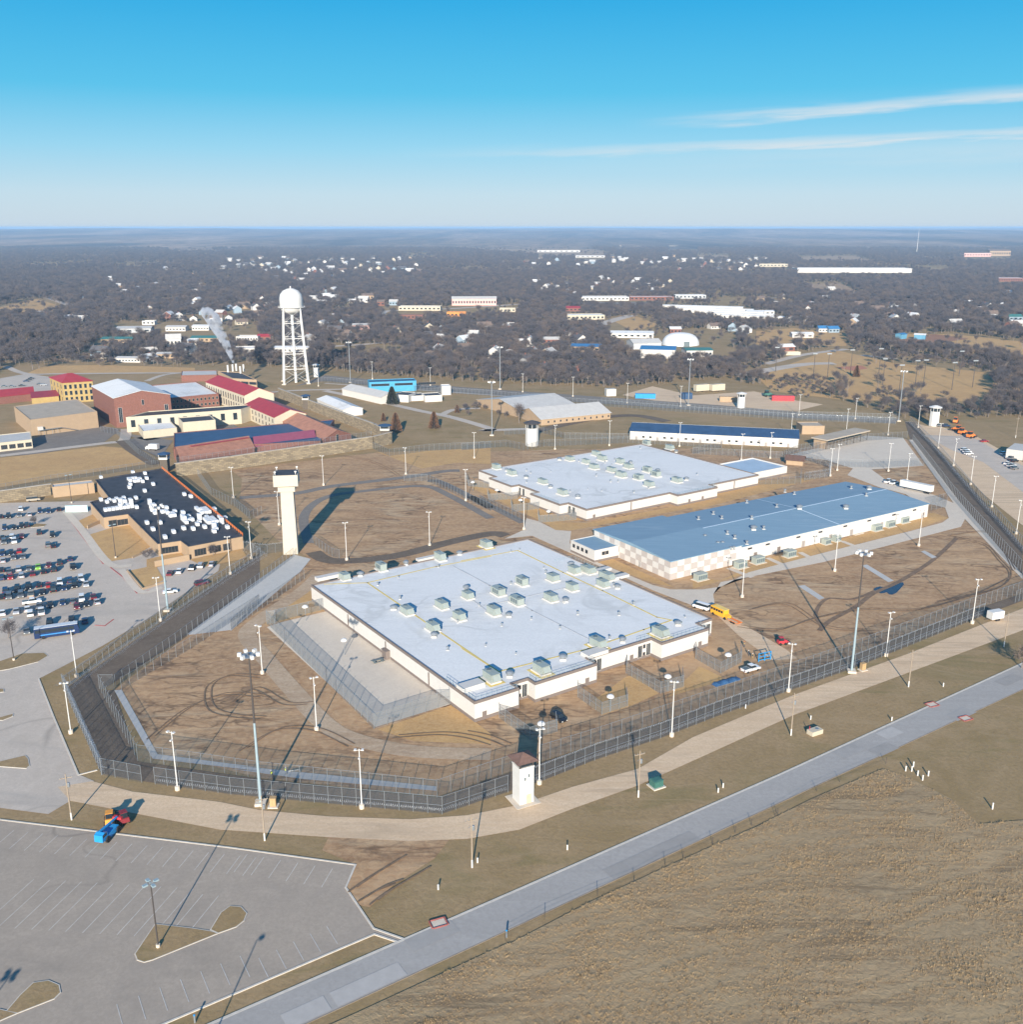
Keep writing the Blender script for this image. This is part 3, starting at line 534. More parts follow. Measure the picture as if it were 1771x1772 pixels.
# ---- rooftop units: each stands on a roof and is a thing of its own
def make_ahu():
    t = thing('rooftop_air_handler', '', 'air handler')
    MB().box((0, 0, .2), (4.3, 2.9, .4)).build('curb', M_white, t)
    MB().box((0, 0, 1.25), (3.7, 2.2, 1.7)).build('cabinet', M_hvac, t)
    mb = MB(); mb.box((0, 0, 2.16), (3.9, 2.4, .12)); mb.build('lid', M_hvac, t)
    mb = MB(); mb.v = [(-1.95, -1.0, .7), (-1.95, 1.0, .7), (-1.95, 1.0, 2.0), (-1.95, -1.0, 2.0), (-2.7, -1.0, 1.0), (-2.7, 1.0, 1.0)]
    mb.f = [(4, 5, 2, 3), (0, 4, 3), (1, 2, 5), (0, 1, 5, 4)]; mb.m = [0] * 4; mb.build('intake_hood', M_hvac, t)
    mb = MB()
    for k in range(3): mb.box((-.9 + k * .95, -1.12, 1.3), (.7, .05, 1.1))
    mb.build('louvre', M_hvacd, t)
    mb = MB().lathe((.9, 0, 2.2), [(.55, 0), (.55, .25), (.48, .25)], 12); mb.build('fan_cowl', M_hvacd, t)
    return t
AHU = make_ahu()
def make_fan():
    t = thing('roof_exhaust_fan', '', 'exhaust fan'); MB().box((0, 0, .2), (1.3, 1.3, .4)).build('curb', M_white, t)
    MB().lathe((0, 0, .4), [(.45, 0), (.5, .3), (.85, .45), (.9, .75), (.6, 1.0), (.15, 1.1)], 12).build('cowl', M_galv, t)
    MB().box((.75, 0, .9), (.5, .35, .5)).build('motor_box', M_hvacd, t); return t
FAN = make_fan()
def units(spec, zrf, proto, label, group, rz):
    for s in spec: 
        p = PS(s, zrf)[0]; inst(proto, (p.x, p.y, zrf + .005), rz + rnd.choice((0, 0, math.pi)), label, group, (rnd.uniform(.95, 1.3), rnd.uniform(.95, 1.2), rnd.uniform(.95, 1.25)))
ang = U + math.pi / 2
def each(k, txt): return [k + ' ' + a for a in txt.split(',')]
units(each('7', '765 165,860 160,985 205,960 255,620 215,750 280,410 245,250 310,375 375,605 350,215 445,40 335') + each('6', '1435 400,1555 480,1375 555,1200 440,1025 145,1425 75,775 205'), zr, AHU, 'grey-green air handler on the roof of the near cell block, no yellow pad', 'air handlers on the near cell block', ang)
units(each('7', '320 460,706 360,1060 268,325 870,688 755,1095 635,1472 518,745 118') + each('6', '1110 412,1385 600,885 185,1195 110,1560 38,1605 280'), zr, FAN, 'round galvanised exhaust fan on the roof of the near cell block', 'exhaust fans on the near cell block', 0)
for i, s in enumerate(each('7', '200 895,540 840,925 665,1350 590') + ['3 165 1365']):
    p = PS(s, zr)[0]
    bw(MB().box((p.x, p.y, zz + .04), (6.4, 4.6, .03), ang), 'walkway_pad', M_yellow, cb)
    inst(AHU, (p.x, p.y, zr + .07), ang, 'grey-green air handler standing on a yellow pad on the near cell block', 'air handlers on yellow pads', (1.15, 1.1, 1.1))
for s, sz in (('7 60 945', (6.5, 3.2, 1.2)), ('7 905 715', (7, 3.2, 1.0)), ('7 960 150', (6, 2.2, .9)), ('7 1080 195', (6, 2.2, .9)), ('6 660 200', (8, 2.4, 1.1)), ('6 1330 70', (7, 2, .8))):
    p = PS(s, zr)[0]; bw(MB().box((p.x, p.y, zr + sz[2] / 2), sz, U), 'penthouse', M_white, cb)
def railing(t, pts, z, h=1.05):
    mb = MB()
    for a, b in zip(pts, pts[1:]):
        n = max(1, int((b - a).length / 1.5))
        for i in range(n + 1): c = a.lerp(b, i / n); mb.tube((c.x, c.y, z), (c.x, c.y, z + h), .04, n=4)
        for k in (.5, 1): mb.tube((a.x, a.y, z + h * k), (b.x, b.y, z + h * k), .04, n=4)
    return bw(mb, 'railing', M_poleb, t)
for a in ((lo(.3, 14), lo(.3, .3), lo(12.6, .3)), (lo(18.4, 3), lo(18.4, .3), lo(37.6, .3), lo(37.6, 3)), (lo(61.4, 3), lo(61.4, .3), lo(78.6, .3), lo(78.6, 3)), (lo(56, 4.5), lo(60.5, 4.5)), (lo(LU - .3, 46), lo(LU - .3, 70), lo(LU - 8, 70))): railing(cb, a, HB)
# ---- the second cell block and its annex
H2 = 5.15; m0 = P('A', 1016, 881, H2); m0.z = 0
U2 = math.atan2(57.87, 83.95); u2 = Vector((math.cos(U2), math.sin(U2), 0)); v2 = Vector((-u2.y, u2.x, 0))
def l2(a, b): return m0 + u2 * a + v2 * b
W2, V2 = 102, 81
foot = [l2(0, 0), l2(46, 0), l2(46, -5), l2(70, -5), l2(70, 0), l2(W2, 0), l2(W2, V2), l2(0, V2), l2(0, 66), l2(-4, 66), l2(-4, 48), l2(0, 48), l2(0, 33), l2(-4.5, 33), l2(-4.5, 12), l2(0, 12)]
cb2, fp2 = flat_building('cell_block', 'white cell block with pale roof crowded by air handlers, behind the blue-roofed workshop', 'building', foot, H2, M_white, M_roofw, M_band, M_band, .35, None, .75)
z2 = H2 - .35
units(each('3', '735 775,845 795,955 775,915 742,1080 797,900 832,1020 852,1135 828,1265 855,1085 888,1205 905,1325 885,1465 922,1275 952,340 873,550 932,685 1008,235 832,1260 668,1415 700'), z2, AHU, 'grey-green air handler on the roof of the farther cell block', 'air handlers on the farther cell block', U2 + math.pi / 2)
units(each('3', '665 772,1150 795,1335 850,437 894,605 960,790 1030,1530 910,305 848,1460 720'), z2, FAN, 'round exhaust fan on the roof of the farther cell block', 'exhaust fans on the farther cell block', 0)
for a, b, c, d in ((0, 48, 0, 43), (0, 12, 0, 7)):
    p, q = l2(a, b), l2(c, d)
    for s in (1.0, 3.8): window(cb2, p, q, s, 2.3, 1.5, 3.2, 2, frame=M_white)
for a, b in ((3, 0), (60, -5), (52, -5)): door(cb2, l2(a, b), l2(a + 3, b), 1, m=M_band)
for s in (24, 86): bw(MB().box(l2(s, -.07) + Vector((0, 0, 2.2)), (.5, .14, 4.2), U2), 'pilaster', M_band, cb2)
for a in ((l2(46.4, -2), l2(46.4, -4.7), l2(69.6, -4.7), l2(69.6, -1)), (l2(-4.2, 33), l2(-4.2, 13))): railing(cb2, a, H2)
q = [l2(W2 + .3, 6), l2(W2 + 27, 6), l2(W2 + 27, 28), l2(W2 + .3, 28)]
flat_building('annex', 'low white annex with blue-grey roof joined to the farther cell block', 'building', q, 4.2, M_white, mat('blue_grey_membrane', (.36, .46, .56), .6, .08, .2), None, M_band, .5)
# ---- the blue-roofed workshop
H3 = 6.84; w0 = P('A', 1162, 971, H3); w0.z = 0; U3 = math.atan2(74.4, 118.2); u3 = Vector((math.cos(U3), math.sin(U3), 0)); v3 = Vector((-u3.y, u3.x, 0))
def l3(a, b): return w0 + u3 * a + v3 * b
D3 = 43.0; WT = 33.0; W3 = 140.0
t3, q3 = gable_building('workshop', 'long workshop with a pale blue metal roof and white and taupe checkered walls', 'building', [l3(WT + .01, 0.8), l3(W3, .8), l3(W3, D3), l3(WT + .01, D3)], 5.6, 6.9, M_white, M_bluemetal, 0, .4)
mb = MB().walls([l3(0, 0), l3(WT, 0), l3(WT, D3), l3(0, D3)], 0, H3); bw(mb, 'tall_wall', M_white, t3)
mb = MB(); a, b, c, d = l3(-.4, -.4), l3(WT + .3, -.4), l3(WT + .3, D3 + .3), l3(-.4, D3 + .3); e, f = l3(-.4, D3 / 2), l3(WT + .3, D3 / 2)
for p, q, r, s in ((a, b, f, e), (e, f, c, d)):
    zz_ = [H3 + (.9 if k in (e, f) else 0) + .02 for k in (p, q, r, s)]; mb.quad(*[(k.x, k.y, z_) for k, z_ in zip((p, q, r, s), zz_)])
mb.walls([a, b, c, d], H3 - .25, H3 + .02); mb.tri((a.x, a.y, H3), (d.x, d.y, H3), (e.x, e.y, H3 + .9)); mb.tri((b.x, b.y, H3), (c.x, c.y, H3), (f.x, f.y, H3 + .9))
bw(mb, 'tall_roof', M_bluemetal, t3)
pw = 3.05
for face in (0, 1):
    nc = 14 if face == 0 else 10
    for i in range(nc):
        for j in range(3):
            hh = (H3 - .3) / 3
            c = (l3(-.04, (i + .5) * pw) if face == 0 else l3((i + .5) * pw, -.04)) + Vector((0, 0, j * hh + hh / 2 + .02))
            dark = (i + j) % 2 == 0
            bw(MB().box(c, (pw - .04, .12, hh - .04), U3 + (math.pi / 2 if face == 0 else 0)), 'panel', M_checker if dark else M_white, t3)
on_roof_strip(t3, 'ridge_cap', [l3(WT, (D3 + .8) / 2), l3(W3, (D3 + .8) / 2)], .5, mat('pale_ridge_cap', (.55, .66, .74), .5, .05, 1), 7.1)
mb = MB()
for s in (0, 1):
    pa, pb, pc = l3(WT + 52, .5), l3(WT + 52, (D3 + .8) / 2), l3(WT + 52, D3 + .3)
    p, q, za, zb = (pa, pb, 5.62, 6.92) if s == 0 else (pb, pc, 6.92, 5.62)
    mb.quad((p.x - .3, p.y, za + .22), (p.x + .3, p.y, za + .22), (q.x + .3, q.y, zb + .22), (q.x - .3, q.y, zb + .22))
bw(mb, 'expansion_cap', mat('pale_ridge_cap', (.55, .66, .74), .5, .05, 1), t3)
ql = [l3(-.2, D3 - .5), l3(-.2, D3 - 15), l3(-11, D3 - 15), l3(-11, D3 - .5)]
o3, p3 = flat_building('workshop_office', 'low white office with blue roof and small windows at the end of the checkered workshop', 'building', ql, 4.6, M_white, M_bluemetal, None, M_band, .2)
for s in (2, 4.6, 7.2, 9.8): window(o3, l3(-11, D3 - .5), l3(-11, D3 - 15), s, 2.9, 1.3, 1.2, 1)
for s in (4, 5.6): window(o3, l3(-11, D3 - 15), l3(-.2, D3 - 15), s, 2.9, 1.3, 1.2, 1)
door(t3, l3(0, 20), l3(0, 10), 4)
for s in (8, 20, 33, 48, 60, 78, 92, 104): door(t3, l3(WT + .01, .8), l3(W3, .8), s, 1.6, 2.4, M_band if s % 3 else M_door)
for s in (5, 14, 30, 42, 56, 70, 85, 98): window(t3, l3(WT + .01, .8), l3(W3, .8), s, 4.4, 2.0, .5, 0)
def make_vent():
    t = thing('roof_vent', '', 'roof vent'); MB().lathe((0, 0, 0), [(.22, 0), (.22, .8), (.42, .8), (.42, 1.05), (.05, 1.2)], 10).build('stack', M_galv, t); MB().box((0, 0, .06), (.8, .8, .14)).build('flashing', M_white, t); return t
VENT = make_vent()
def z3(p): s = (p - w0).dot(v3); return 5.6 + 1.3 * (1 - abs(s - D3 / 2) / (D3 / 2)) + .15
for s in each('4', '30 928,65 1030,155 928,110 898,185 1008,225 1028,135 1062,160 1060,290 833,315 933,450 865,495 772,545 788,850 763,930 808,290 1053,380 980,205 1085,220 1082'):
    p = PS(s, 6.3)[0]; inst(VENT, (p.x, p.y, z3(p)), 0, 'small white-footed metal vent on the blue workshop roof', 'vents on the blue workshop roof', (1.5, 1.5, 1.3))
for s in each('4', '570 880,820 872,945 772,325 985'):
    p = PS(s, 6.3)[0]; inst(FAN, (p.x, p.y, z3(p)), 0, 'larger exhaust fan on the blue workshop roof', 'exhaust fans on the blue workshop roof', (1.3, 1.3, 1.3))
for org, la, lb, zf, lab, n_ in ((lo, 84, 95, zr, 'near', 26), (l2, 100, 79, z2, 'farther', 22)):
    for i in range(n_):
        p = org(rnd.uniform(4, la - 4), rnd.uniform(7, lb - 4)); k_ = rnd.uniform(.5, .95); inst(VENT, (p.x, p.y, zf + .01), 0, f'thin pipe vent on the white roof of the {lab} cell block', f'pipe vents on the {lab} cell block', (k_, k_, k_ * 1.2))
def make_chiller():
    t = thing('ground_air_conditioner', '', 'air conditioner'); MB().box((0, 0, .1), (5.4, 3.6, .2)).build('pad', M_conc, t)
    MB().box((0, 0, 1.25), (4.2, 2.5, 2.1)).build('cabinet', M_hvac, t); MB().box((0, 0, 2.36), (4.4, 2.7, .12)).build('lid', M_hvac, t)
    mb = MB()
    for k in range(4): mb.box((-1.5 + k, -1.28, 1.2), (.8, .06, 1.4))
    mb.build('louvre', M_hvacd, t); MB().tube((2.1, 0, .6), (3.2, 0, .6), .35, n=8).build('duct', M_galv, t); return t
CHL = make_chiller()
for s in each('4', '40 1250,255 1185,350 1160,520 1125,715 1058,770 1043,985 985,1055 965,1130 943'):
    p = PS(s)[0]; inst(CHL, p, U3, 'grey-green air conditioner on a concrete pad beside the blue-roofed workshop', 'air conditioners beside the workshop', (1, 1, 1.0) if '715' not in s and '770' not in s else (.7, .9, .9))
p = P('4', 880, 1003); tag(MB().box((0, 0, .12), (5, 3, .24), U3).build('equipment_pad', M_conc), 'bare concrete equipment pad beside the blue-roofed workshop', 'pad').location = p
# ---- sheds and halls behind
def px_quad(fl, fr, depth, h=0):
    """front-left and front-right corners given, the rest runs back square to them"""
    d = (fr - fl); n = Vector((-d.y, d.x, 0)).normalized(); return [fl, fr, fr + n * depth, fl + n * depth]
t4, q4 = gable_building('storage_hall', 'long white hall with dark blue roof and a row of small windows and doors', 'building', px_quad(P('3', 1145, 632), P('4', 565, 542), 24), 5.0, 7.4, M_white, M_navy, 0, .5)
a, b = q4[0], q4[1]
L4 = (b - a).length
for i in range(22): window(t4, a, b, L4 * (.04 + .043 * i), 1.9, 1.3, .9, 0) if i % 3 else door(t4, a, b, L4 * (.04 + .043 * i), 1.3, 2.1)
on_roof_strip(t4, 'ridge_vent', [(q4[0] + q4[3]) / 2, (q4[1] + q4[2]) / 2], .6, M_polew, 7.65)
qa = px_quad(P('3', 540, 537), P('3', 1012, 490), 30)
t5, q5 = gable_building('tan_workshop', 'low tan building with pale grey gabled roof and a line of small windows', 'building', qa, 3.8, 8.2, M_tanwall, M_greyroof, 0, .6)
for i in range(11): window(t5, qa[0], qa[1], 5 + i * (qa[1] - qa[0]).length / 11.5, 1.8, .9, 1.1, 0)
gable_building('tan_workshop', 'pale-roofed tan wing with a bare tree in front of its long side', 'building', px_quad(P('3', 105, 400), P('3', 430, 495), 42), 4.0, 8.6, M_tanwall, M_greyroof, 1, .6)
gable_building('white_shed', 'white metal shed with grey gabled roof beside a dark cedar', 'building', px_quad(P('2', 760, 330), P('2', 1025, 392), 15), 4.6, 7.2, M_white, M_greyroof, 0, .4)
t7, q7 = gable_building('white_shed', 'white metal shed with white low gabled roof beside the stone wall', 'building', quad3(P('2', 765, 478), P('2', 590, 400), P('2', 900, 465)), 4.4, 6.2, M_white, M_roofw, 1, .4)
window(t7, q7[0], q7[1], 4, 2.4, 1.2, 1.4, 0); door(t7, q7[0], q7[1], 9, 2, 2.4)
t8, q8 = flat_building('blue_office', 'bright blue flat-roofed office block with a strip of dark windows', 'building', px_quad(P('2', 945, 312), P('2', 1265, 300), 12), 7.5, mat('bright_blue_cladding', (.06, .30, .48), .5, .1, .3), M_navy, None, None, .3)
for k in range(3): window(t8, q8[0], q8[1], 8 + k * 17, 5.2, 13, 1.6, 8)
for s, dp, h in (('2 1115 375, 1210 380', 14, 5), ('2 1212 372, 1325 366', 12, 3.6), ('2 1325 378, 1440 372', 12, 4.4), ('2 1440 330, 1500 328', 8, 6.5)):
    a, b = PS(s); flat_building('white_outbuilding', 'small white flat-roofed outbuilding in the cluster by the blue office', 'building', px_quad(a, b, dp), h, M_white, M_black if h < 5.5 else M_roofw, None, None, .3, 'white outbuildings by the blue office')
t, q = flat_building('tan_store', 'small tan block building behind the end of the blue-roofed hall', 'building', px_quad(P('4', 585, 470), P('4', 705, 470), 12), 5, M_tanwall, M_tanroof, None, None, .3)
# open gate shelter with tan roof
a, b = P('4', 715, 552), P('4', 935, 500); sh = thing('gate_shelter', 'long tan-roofed open shelter on posts beside the vehicle gate', 'shelter', (a + b) / 2); d = (b - a).normalized(); n = Vector((-d.y, d.x, 0)); L_ = (b - a).length
bw(MB().box((a + b) / 2 + n * 4 + Vector((0, 0, 5.2)), (L_ + 2, 10, .6), math.atan2(d.y, d.x)), 'roof', M_tanroof, sh)
for i in range(7):
    for k in (0, 8): c = a + d * (L_ * i / 6) + n * k; bw(MB().tube((c.x, c.y, 0), (c.x, c.y, 4.9), .16, n=6), 'post', M_poled, sh)
bw(MB().box(a + n * 4 + d * .4 + Vector((0, 0, 2.45)), (.4, 8, 4.9), math.atan2(d.y, d.x)), 'end_wall', M_tanwall, sh)
a = P('4', 500, 632); gable_building('small_gatehouse', 'small dark-roofed gatehouse beside the wire gates', 'building', px_quad(a, P('4', 590, 640), 6), 2.8, 4.4, M_tanwall, mat('brown_shingle', (.12, .07, .055), .9, .2, 1), 0, .8)
# ================================================================ the old walled prison
def top(k, x, y, h): p = P(k, x, y, h); p.z = 0; return p
def old_flat(name, label, k, fl, fr, bl, h, wall, roof, par=.5, cap=None):
    a, b, c = top(*((k,) + fl), h), top(*((k,) + fr), h), top(*((k,) + bl), h); return flat_building(name, label, 'building', [a, b, Vector((b.x + c.x - a.x, b.y + c.y - a.y, 0)), c], h, wall, roof, cap, None, par)
def old_gable(name, label, k, fl, fr, bl, h, hr, wall, roof, along=0, over=.4, hip=0.):
    a, b, c = (top(*((kk[0],) + kk[1]), h) for kk in ((k, fl), (k, fr), (k, bl))); return gable_building(name, label, 'building', [a, b, Vector((b.x + c.x - a.x, b.y + c.y - a.y, 0)), c], h, hr, wall, roof, along, over, None, hip)
def wins(t, q, i, n, rows, w_=1.1, h_=1.7, z0=2.2, dz=4, m=None):
    a, b = q[i], q[(i + 1) % len(q)]; L = (b - a).length
    for r in range(rows):
        for k in range(n): window(t, a, b, L * (k + .5) / n, z0 + r * dz, w_, h_, 0, frame=m or M_creamwall)
hg = hgt(px('1', 782, 552), px('1', 775, 352))
tg, qg = old_gable('gymnasium', 'tall red brick hall with white shallow gabled roof', '1', (775, 352), (1160, 325), (625, 268), hg, hg + 3.5, M_brick, M_roofw, 1)
def side(q, fl, fr):
    """index of the wall that runs from corner nearest fl to the one nearest fr"""
    best = min(range(4), key=lambda i: (q[i] - fl).length + (q[(i + 1) % 4] - fr).length); return best
i = side(qg, top('1', 775, 352, hg), top('1', 1160, 325, hg)); Lg = (qg[(i + 1) % 4] - qg[i]).length
for s in (.09, .91): window(tg, qg[i], qg[(i + 1) % 4], Lg * s, hg * .42, 2.0, hg * .5, 1, frame=M_white)
window(tg, qg[i], qg[(i + 1) % 4], Lg * .5, hg * .25, 2.4, 2.6, 1, frame=M_white); window(tg, qg[i], qg[(i + 1) % 4], Lg * .5, hg * .8, 1.2, 3, 0, frame=M_white)
tb, qb = old_flat('school_block', 'lower red brick block with white flat roof behind the brick hall', '1', (1165, 348), (1490, 318), (1030, 262), 8.5, M_brick, M_roofw)
i = side(qb, top('1', 1165, 348, 8.5), top('1', 1490, 318, 8.5)); wins(tb, qb, i, 12, 2, 1.3, 1.6, 2.2, 3.6)
ht = hgt(px('1', 232, 612), px('1', 207, 497))
tt, qt = old_flat('tan_hall', 'big windowless tan hall with tan flat roof and outside stairs', '1', (207, 497), (662, 440), (95, 405), ht, M_tanwall, M_tanroof, .3)
i = side(qt, top('1', 207, 497, ht), top('1', 662, 440, ht)); a, b = qt[i], qt[(i + 1) % 4]; d = (b - a).normalized(); n = Vector((d.y, -d.x, 0)); Lt = (b - a).length
bw(MB().box(a + d * Lt * .25 + n * .9 + Vector((0, 0, 3.2)), (Lt * .34, 1.8, .2), math.atan2(d.y, d.x)), 'landing', M_galv, tt)
mb = MB()
for k in range(12): mb.box(a + d * (Lt * .42 + k * .9) + n * .9 + Vector((0, 0, 3.2 - k * .27)), (.9, 1.6, .1), math.atan2(d.y, d.x))
bw(mb, 'stair_flight', M_galv, tt); bw(MB().box(a + d * Lt * .12 + n * .8 + Vector((0, 0, 4.2)), (2.6, 1.6, 2.0), math.atan2(d.y, d.x)), 'stair_hood', M_white, tt)
for s in (.08, .16, .28, .36): c = a + d * Lt * s + n * 1.6; bw(MB().tube((c.x, c.y, 0), (c.x, c.y, 3.2), .1, n=5), 'landing_post', M_galv, tt)
hw = hgt(px('1', 868, 582), px('1', 857, 478))
tw, qw = old_flat('white_block', 'white two-storey block with black flat roof and tall windows', '1', (858, 480), (1642, 425), (1010, 440), hw, M_creamwall, M_black, .4)
i = side(qw, top('1', 858, 480, hw), top('1', 1642, 425, hw)); wins(tw, qw, i, 9, 1, 2.4, 4.2, hw * .55, 4, M_white)
old_flat('white_block', 'white wing with black roof projecting from the two-storey block', '1', (1245, 515), (1468, 497), (1215, 482), hw * .85, M_creamwall, M_black, .4)
old_flat('white_annex', 'low white windowless annex in front of the two-storey white block', '1', (975, 575), (1205, 550), (940, 530), hw * .5, M_creamwall, M_roofw, .3)
M_yel = mat('yellow_stone', (.40, .285, .11), .85, .12, .3)
ty, qy = old_gable('yellow_block', 'tall yellow stone block with red hipped roof', '1', (425, 245), (630, 232), (338, 208), 14, 18, M_yel, M_redroof, 0, .6, 8)
i = side(qy, top('1', 425, 245, 14), top('1', 630, 232, 14)); wins(ty, qy, i, 6, 3, 1.6, 2.8, 2.5, 4.2); wins(ty, qy, (i + 3) % 4, 4, 3, 1.6, 2.8, 2.5, 4.2)
old_gable('red_roofed_range', 'long low range with bright red roof beside the yellow block', '1', (-30, 345), (232, 318), (-30, 310), 5, 8, M_brick, M_redroof, 0)
old_gable('red_roofed_range', 'shorter dark red roofed range between the bright red range and yellow block', '1', (215, 350), (400, 335), (215, 318), 4, 6.5, M_yel, mat('dark_red_roof', (.24, .03, .045), .5, .1, .3), 0)
def two_key_gable(name, label, fl, fr, bl, h, hr, wall, roof, along=0, over=.4, hip=0.):
    a, b, c = (top(k[0], k[1], k[2], h) for k in (fl, fr, bl)); return gable_building(name, label, 'building', [a, b, Vector((b.x + c.x - a.x, b.y + c.y - a.y, 0)), c], h, hr, wall, roof, along, over, None, hip)
tc_, qc = two_key_gable('cell_house', 'long tall cell house with dark red metal roof and stone side wall', ('2', 92, 332), ('2', 292, 318), ('1', 1402, 240), 12, 16, M_creamwall, M_redroof, 1)
i = side(qc, top('1', 1402, 240, 12), top('2', 92, 332, 12)); wins(tc_, qc, i, 16, 2, 1.3, 3.6, 3.2, 5, M_band)
tc2, qc2 = two_key_gable('cell_house', 'lower cell house with dark red roof ending at the stone wall', ('2', 295, 482), ('2', 512, 455), ('2', 92, 395), 8.5, 12, M_creamwall, M_redroof, 1)
i = side(qc2, top('2', 92, 395, 8.5), top('2', 295, 482, 8.5)); wins(tc2, qc2, i, 9, 2, 1.2, 2.2, 2.4, 3.6, M_band)
tq, qq = two_key_gable('brick_gable_hall', 'brick hall with terracotta gabled roof inside the stone wall corner', ('2', 628, 636), ('2', 820, 596), ('2', 338, 502), 5.5, 9.5, M_brick, M_terra, 1)
i = side(qq, top('2', 628, 636, 5.5), top('2', 820, 596, 5.5)); window(tq, qq[i], qq[(i + 1) % 4], (qq[(i + 1) % 4] - qq[i]).length / 2, 5.2, 1.6, 3.6, 0, frame=M_creamwall)
a, b, c = top('1', 1185, 695, 6), top('2', 610, 640, 6), top('1', 1080, 652, 6)
flat_building('industries_shop', 'wide brick shop with dark blue flat roof behind the red barrel roofs', 'building', [a, b, Vector((b.x + c.x - a.x + 10, b.y + c.y - a.y + 45, 0)), Vector((c.x, c.y + 25, 0))], 6, M_brick, M_navy, None, None, .3)
ts, qs = two_key_gable('barrel_shed', 'brick shed with rust-brown roof and a red skylight strip behind the stone wall', ('1', 1235, 770), ('1', 1735, 690), ('1', 1180, 690), 5, 8.5, M_brick, M_terra, 0)
on_roof_strip(ts, 'skylight_strip', [qs[0] + (qs[3] - qs[0]) * .42 + (qs[1] - qs[0]) * .2, qs[1] + (qs[2] - qs[1]) * .42 - (qs[1] - qs[0]) * .04], 2.2, M_redp, 8.35)
two_key_gable('barrel_shed', 'shed with purplish red roof behind the stone wall', ('2', 165, 680), ('2', 580, 630), ('2', 150, 625), 5, 8, M_brick, mat('plum_roof', (.27, .07, .11), .6, .12, .3), 0)
tp, qp = old_flat('powerhouse', 'tan powerhouse with louvred upper windows and a row of short stacks', '1', (1585, 215), (1750, 225), (1485, 165), 9, M_tanwall, M_black, .4)
wins(tp, qp, side(qp, top('1', 1585, 215, 9), top('1', 1750, 225, 9)), 3, 2, 6, 1.8, 2.6, 3.6, M_band)
for s in ((1555, 170), (1588, 165), (1612, 160), (1640, 178), (1662, 165)):
    c = top('1', s[0], s[1], 9); bw(MB().tube((c.x, c.y, 8.6), (c.x, c.y, 14), .7, n=8), 'stack', M_polew, tp)
old_flat('powerhouse_wing', 'brick and grey wing in front of the powerhouse', '1', (1235, 195), (1480, 190), (1240, 165), 5, M_brick, M_greyroof, .3)
tl, ql_ = old_flat('glazed_hall', 'low white hall with dark glazed front by the old yard', '1', (-60, 660), (218, 630), (-60, 605), 5, M_creamwall, M_greyroof, .3)
i = side(ql_, top('1', -60, 660, 5), top('1', 218, 630, 5)); Ll = (ql_[(i + 1) % 4] - ql_[i]).length
for k in range(5): window(tl, ql_[i], ql_[(i + 1) % 4], Ll * (k + .5) / 5, 2.3, Ll / 5 - 1, 2.2, 3)
# ---- the administration building with its dark roof
HA = hgt(px('1', 1290, 1448), px('1', 1285, 1360))
ap = [top('1', x, y, HA) for x, y in ((650, 905), (1100, 828), (1655, 1288), (1285, 1358), (1232, 1318), (1075, 1340), (872, 1137), (705, 1160), (615, 1057), (742, 1022))]
ad, apc = flat_building('administration_building', 'tan administration building with black flat roof stacked with white bundles', 'building', ap, HA, M_tanwall, M_black, M_black, None, .4, None, .25)
def wall_of(pts, p, q):
    i = min(range(len(pts)), key=lambda i: (pts[i] - p).length + (pts[(i + 1) % len(pts)] - q).length); return pts[i], pts[(i + 1) % len(pts)]
a, b = wall_of(apc, top('1', 1285, 1358, HA), top('1', 1655, 1288, HA)); L = (b - a).length
for s in (.2, .47, .68): window(ad, a, b, L * s, 1.9, 4.2 if s < .6 else 2.5, 2.4, 3)
a, b = wall_of(apc, top('1', 1075, 1340, HA), top('1', 1232, 1318, HA)); window(ad, a, b, (b - a).length * .5, 1.9, (b - a).length * .7, 2.2, 4)
a, b = wall_of(apc, top('1', 705, 1160, HA), top('1', 872, 1137, HA)); window(ad, a, b, (b - a).length * .35, 1.8, 3, 2.6, 1); window(ad, a, b, (b - a).length * .75, 1.8, 4, 2.2, 2)
old_flat('entrance_canopy', 'tan entrance block with flat grey roof beside the administration building', '1', (358, 955), (640, 925), (350, 935), HA, M_tanwall, M_greyroof, .3)
tag(sheet_o := MB().box((0, 0, 1.4), (9, .2, 2.8), .1).build('mural_banner', mat('pale_blue_banner', (.45, .68, .74), .7, .2, .5)), 'pale blue printed banner board standing at the lot edge', 'banner').location = P('1', 525, 1125)
M_bundle = mat('white_shrink_wrap', (.66, .67, .68), .45, .05, .6)
BN = MB().box((0, 0, .6), (2.4, 1.25, 1.2), 0, 0, .97).build('insulation_bundle', M_bundle)
BN['category'] = 'bundle'; k = 0
spots = [(700, 895), (900, 862), (985, 868), (885, 945), (880, 968), (985, 985), (1040, 945), (1005, 1210), (1100, 1200), (1040, 1255), (1200, 1270), (1135, 1300), (1460, 1265), (1560, 1235), (1520, 1205), (1310, 1245), (1255, 1245), (1265, 1010), (1300, 1025)]
for i in range(9): spots.append((690 + i * 28, 1050 - i * 2 + (i % 2) * 12)); spots.append((880 + i * 14, 905 + (i % 2) * 14)); spots.append((720 + i * 22, 1115 - i * 3)); spots.append((815 + i * 13, 1068 + i * 4))
for i in range(40): t_ = rnd.random(); s_ = rnd.random(); spots.append((985 + t_ * 480 + s_ * 40, 1065 + t_ * 130 + s_ * 70))
for i in range(10): spots.append((1420 + i * 12, 1170 + (i % 3) * 14)); spots.append((1340 + i * 12, 1110 + (i % 3) * 12))
taken = []; ea = (top('1', 1655, 1288, HA) - top('1', 1100, 828, HA)).normalized(); eb = Vector((-ea.y, ea.x, 0)); eaz = math.atan2(ea.y, ea.x)
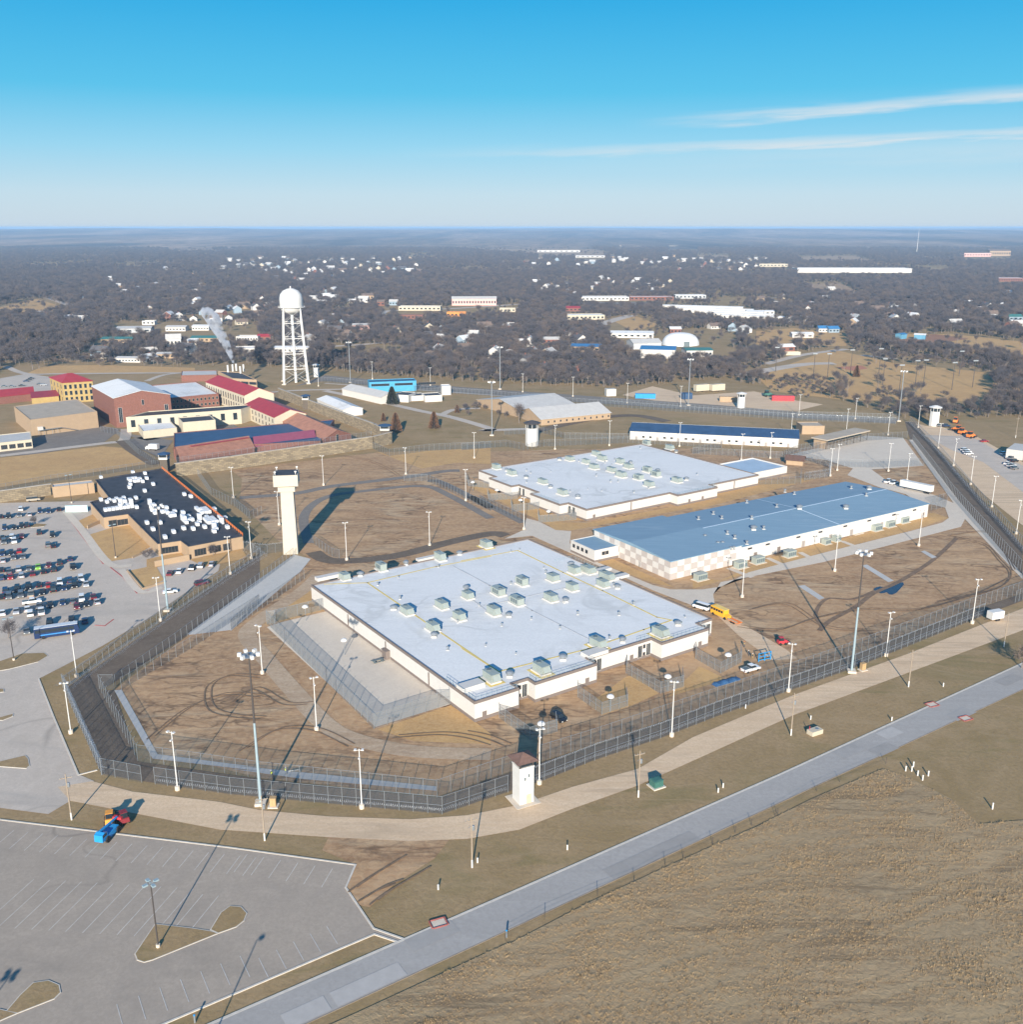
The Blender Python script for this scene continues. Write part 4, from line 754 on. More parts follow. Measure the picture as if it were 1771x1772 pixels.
for (x, y) in spots:
    p = P('1', x, y, HA - .4); z0 = HA - .395; g0 = ap[0]; p = g0 + ea * (round((p - g0).dot(ea) / 2.5) * 2.5) + eb * (round((p - g0).dot(eb) / 1.45) * 1.45)
    for (qx, qy, qz) in taken:
        if abs(qx - p.x) < .3 and abs(qy - p.y) < .3 and qz + 1.21 > z0: z0 = qz + 1.21
    if z0 > HA + 2.2: continue
    taken.append((p.x, p.y, z0)); inst(BN, (p.x, p.y, z0), eaz + rnd.uniform(-.03, .03), 'white wrapped insulation bundle on the black administration roof', 'white bundles on the black roof')
a, b = top('1', 1105, 832, HA), top('1', 1655, 1288, HA); orr = thing('safety_rail', 'orange safety rail along the edge of the black administration roof', 'railing', a)
mb = MB(); n_ = int((b - a).length / 2.5)
for i in range(n_ + 1): c = a.lerp(b, i / n_); mb.tube((c.x, c.y, HA), (c.x, c.y, HA + 1.2), .07, n=4)
bw(mb, 'upright', M_orange, orr)
mb = MB()
for z_ in (.5, .85, 1.2): mb.tube((a.x, a.y, HA + z_), (b.x, b.y, HA + z_), .09, n=4)
bw(mb, 'rail', M_orange, orr)
d_ = (b - a); n__ = Vector((d_.y, -d_.x, 0)).normalized()
# low retaining walls before the administration building
for s, h_ in (('1 600 1240, 710 1190, 700 1160', 1.4), ('1 870 1530, 975 1655, 1120 1610', .7), ('1 1060 1500, 1290 1455', 2.2), ('1 905 1440, 1050 1375', .6)):
    pts = PS(s); mb = MB()
    for a, b in zip(pts, pts[1:]): dd = b - a; mb.box((a + b) / 2 + Vector((0, 0, h_ / 2)), (dd.length + .3, .35, h_), math.atan2(dd.y, dd.x))
    tag(mb.build('retaining_wall', M_tanwall), {1.4: 'stepped tan retaining wall by the administration entrance', .7: 'low angled tan garden wall above the red kerb', 2.2: 'tall tan wing wall beside four parked cars', .6: 'short low tan wall on the front lawn'}[h_], 'wall')
# ---- the limestone wall and its watch booths
def stone_wall(pts, h, label, thick=1.0):
    t = thing('stone_wall', label, 'wall', pts[0]); mb = MB(); uvs = []; s0 = 0
    for a, b in zip(pts, pts[1:]):
        d = b - a; L = d.length; n = Vector((-d.y, d.x, 0)).normalized() * thick / 2
        for p, q in ((a - n, b - n), (b + n, a + n)):
            mb.quad((p.x, p.y, 0), (q.x, q.y, 0), (q.x, q.y, h), (p.x, p.y, h)); uvs += [(s0, 0), (s0 + L, 0), (s0 + L, h), (s0, h)]
        s0 += L
    o = bw(mb, 'masonry', M_stone, t); uv = o.data.uv_layers.new(name='UVMap')
    for i, c in enumerate(uvs): uv.data[i].uv = c
    mb = MB()
    for a, b in zip(pts, pts[1:]): d = b - a; mb.box((a + b) / 2 + Vector((0, 0, h + .15)), (d.length + thick, thick + .3, .3), math.atan2(d.y, d.x))
    bw(mb, 'coping', mat('grey_stone_coping', (.36, .32, .27), .9, .15, .5), t); return t
WH = 6.4
stone_wall(PS('1 1205 885; 2 0 835, 965 692'), WH, 'long limestone wall above the bare yard slope')
stone_wall(PS('2 1090 660, 980 600, 510 420, 330 345'), WH, 'limestone wall running back past the white shed')
stone_wall(PS('1 -80 1072, 350 1010'), 5, 'limestone wall at the back of the staff lot')
stone_wall(PS('2 970 692, 1095 660'), WH, 'short limestone return wall under the corner watch booth')
def booth(base, h, label, s=1.0):
    t = thing('watch_booth', label, 'watch booth', base); b_ = Vector(base)
    MB().box((0, 0, h / 2), (3.6 * s, 3.6 * s, h)).build('pier', M_stone, t); MB().box((0, 0, h + .5), (4.2 * s, 4.2 * s, 1.0)).build('sill_wall', M_white, t)
    MB().box((0, 0, h + 1.7), (3.7 * s, 3.7 * s, 1.4)).build('glazing', M_glass, t)
    mb = MB()
    for x in (-1, 1):
        for y in (-1, 1): mb.box((x * 1.95 * s, y * 1.95 * s, h + 1.7), (.2, .2, 1.4))
    mb.build('mullion', M_white, t); mb = MB().lathe((0, 0, h + 2.4), [(3.2 * s, 0), (3.2 * s, .25), (.3, 1.1)], 8); mb.build('roof', M_navy, t); return t
booth(P('1', 1130, 850), 6.4, 'watch booth with dark roof on the wall above the administration building'); booth(P('2', 515, 425), 6.4, 'white watch booth on the stone wall by the white shed')
booth(P('2', 1055, 655), 7.4, 'dark-roofed watch booth at the corner of the stone wall', 1.2)
# ---- towers
b_ = P('2', 412, 1400); b_.z = 0; HT = 30.6
tw1 = thing('watch_tower', 'tall cream concrete watch tower with wide flat-topped cab, by the sloped channel', 'tower', b_, R_(8)); MB().box((0, 0, 12), (5.2, 5.2, 24), 0, 0, .86).build('shaft', M_tower, tw1)
MB().box((0, 0, 24.7), (6.0, 6.0, 1.8)).build('collar', M_tower, tw1); cab_shade = MB().box((0, 0, 25.85), (5.6, 5.6, .5)).build('glazing', M_glass, tw1)  # dark band between collar and cab stands in for the cab's shadow
MB().box((0, 0, 28.15), (8.6, 8.6, 4.1)).build('cab', M_tower, tw1); MB().box((0, 0, 30.26), (8.0, 8.0, .12)).build('roof', M_black, tw1)
for x, y in ((-3.6, -3.6), (3.6, -3.6), (-3.6, 3.6), (3.6, 3.6)): mb = MB().tube((x, y, 30.2), (x, y, 31.3), .12, n=6); mb.box((x, y, 31.4), (.7, .5, .4)); mb.build('floodlight', M_polew, tw1)
b_ = P('A', 906, 1384); tw2 = thing('guard_tower', 'white guard tower with rusty red hipped roof at the corner of the front fence', 'tower', b_, R_(27))
MB().box((0, 0, 4.2), (3.3, 3.3, 8.4)).build('shaft', M_polew, tw2); MB().box((0, 0, .06), (5.6, 5.6, .12)).build('footing', M_conc, tw2)
MB().box((0, 0, 9.1), (2.8, 2.8, 1.5)).build('glazing', M_glass, tw2); mb = MB()
for x in (-1, 1):
    for y in (-1, 1): mb.box((x * 1.5, y * 1.5, 9.15), (.25, .25, 1.5))
mb.build('mullion', M_poled, tw2); MB().box((0, 0, 8.45), (3.5, 3.5, .25)).build('sill', M_polew, tw2)
mb = MB(); z_ = 9.9; e_ = 2.5
for i in range(4):
    a1_ = [(-e_, -e_), (e_, -e_), (e_, e_), (-e_, e_)]; p, q = a1_[i], a1_[(i + 1) % 4]; mb.tri((*p, z_), (*q, z_), (0, 0, z_ + 1.35))
mb.quad((-e_, e_, z_), (e_, e_, z_), (e_, -e_, z_), (-e_, -e_, z_)); mb.build('roof', mat('rusty_red_roof', (.155, .092, .072), .85, .25, .8), tw2)
MB().box((.5, -1.7, 1.1), (1.1, .12, 2.2)).build('door', mat('tan_door', (.52, .42, .30), .7, .1, 1), tw2)
for x, z_ in ((.5, 6.5), (-.4, 5.9)): MB().box((x, -1.68, z_), (.35, .08, .7)).build('slit_window', M_hvacd, tw2)
def round_tower(base, h, r, label, roof=True):
    t = thing('guard_tower', label, 'tower', base); MB().lathe((0, 0, 0), [(r, 0), (r * .97, h * .68)], 8).build('shaft', M_polew, t)
    MB().lathe((0, 0, h * .68), [(r * .9, 0), (r * .9, h * .17)], 8).build('glazing', M_glass, t); mb = MB()
    for k in range(8): a = math.pi / 4 * k; mb.tube((r * .95 * math.cos(a), r * .95 * math.sin(a), h * .68), (r * .95 * math.cos(a), r * .95 * math.sin(a), h * .86), .14, n=4)
    mb.build('mullion', M_polew, t); MB().lathe((0, 0, h * .855), [(r * 1.35, 0), (r * 1.35, .3), (r * .3, h * .1)], 8).build('roof', M_poled if roof else M_polew, t); return t
round_tower(P('3', 478, 672), 14.5, 3.6, 'white eight-sided guard tower with dark roof and gallery by the back fence')
round_tower(P('4', 258, 328), 11, 2.6, 'white guard tower with white top at the gravel work yard', False); round_tower(P('4', 1293, 424), 13, 2.9, 'white guard tower at the far right corner beside parked cars', False)
round_tower(P('2', 583, 205), 11, 2.4, 'small white guard tower behind the water tower legs', False)
# water tower
b_ = P('A', 513, 662); hW = 70.5; wt = thing('water_tower', 'white legged water tower with round tank rising over the old prison', 'water tower', b_); rT = 8.6
MB().lathe((0, 0, 0), [(.8, 52.2), (4.5, 52.6), (7.4, 54.2), (rT, 57.2), (rT, 63.5), (7.9, 66.6), (5.6, 69.3), (2.6, 70.6), (.5, 71)], 28).build('tank', M_polew, wt, True)
MB().lathe((0, 0, 57.0), [(rT, -.1), (rT + 1.3, -.1), (rT + 1.3, .1), (rT, .1)], 28).build('balcony', M_polew, wt); MB().lathe((0, 0, 71), [(.5, 0), (.5, 1.2), (.1, 1.5)], 8).build('finial', M_polew, wt)
mb = MB()
for k in range(28): a = 2 * math.pi * k / 28; mb.tube(((rT + 1.2) * math.cos(a), (rT + 1.2) * math.sin(a), 57), ((rT + 1.2) * math.cos(a), (rT + 1.2) * math.sin(a), 58.1), .06, n=4)
mb.build('balcony_rail', M_polew, wt)
legs = []
for k in range(4):
    a = math.pi / 4 + math.pi / 2 * k + .25; foot_ = Vector((13 * math.cos(a), 13 * math.sin(a), 0)); head = Vector((rT * math.cos(a), rT * math.sin(a), 57)); legs.append((foot_, head))
    MB().tube(foot_, head, .75, .6, 8).build('leg', M_polew, wt); MB().box((foot_.x, foot_.y, .3), (3, 3, .6)).build('footing', M_conc, wt)
lv = [.2, .4, .6, .8]
for i in range(4):
    (f0, h0), (f1, h1) = legs[i], legs[(i + 1) % 4]
    for t_ in lv: MB().tube(f0.lerp(h0, t_), f1.lerp(h1, t_), .28, n=5).build('strut', M_polew, wt)
    for t0, t1 in zip([0] + lv, lv + [.98]):
        MB().tube(f0.lerp(h0, t0), f1.lerp(h1, t1), .1, n=4).build('tie_rod', M_polew, wt); MB().tube(f1.lerp(h1, t0), f0.lerp(h0, t1), .1, n=4).build('tie_rod', M_polew, wt)
MB().tube((0, 0, 0), (0, 0, 52.5), 1.0, n=12).build('riser_pipe', M_polew, wt)
# ================================================================ fences
PROTO = {}
def post_mesh(h, arm):
    k = ('post', round(h, 2), arm)
    if k not in PROTO:
        mb = MB().tube((0, 0, 0), (0, 0, h), .055, n=5)
        if arm: mb.tube((0, 0, h - .05), (arm * .45, 0, h + .5), .04, n=4)
        me = bpy.data.meshes.new('post'); me.from_pydata(mb.v, [], mb.f); me.materials.append(M_galv); PROTO[k] = me
    return PROTO[k]
M_razor = mat('razor_wire', (.72, .74, .76), .35, .25, 1.5, metal=.5)
def coil(mb, pts, z, r, pitch, wd=.022, jit=.3):
    cr_ = random.Random(len(mb.v) + int(z * 10))
    for a, b in zip(pts, pts[1:]):
        d = b - a; L = d.length
        if L < .2: continue
        d = d / L; n = Vector((-d.y, d.x, 0)); k = int(L / pitch); prev = None
        for i in range(k * 7):
            t = 2 * math.pi * i / 7; s = L * i / (k * 7); rr = r * (1 + cr_.uniform(-jit, jit))
            p = a + d * s + n * (rr * math.cos(t)) + Vector((0, 0, z + rr * math.sin(t)))
            if prev is not None: w_ = d * wd; mb.quad(prev - w_, prev + w_, p + w_, p - w_)
            prev = p
def fence(name, label, pts, h=4.2, sp=3.0, arm=0, razor=(), group=None, alpha=None, rails=1):
    pts = [Vector((p[0], p[1], 0)) for p in pts]; t = thing(name, label, 'fence', pts[0], 0, group); mb = MB(); rl = MB(); o0 = pts[0]
    for a, b in zip(pts, pts[1:]):
        mb.quad((a.x, a.y, .03), (b.x, b.y, .03), (b.x, b.y, h), (a.x, a.y, h))
        for k in range(rails): z = h - .05 if k == 0 else h * .5; rl.tube((a.x, a.y, z), (b.x, b.y, z), .04, n=4)
        d = b - a; n = max(1, round(d.length / sp)); me = post_mesh(h, arm); rz = math.atan2(-d.x, d.y)
        for i in range(n + (1 if b is pts[-1] else 0)):
            c = a.lerp(b, i / n) - o0; o = bpy.data.objects.new('post', me); C.objects.link(o); o.parent = t; o.location = c; o.rotation_euler = (0, 0, rz)
    bw(mb, 'chain_link_mesh', M_penlink if name in ('exercise_pen', 'court_fence') else M_link, t); bw(rl, 'rail', M_galv, t)
    if razor:
        mb = MB()
        for z, r, pitch, off in razor:
            sh = []
            for i, p in enumerate(pts):
                d = (pts[min(i + 1, len(pts) - 1)] - pts[max(i - 1, 0)]).normalized(); sh.append(p + Vector((-d.y, d.x, 0)) * off)
            coil(mb, sh, z, r, pitch)
        bw(mb, 'razor_coil', M_razor, t)
    return t
fence('security_fence', 'outer chain link fence with razor coils along the front gravel road', PS('A 269 1357, 400 1375, 569 1391, 766 1409, 880 1371'), razor=((.7, .3, .45, .6),), rails=2)
fence('security_fence', 'outer razor-topped chain link fence running right from the red-roofed guard tower', PS('A 925 1357, 1030 1316, 1144 1278, 1250 1237, 1480 1156, 1703 1066'), razor=((.8, .3, .45, .6), (4.1, .2, .5, 0)), rails=2)
fence('security_fence', 'short outer fence run by the staff lot corner', PS('A 177 1341, 246 1354'), rails=2)
fence('security_fence', 'outer fence thick with razor coils along the corner of the staff lot', PS('A 110 1192, 140 1260, 176 1341'), razor=((.5, .45, .5, .4), (1.6, .45, .6, .4), (3.4, .4, .6, .2), (4.2, .35, .6, 0)), rails=1)
fence('security_fence', 'outer fence with several rows of razor coils beside the staff lot and grey gravel', PS('A 110 1192, 200 1128, 300 1060, 400 994, 452 963, 428 950'), h=3.2, razor=((.4, .45, .55, -.6), (.4, .45, .55, -2.2), (1.4, .45, .6, -1.4), (3.2, .35, .6, 0), (.4, .35, 1.6, 2.6)))
fence('inner_fence', 'inner chain link fence with angled arms facing the basketball yard', PS('A 239 1317, 330 1329, 450 1347, 640 1367, 757 1380, 850 1347, 890 1334'), arm=1, rails=1)
fence('inner_fence', 'inner chain link fence with angled arms between the guard tower and the right corner', PS('A 935 1318, 1040 1285, 1181 1236, 1445 1145, 1687 1054, 1771 1026, 1850 995'), arm=1)
fence('inner_fence', 'inner fence along the left dirt strip below the channel', PS('A 239 1317; 5 680 955; 5 780 955'), arm=1)
fence('inner_fence', 'inner fence along the foot of the sloped channel', PS('5 790 940, 1200 650, 1771 232; 6 430 55'), h=3.6)
fence('inner_fence', 'fence on the upper edge of the yard below the channel', PS('5 830 958, 1300 680, 1771 375; 6 0 555, 500 205'), h=3.4, arm=1)
fence('security_fence', 'outer razor fence running up the right side past the gravel yard', PS('4 1165 410, 1300 545, 1560 850, 1771 1085; A 1850 1035'), razor=((.5, .4, .8, -.7), (1.4, .4, .8, -.7), (4.2, .35, .9, 0)))
fence('inner_fence', 'inner fence running up the right side beside the pale path', PS('4 1180 512, 1400 800, 1771 1218; A 1850 1060'), arm=1)
fence('inner_fence', 'short fence at the right corner by the gravel gap', PS('8 1730 290, 1771 270; A 1850 1010'))
fence('inner_fence', 'fence from the tall watch tower to the administration building', PS('2 90 1390, 150 1400, 250 1410, 360 1395'), h=3.6, razor=((3.6, .3, .9, 0),))
fence('yard_fence', 'curving chain link fence on the left of the bare oval yard', PS('2 10 1060, 130 1180, 210 1140'), h=3.6); fence('yard_fence', 'chain link fence on the slope below the stone wall', PS('1 1350 880, 1440 1010, 1600 1090, 1700 1160'), h=3.6)
fence('yard_fence', 'chain link fence curving along the foot of the oval yard', PS('2 560 1340, 690 1430, 740 1440'), h=3.4); fence('yard_fence', 'chain link fence beside the slanting walk to the far cell block', PS('2 1180 915, 1340 915, 1440 960, 1771 1120; 3 120 1060, 420 1195'), h=3.4)
fence('yard_fence', 'fence before the corner watch booth', PS('2 970 695, 1080 745, 1350 710, 1530 700, 1771 690; 3 0 705, 300 680, 420 705, 560 680, 1130 655'), h=3.8); fence('yard_fence', 'fence below the blue-roofed hall', PS('3 1130 655, 1771 690; 4 0 575, 480 600, 560 560, 690 545'), h=3.6)
fence('yard_fence', 'second fence beside the back drive', PS('3 290 600, 560 590, 700 625, 1140 630'), h=3.4)
fence('back_fence', 'long back fence beside the asphalt back road', PS('2 620 240, 1240 300, 1771 335; 3 700 385, 1771 465; 4 560 395, 1090 415'), h=4, razor=((4, .35, 1.2, 0),)); fence('back_fence', 'back fence on the far side of the asphalt back road', PS('3 950 385, 1771 450; 4 560 380, 1100 395'), h=4)
fence('yard_fence', 'fence on the lawn behind the limestone wall', PS('1 0 985, 350 920, 640 880, 1080 815'), h=3.4); fence('yard_fence', 'fences lining the old prison drive', PS('1 690 580, 800 600, 950 740, 1060 800'), h=3.6)
fence('yard_fence', 'fence on top of the long limestone wall', PS('1 1215 872; 2 0 822, 960 682'), h=8.6)
fence('yard_fence', 'wire pens by the gatehouse', PS('4 565 600, 640 620, 735 650, 735 700, 600 720'), h=4, razor=((4, .5, .7, 0), (1, .5, .7, 0), (2.2, .5, .7, 0))); fence('yard_fence', 'fence at the end of the annex', PS('4 360 740, 580 735, 580 690'), h=3.5)
fence('yard_fence', 'fence pens at the far end of the blue-roofed workshop', PS('4 1280 880, 1360 860, 1365 820, 1280 840'), h=3)
fence('gate_fence', 'gate fence across the service apron', PS('4 500 605, 690 560, 940 505, 1150 492'), h=4); fence('gate_fence', 'cross fence over the pale apron', PS('4 720 640, 940 650, 1240 640'), h=4)
fence('court_fence', 'tall chain link fence with angled top around the ball court', PS('6 305 505, 245 510, 975 1225, 1492 1058'), h=4.2, sp=3.6, arm=-1, rails=2); fence('court_fence', 'chain link fence closing the top of the ball court', PS('6 300 498, 680 402'), h=4, sp=4)
cg = 'wire exercise pens before the near cell block'
for s, lab in (('7 250 1100, 255 1150, 465 1300, 650 1245, 640 1190', 'wire exercise pen shaded by the guard tower shadow'), ('7 790 985, 790 1010, 955 1128, 1130 1072, 1120 1020', 'wire exercise pen beside the white dish in the middle of the front lawn'), ('7 1125 800, 1120 850, 1355 985, 1510 940, 1500 880', 'wire exercise pen with a white dish near the second bay'), ('8 20 560, 15 590, 150 668, 260 610, 255 570', 'wire exercise pen near the workers and the parked pickup')):
    fence('exercise_pen', lab, PS(s), h=3.4, sp=2.4, rails=2, group=cg)
cg = 'wire exercise pens beside the farther cell block'
for s in ('3 30 900, 45 950, 190 965, 195 920', '3 175 1010, 185 1050, 380 1035, 420 1000', '3 335 1080, 345 1125, 525 1105, 530 1060', '3 520 1150, 525 1200, 780 1180, 700 1130'): fence('exercise_pen', 'small wire exercise pen beside the farther cell block', PS(s), h=3.2, sp=2.6, group=cg)
mb_t = thing('field_fence', 'thin wire fence with slender posts along the tall dry grass', 'fence', P('q', 1690, 1000))
fl_ = PS('r 90 1160, 330 1030, 655 890, 880 805, 1070 700, 1180 655, 1360 570, 1500 500, 1600 455, 1760 390; s 160 420, 430 260, 580 200, 880 80')
for p in fl_: bw(MB().tube((p.x, p.y, 0), (p.x, p.y, 1.6), .05, n=5), 'post', M_poled, mb_t)
mb = MB()
for a, b in zip(fl_, fl_[1:]):
    for z in (.6, 1.1, 1.5): mb.tube((a.x, a.y, z), (b.x, b.y, z), .012, n=3, cap=False)
bw(mb, 'wire', M_poled, mb_t)
# ================================================================ poles
def make_pole():
    t = thing('light_pole', '', 'light pole'); MB().lathe((0, 0, 0), [(.55, 0), (.55, .9), (.45, .95)], 10).build('footing', M_conc, t)
    MB().tube((0, 0, .9), (0, 0, 13.8), .14, .09, 8).build('shaft', M_polew, t); mb = MB().tube((-.8, 0, 13.5), (.8, 0, 13.5), .07, n=5); mb.build('crossarm', M_polew, t)
    for x in (-.75, .75): mb = MB().box((x, -.25, 13.75), (.5, .6, .24)); mb.build('floodlight', M_polew, t)
    MB().box((0, -.35, 11.9), (.35, .7, .25)).build('camera_bracket', M_polew, t); return t
LP = make_pole(); seen = []
MARKS = [(PS(a)[0], n) for a, n in (('1 1000 1000', 'beside the administration building'), ('6 900 800', 'near the ball court'), ('6 100 900', 'on the dirt below the sloped channel'), ('7 700 1000', 'before the near cell block'), ('A 906 1384', 'beside the red-roofed guard tower'), ('2 1100 1150', 'at the bare oval yard'), ('2 600 850', 'on the slope below the limestone wall'), ('4 700 1150', 'beside the drive of the blue-roofed workshop'), ('3 300 950', 'at the walk to the farther cell block'), ('3 800 690', 'behind the farther cell block'), ('4 850 600', 'at the service apron'), ('4 1500 750', 'on the gravel outside the right fence'), ('8 1500 300', 'at the front fence near the cargo trailer'), ('8 700 650', 'at the front fence near the tan cabinet'), ('p 1200 0', 'at the front fence before the left dirt yard'), ('5 480 1100', 'at the corner of the staff lot'), ('5 1100 450', 'along the razor coils by the staff lot'), ('3 900 350', 'along the asphalt back road'), ('4 700 370', 'at the back road by the work yard'), ('2 1200 260', 'behind the blue office'), ('4 1100 420', 'at the far corner of the fences'), ('3 1500 640', 'before the dark blue roofed hall'), ('4 350 560', 'behind the white annex'))]
def where(p): return min(MARKS, key=lambda m: (m[0] - p).length)[1]
polelist = {'5': '1095 490,525 870,485 1255,1212 1640', '6': '215 850,585 1235,893 1765', '7': '528 1600,1430 1275', '8': '513 765,1037 575,1500 400', '4': '265 1345,762 1205,1213 1070,738 695,775 665,1050 670,1150 720,1605 860,1737 1005,1400 640,1318 545,1492 740,1210 435,1048 475,825 455,570 370,872 390,260 610,415 600,527 482', '3': '27 1050,423 1245,85 760,635 700,1005 675,1483 680,415 310,757 340,1127 385,1490 410', '2': '790 1455,1355 1355,1603 1050,1193 870,1660 760,632 945,18 1030,330 1215,140 1445,597 270,965 222,1360 265', '1': '1570 1550'}
for k, txt in polelist.items():
    for s in txt.split(','):
        x, y = map(float, s.split()); p = P(k, x, y); far = p.y > 520
        if any((p - q).length < 4 for q in seen): continue
        seen.append(p)
        inst(LP, p, rnd.uniform(-.5, .5), 'slim white light pole ' + where(p), 'white light poles ' + where(p), (1, 1, rnd.uniform(.96, 1.04)))
def mast(base, h, label, m=M_poleb, dark=.55):
    t = thing('high_mast_light', label, 'light mast', base, rnd.uniform(-.3, .3)); hs = h * dark
    MB().tube((0, 0, .5), (0, 0, hs), .32, .24, 10).build('lower_shaft', m, t); MB().tube((0, 0, hs), (0, 0, h), .23, .14, 10).build('upper_shaft', M_poled if dark < 1 else m, t)
    MB().box((0, 0, .3), (2.2, 2.2, .6)).build('footing', M_conc, t); MB().lathe((0, 0, h - .4), [(1.5, -.06), (1.6, 0), (1.5, .06)], 14).build('lamp_ring', M_galv, t)
    for k in range(6):
        a = math.pi / 3 * k; x, y = 1.8 * math.cos(a), 1.8 * math.sin(a); mb = MB().box((x, y, h - .2), (.75, .6, .75), a); mb.tube((0, 0, h - .4), (x, y, h - .4), .06, n=4); mb.build('floodlight', M_polew, t)
    return t
mast(P('A', 452, 1391), 34, 'tall pale blue light mast inside the front fence beside a tan cabinet'); mast(P('8', 852, 660), 34, 'tall light mast by the front fence with a walled tan cabinet'); mast(P('5', 1145, 420), 34, 'tall pale blue light mast beside the staff lot driveway')
for s, lab in (('3 205 605', 'tall light mast by the eight-sided guard tower'), ('3 260 290', 'tall light mast behind the tan gabled workshop'), ('4 1105 400', 'tall light mast at the far corner of the fences'), ('3 1543 400', 'tall light mast in the gravel work yard'), ('2 815 245', 'tall light mast beside the blue office')): mast(PS(s)[0], 31, lab, M_galv, .99)
def lot_light(base, h, label, n=4, group=None):
    t = thing('parking_lot_light', label, 'light pole', base, .3, group); MB().tube((0, 0, .6), (0, 0, h), .14, .1, 8).build('shaft', M_poled, t); MB().lathe((0, 0, 0), [(.35, 0), (.35, .7)], 10).build('footing', M_conc, t)
    for k in range(n):
        a = 2 * math.pi * k / n + .5; x, y = .95 * math.cos(a), .95 * math.sin(a); mb = MB().box((x, y, h), (.8, .55, .28), a); mb.tube((0, 0, h), (x, y, h), .05, n=4); mb.build('lamp_head', M_poleb, t)
    return t
lot_light(P('p', 1080, 1140), 12.6, 'dark parking lot light with four heads on the triangular island')
tip = P('p', 1750, 1090); lot_light(Vector((tip.x - 2.2, tip.y - 37, 0)), 12.6, 'dark lot light standing at the roadside end of the empty lot', 1)
tip = P('p', 70, 1330); lot_light(Vector((tip.x - 2.2, tip.y - 37, 0)), 12.6, 'dark lot light standing near the second lot island', 4)
for s, lab in (('1 490 1065', 'dark lot light beside the blue banner'), ('1 790 1440', 'dark lot light on the lawn before the administration building'), ('5 97 760', 'dark lot light on the island by the coach bus')): lot_light(PS(s)[0], 12.6, lab, 2)
def utility(base, h, label, xf=True, rz=.4):
    t = thing('utility_pole', label, 'utility pole', base, rz); MB().tube((0, 0, 1.7), (0, 0, h), .16, .1, 8).build('shaft', M_wood, t); MB().tube((0, 0, 0), (0, 0, 1.7), .17, .165, 8).build('painted_base', M_polew, t)
    MB().box((0, .16, h - 1.0), (2.4, .12, .14)).build('crossarm', M_wood, t); mb = MB()
    for x in (-1.1, -.5, .5, 1.1): mb.tube((x, .16, h - .93), (x, .16, h - .65), .06, .04, 6)
    mb.build('insulator', M_galv, t)
    if xf: MB().lathe((.34, 0, h - 3.0), [(.25, 0), (.28, .1), (.28, .85), (.2, .95)], 10).build('transformer', M_galv, t); mb = MB().tube((0, 0, h - 2), (-.7, -.1, h - 2.3), .04, n=4); mb.build('bracket', M_galv, t)
    return t
for s, h, lab, xf in (('p 490 270', 10.5, 'wooden utility pole with white base by the lot entrance', True), ('q 208 370', 10, 'wooden utility pole with transformer beside the gravel road bend', True), ('q 1480 535', 11, 'wooden utility pole with guy wires on the grass below the gravel road', True), ('7 1203 1690', 11, 'wooden utility pole beside the green transformer box', True), ('8 527 1000', 11, 'wooden utility pole beside the concrete vault', True), ('8 1158 740', 10.5, 'wooden utility pole on the grass right of the tan cabinet', False), ('8 1670 525', 10.5, 'wooden utility pole near the white cargo trailer', False), ('4 1733 490', 12, 'wooden utility pole at the asphalt yard', False)): utility(PS(s)[0], h, lab, xf)
for s in each('i', '840 1140,815 1060,378 1100,472 1100,625 1070,950 1190,1055 1155,1110 1150,1300 1170,1348 1080,1437 1155,128 1050'): 
    p = PS(s)[0]; t = thing('ballfield_light', 'tall dark ballfield floodlight pole on the brown meadow', 'light pole', p, 0, 'ballfield floodlights'); MB().tube((0, 0, 0), (0, 0, 20), .3, .18, 6).build('shaft', M_poled, t); MB().box((0, 0, 20), (3.6, .5, .9)).build('lamp_bar', M_galv, t)
for s in each('i', '1065 275') : 
    p = PS(s)[0]; t = thing('radio_mast', 'slender radio mast standing above the far woods', 'mast', p); MB().tube((0, 0, 0), (0, 0, 98), 1.2, .5, 6).build('lattice', M_polew, t); MB().tube((0, 0, 98), (0, 0, 114), .3, .1, 5).build('aerial', M_polew, t)
# ================================================================ vehicles
PAINT = {'black': (.015, .016, .02), 'white': (.78, .78, .77), 'silver': (.42, .43, .45), 'grey': (.14, .15, .16), 'red': (.33, .02, .025), 'maroon': (.14, .02, .03), 'navy': (.02, .04, .10), 'green': (.25, .55, .05), 'tan': (.38, .33, .26), 'blue': (.04, .12, .28)}
PM = {k: mat(k + '_car_paint', v, .25, .03, 1, spec=.6) for k, v in PAINT.items()}
def loft(prof, wid, mb, m=0):
    """side profile (x, z) swept across the width, the flanks tucked in towards the top"""
    n = len(prof); i0 = len(mb.v)
    for sgn in (-1, 1):
        for x, z in prof: mb.v.append((x, sgn * wid(z), z))
    for k in range(n): a, b = k, (k + 1) % n; mb.f.append((i0 + a, i0 + b, i0 + n + b, i0 + n + a)); mb.m.append(m)
    mb.f.append(tuple(i0 + n - 1 - k for k in range(n))); mb.m.append(m); mb.f.append(tuple(i0 + n + k for k in range(n))); mb.m.append(m)
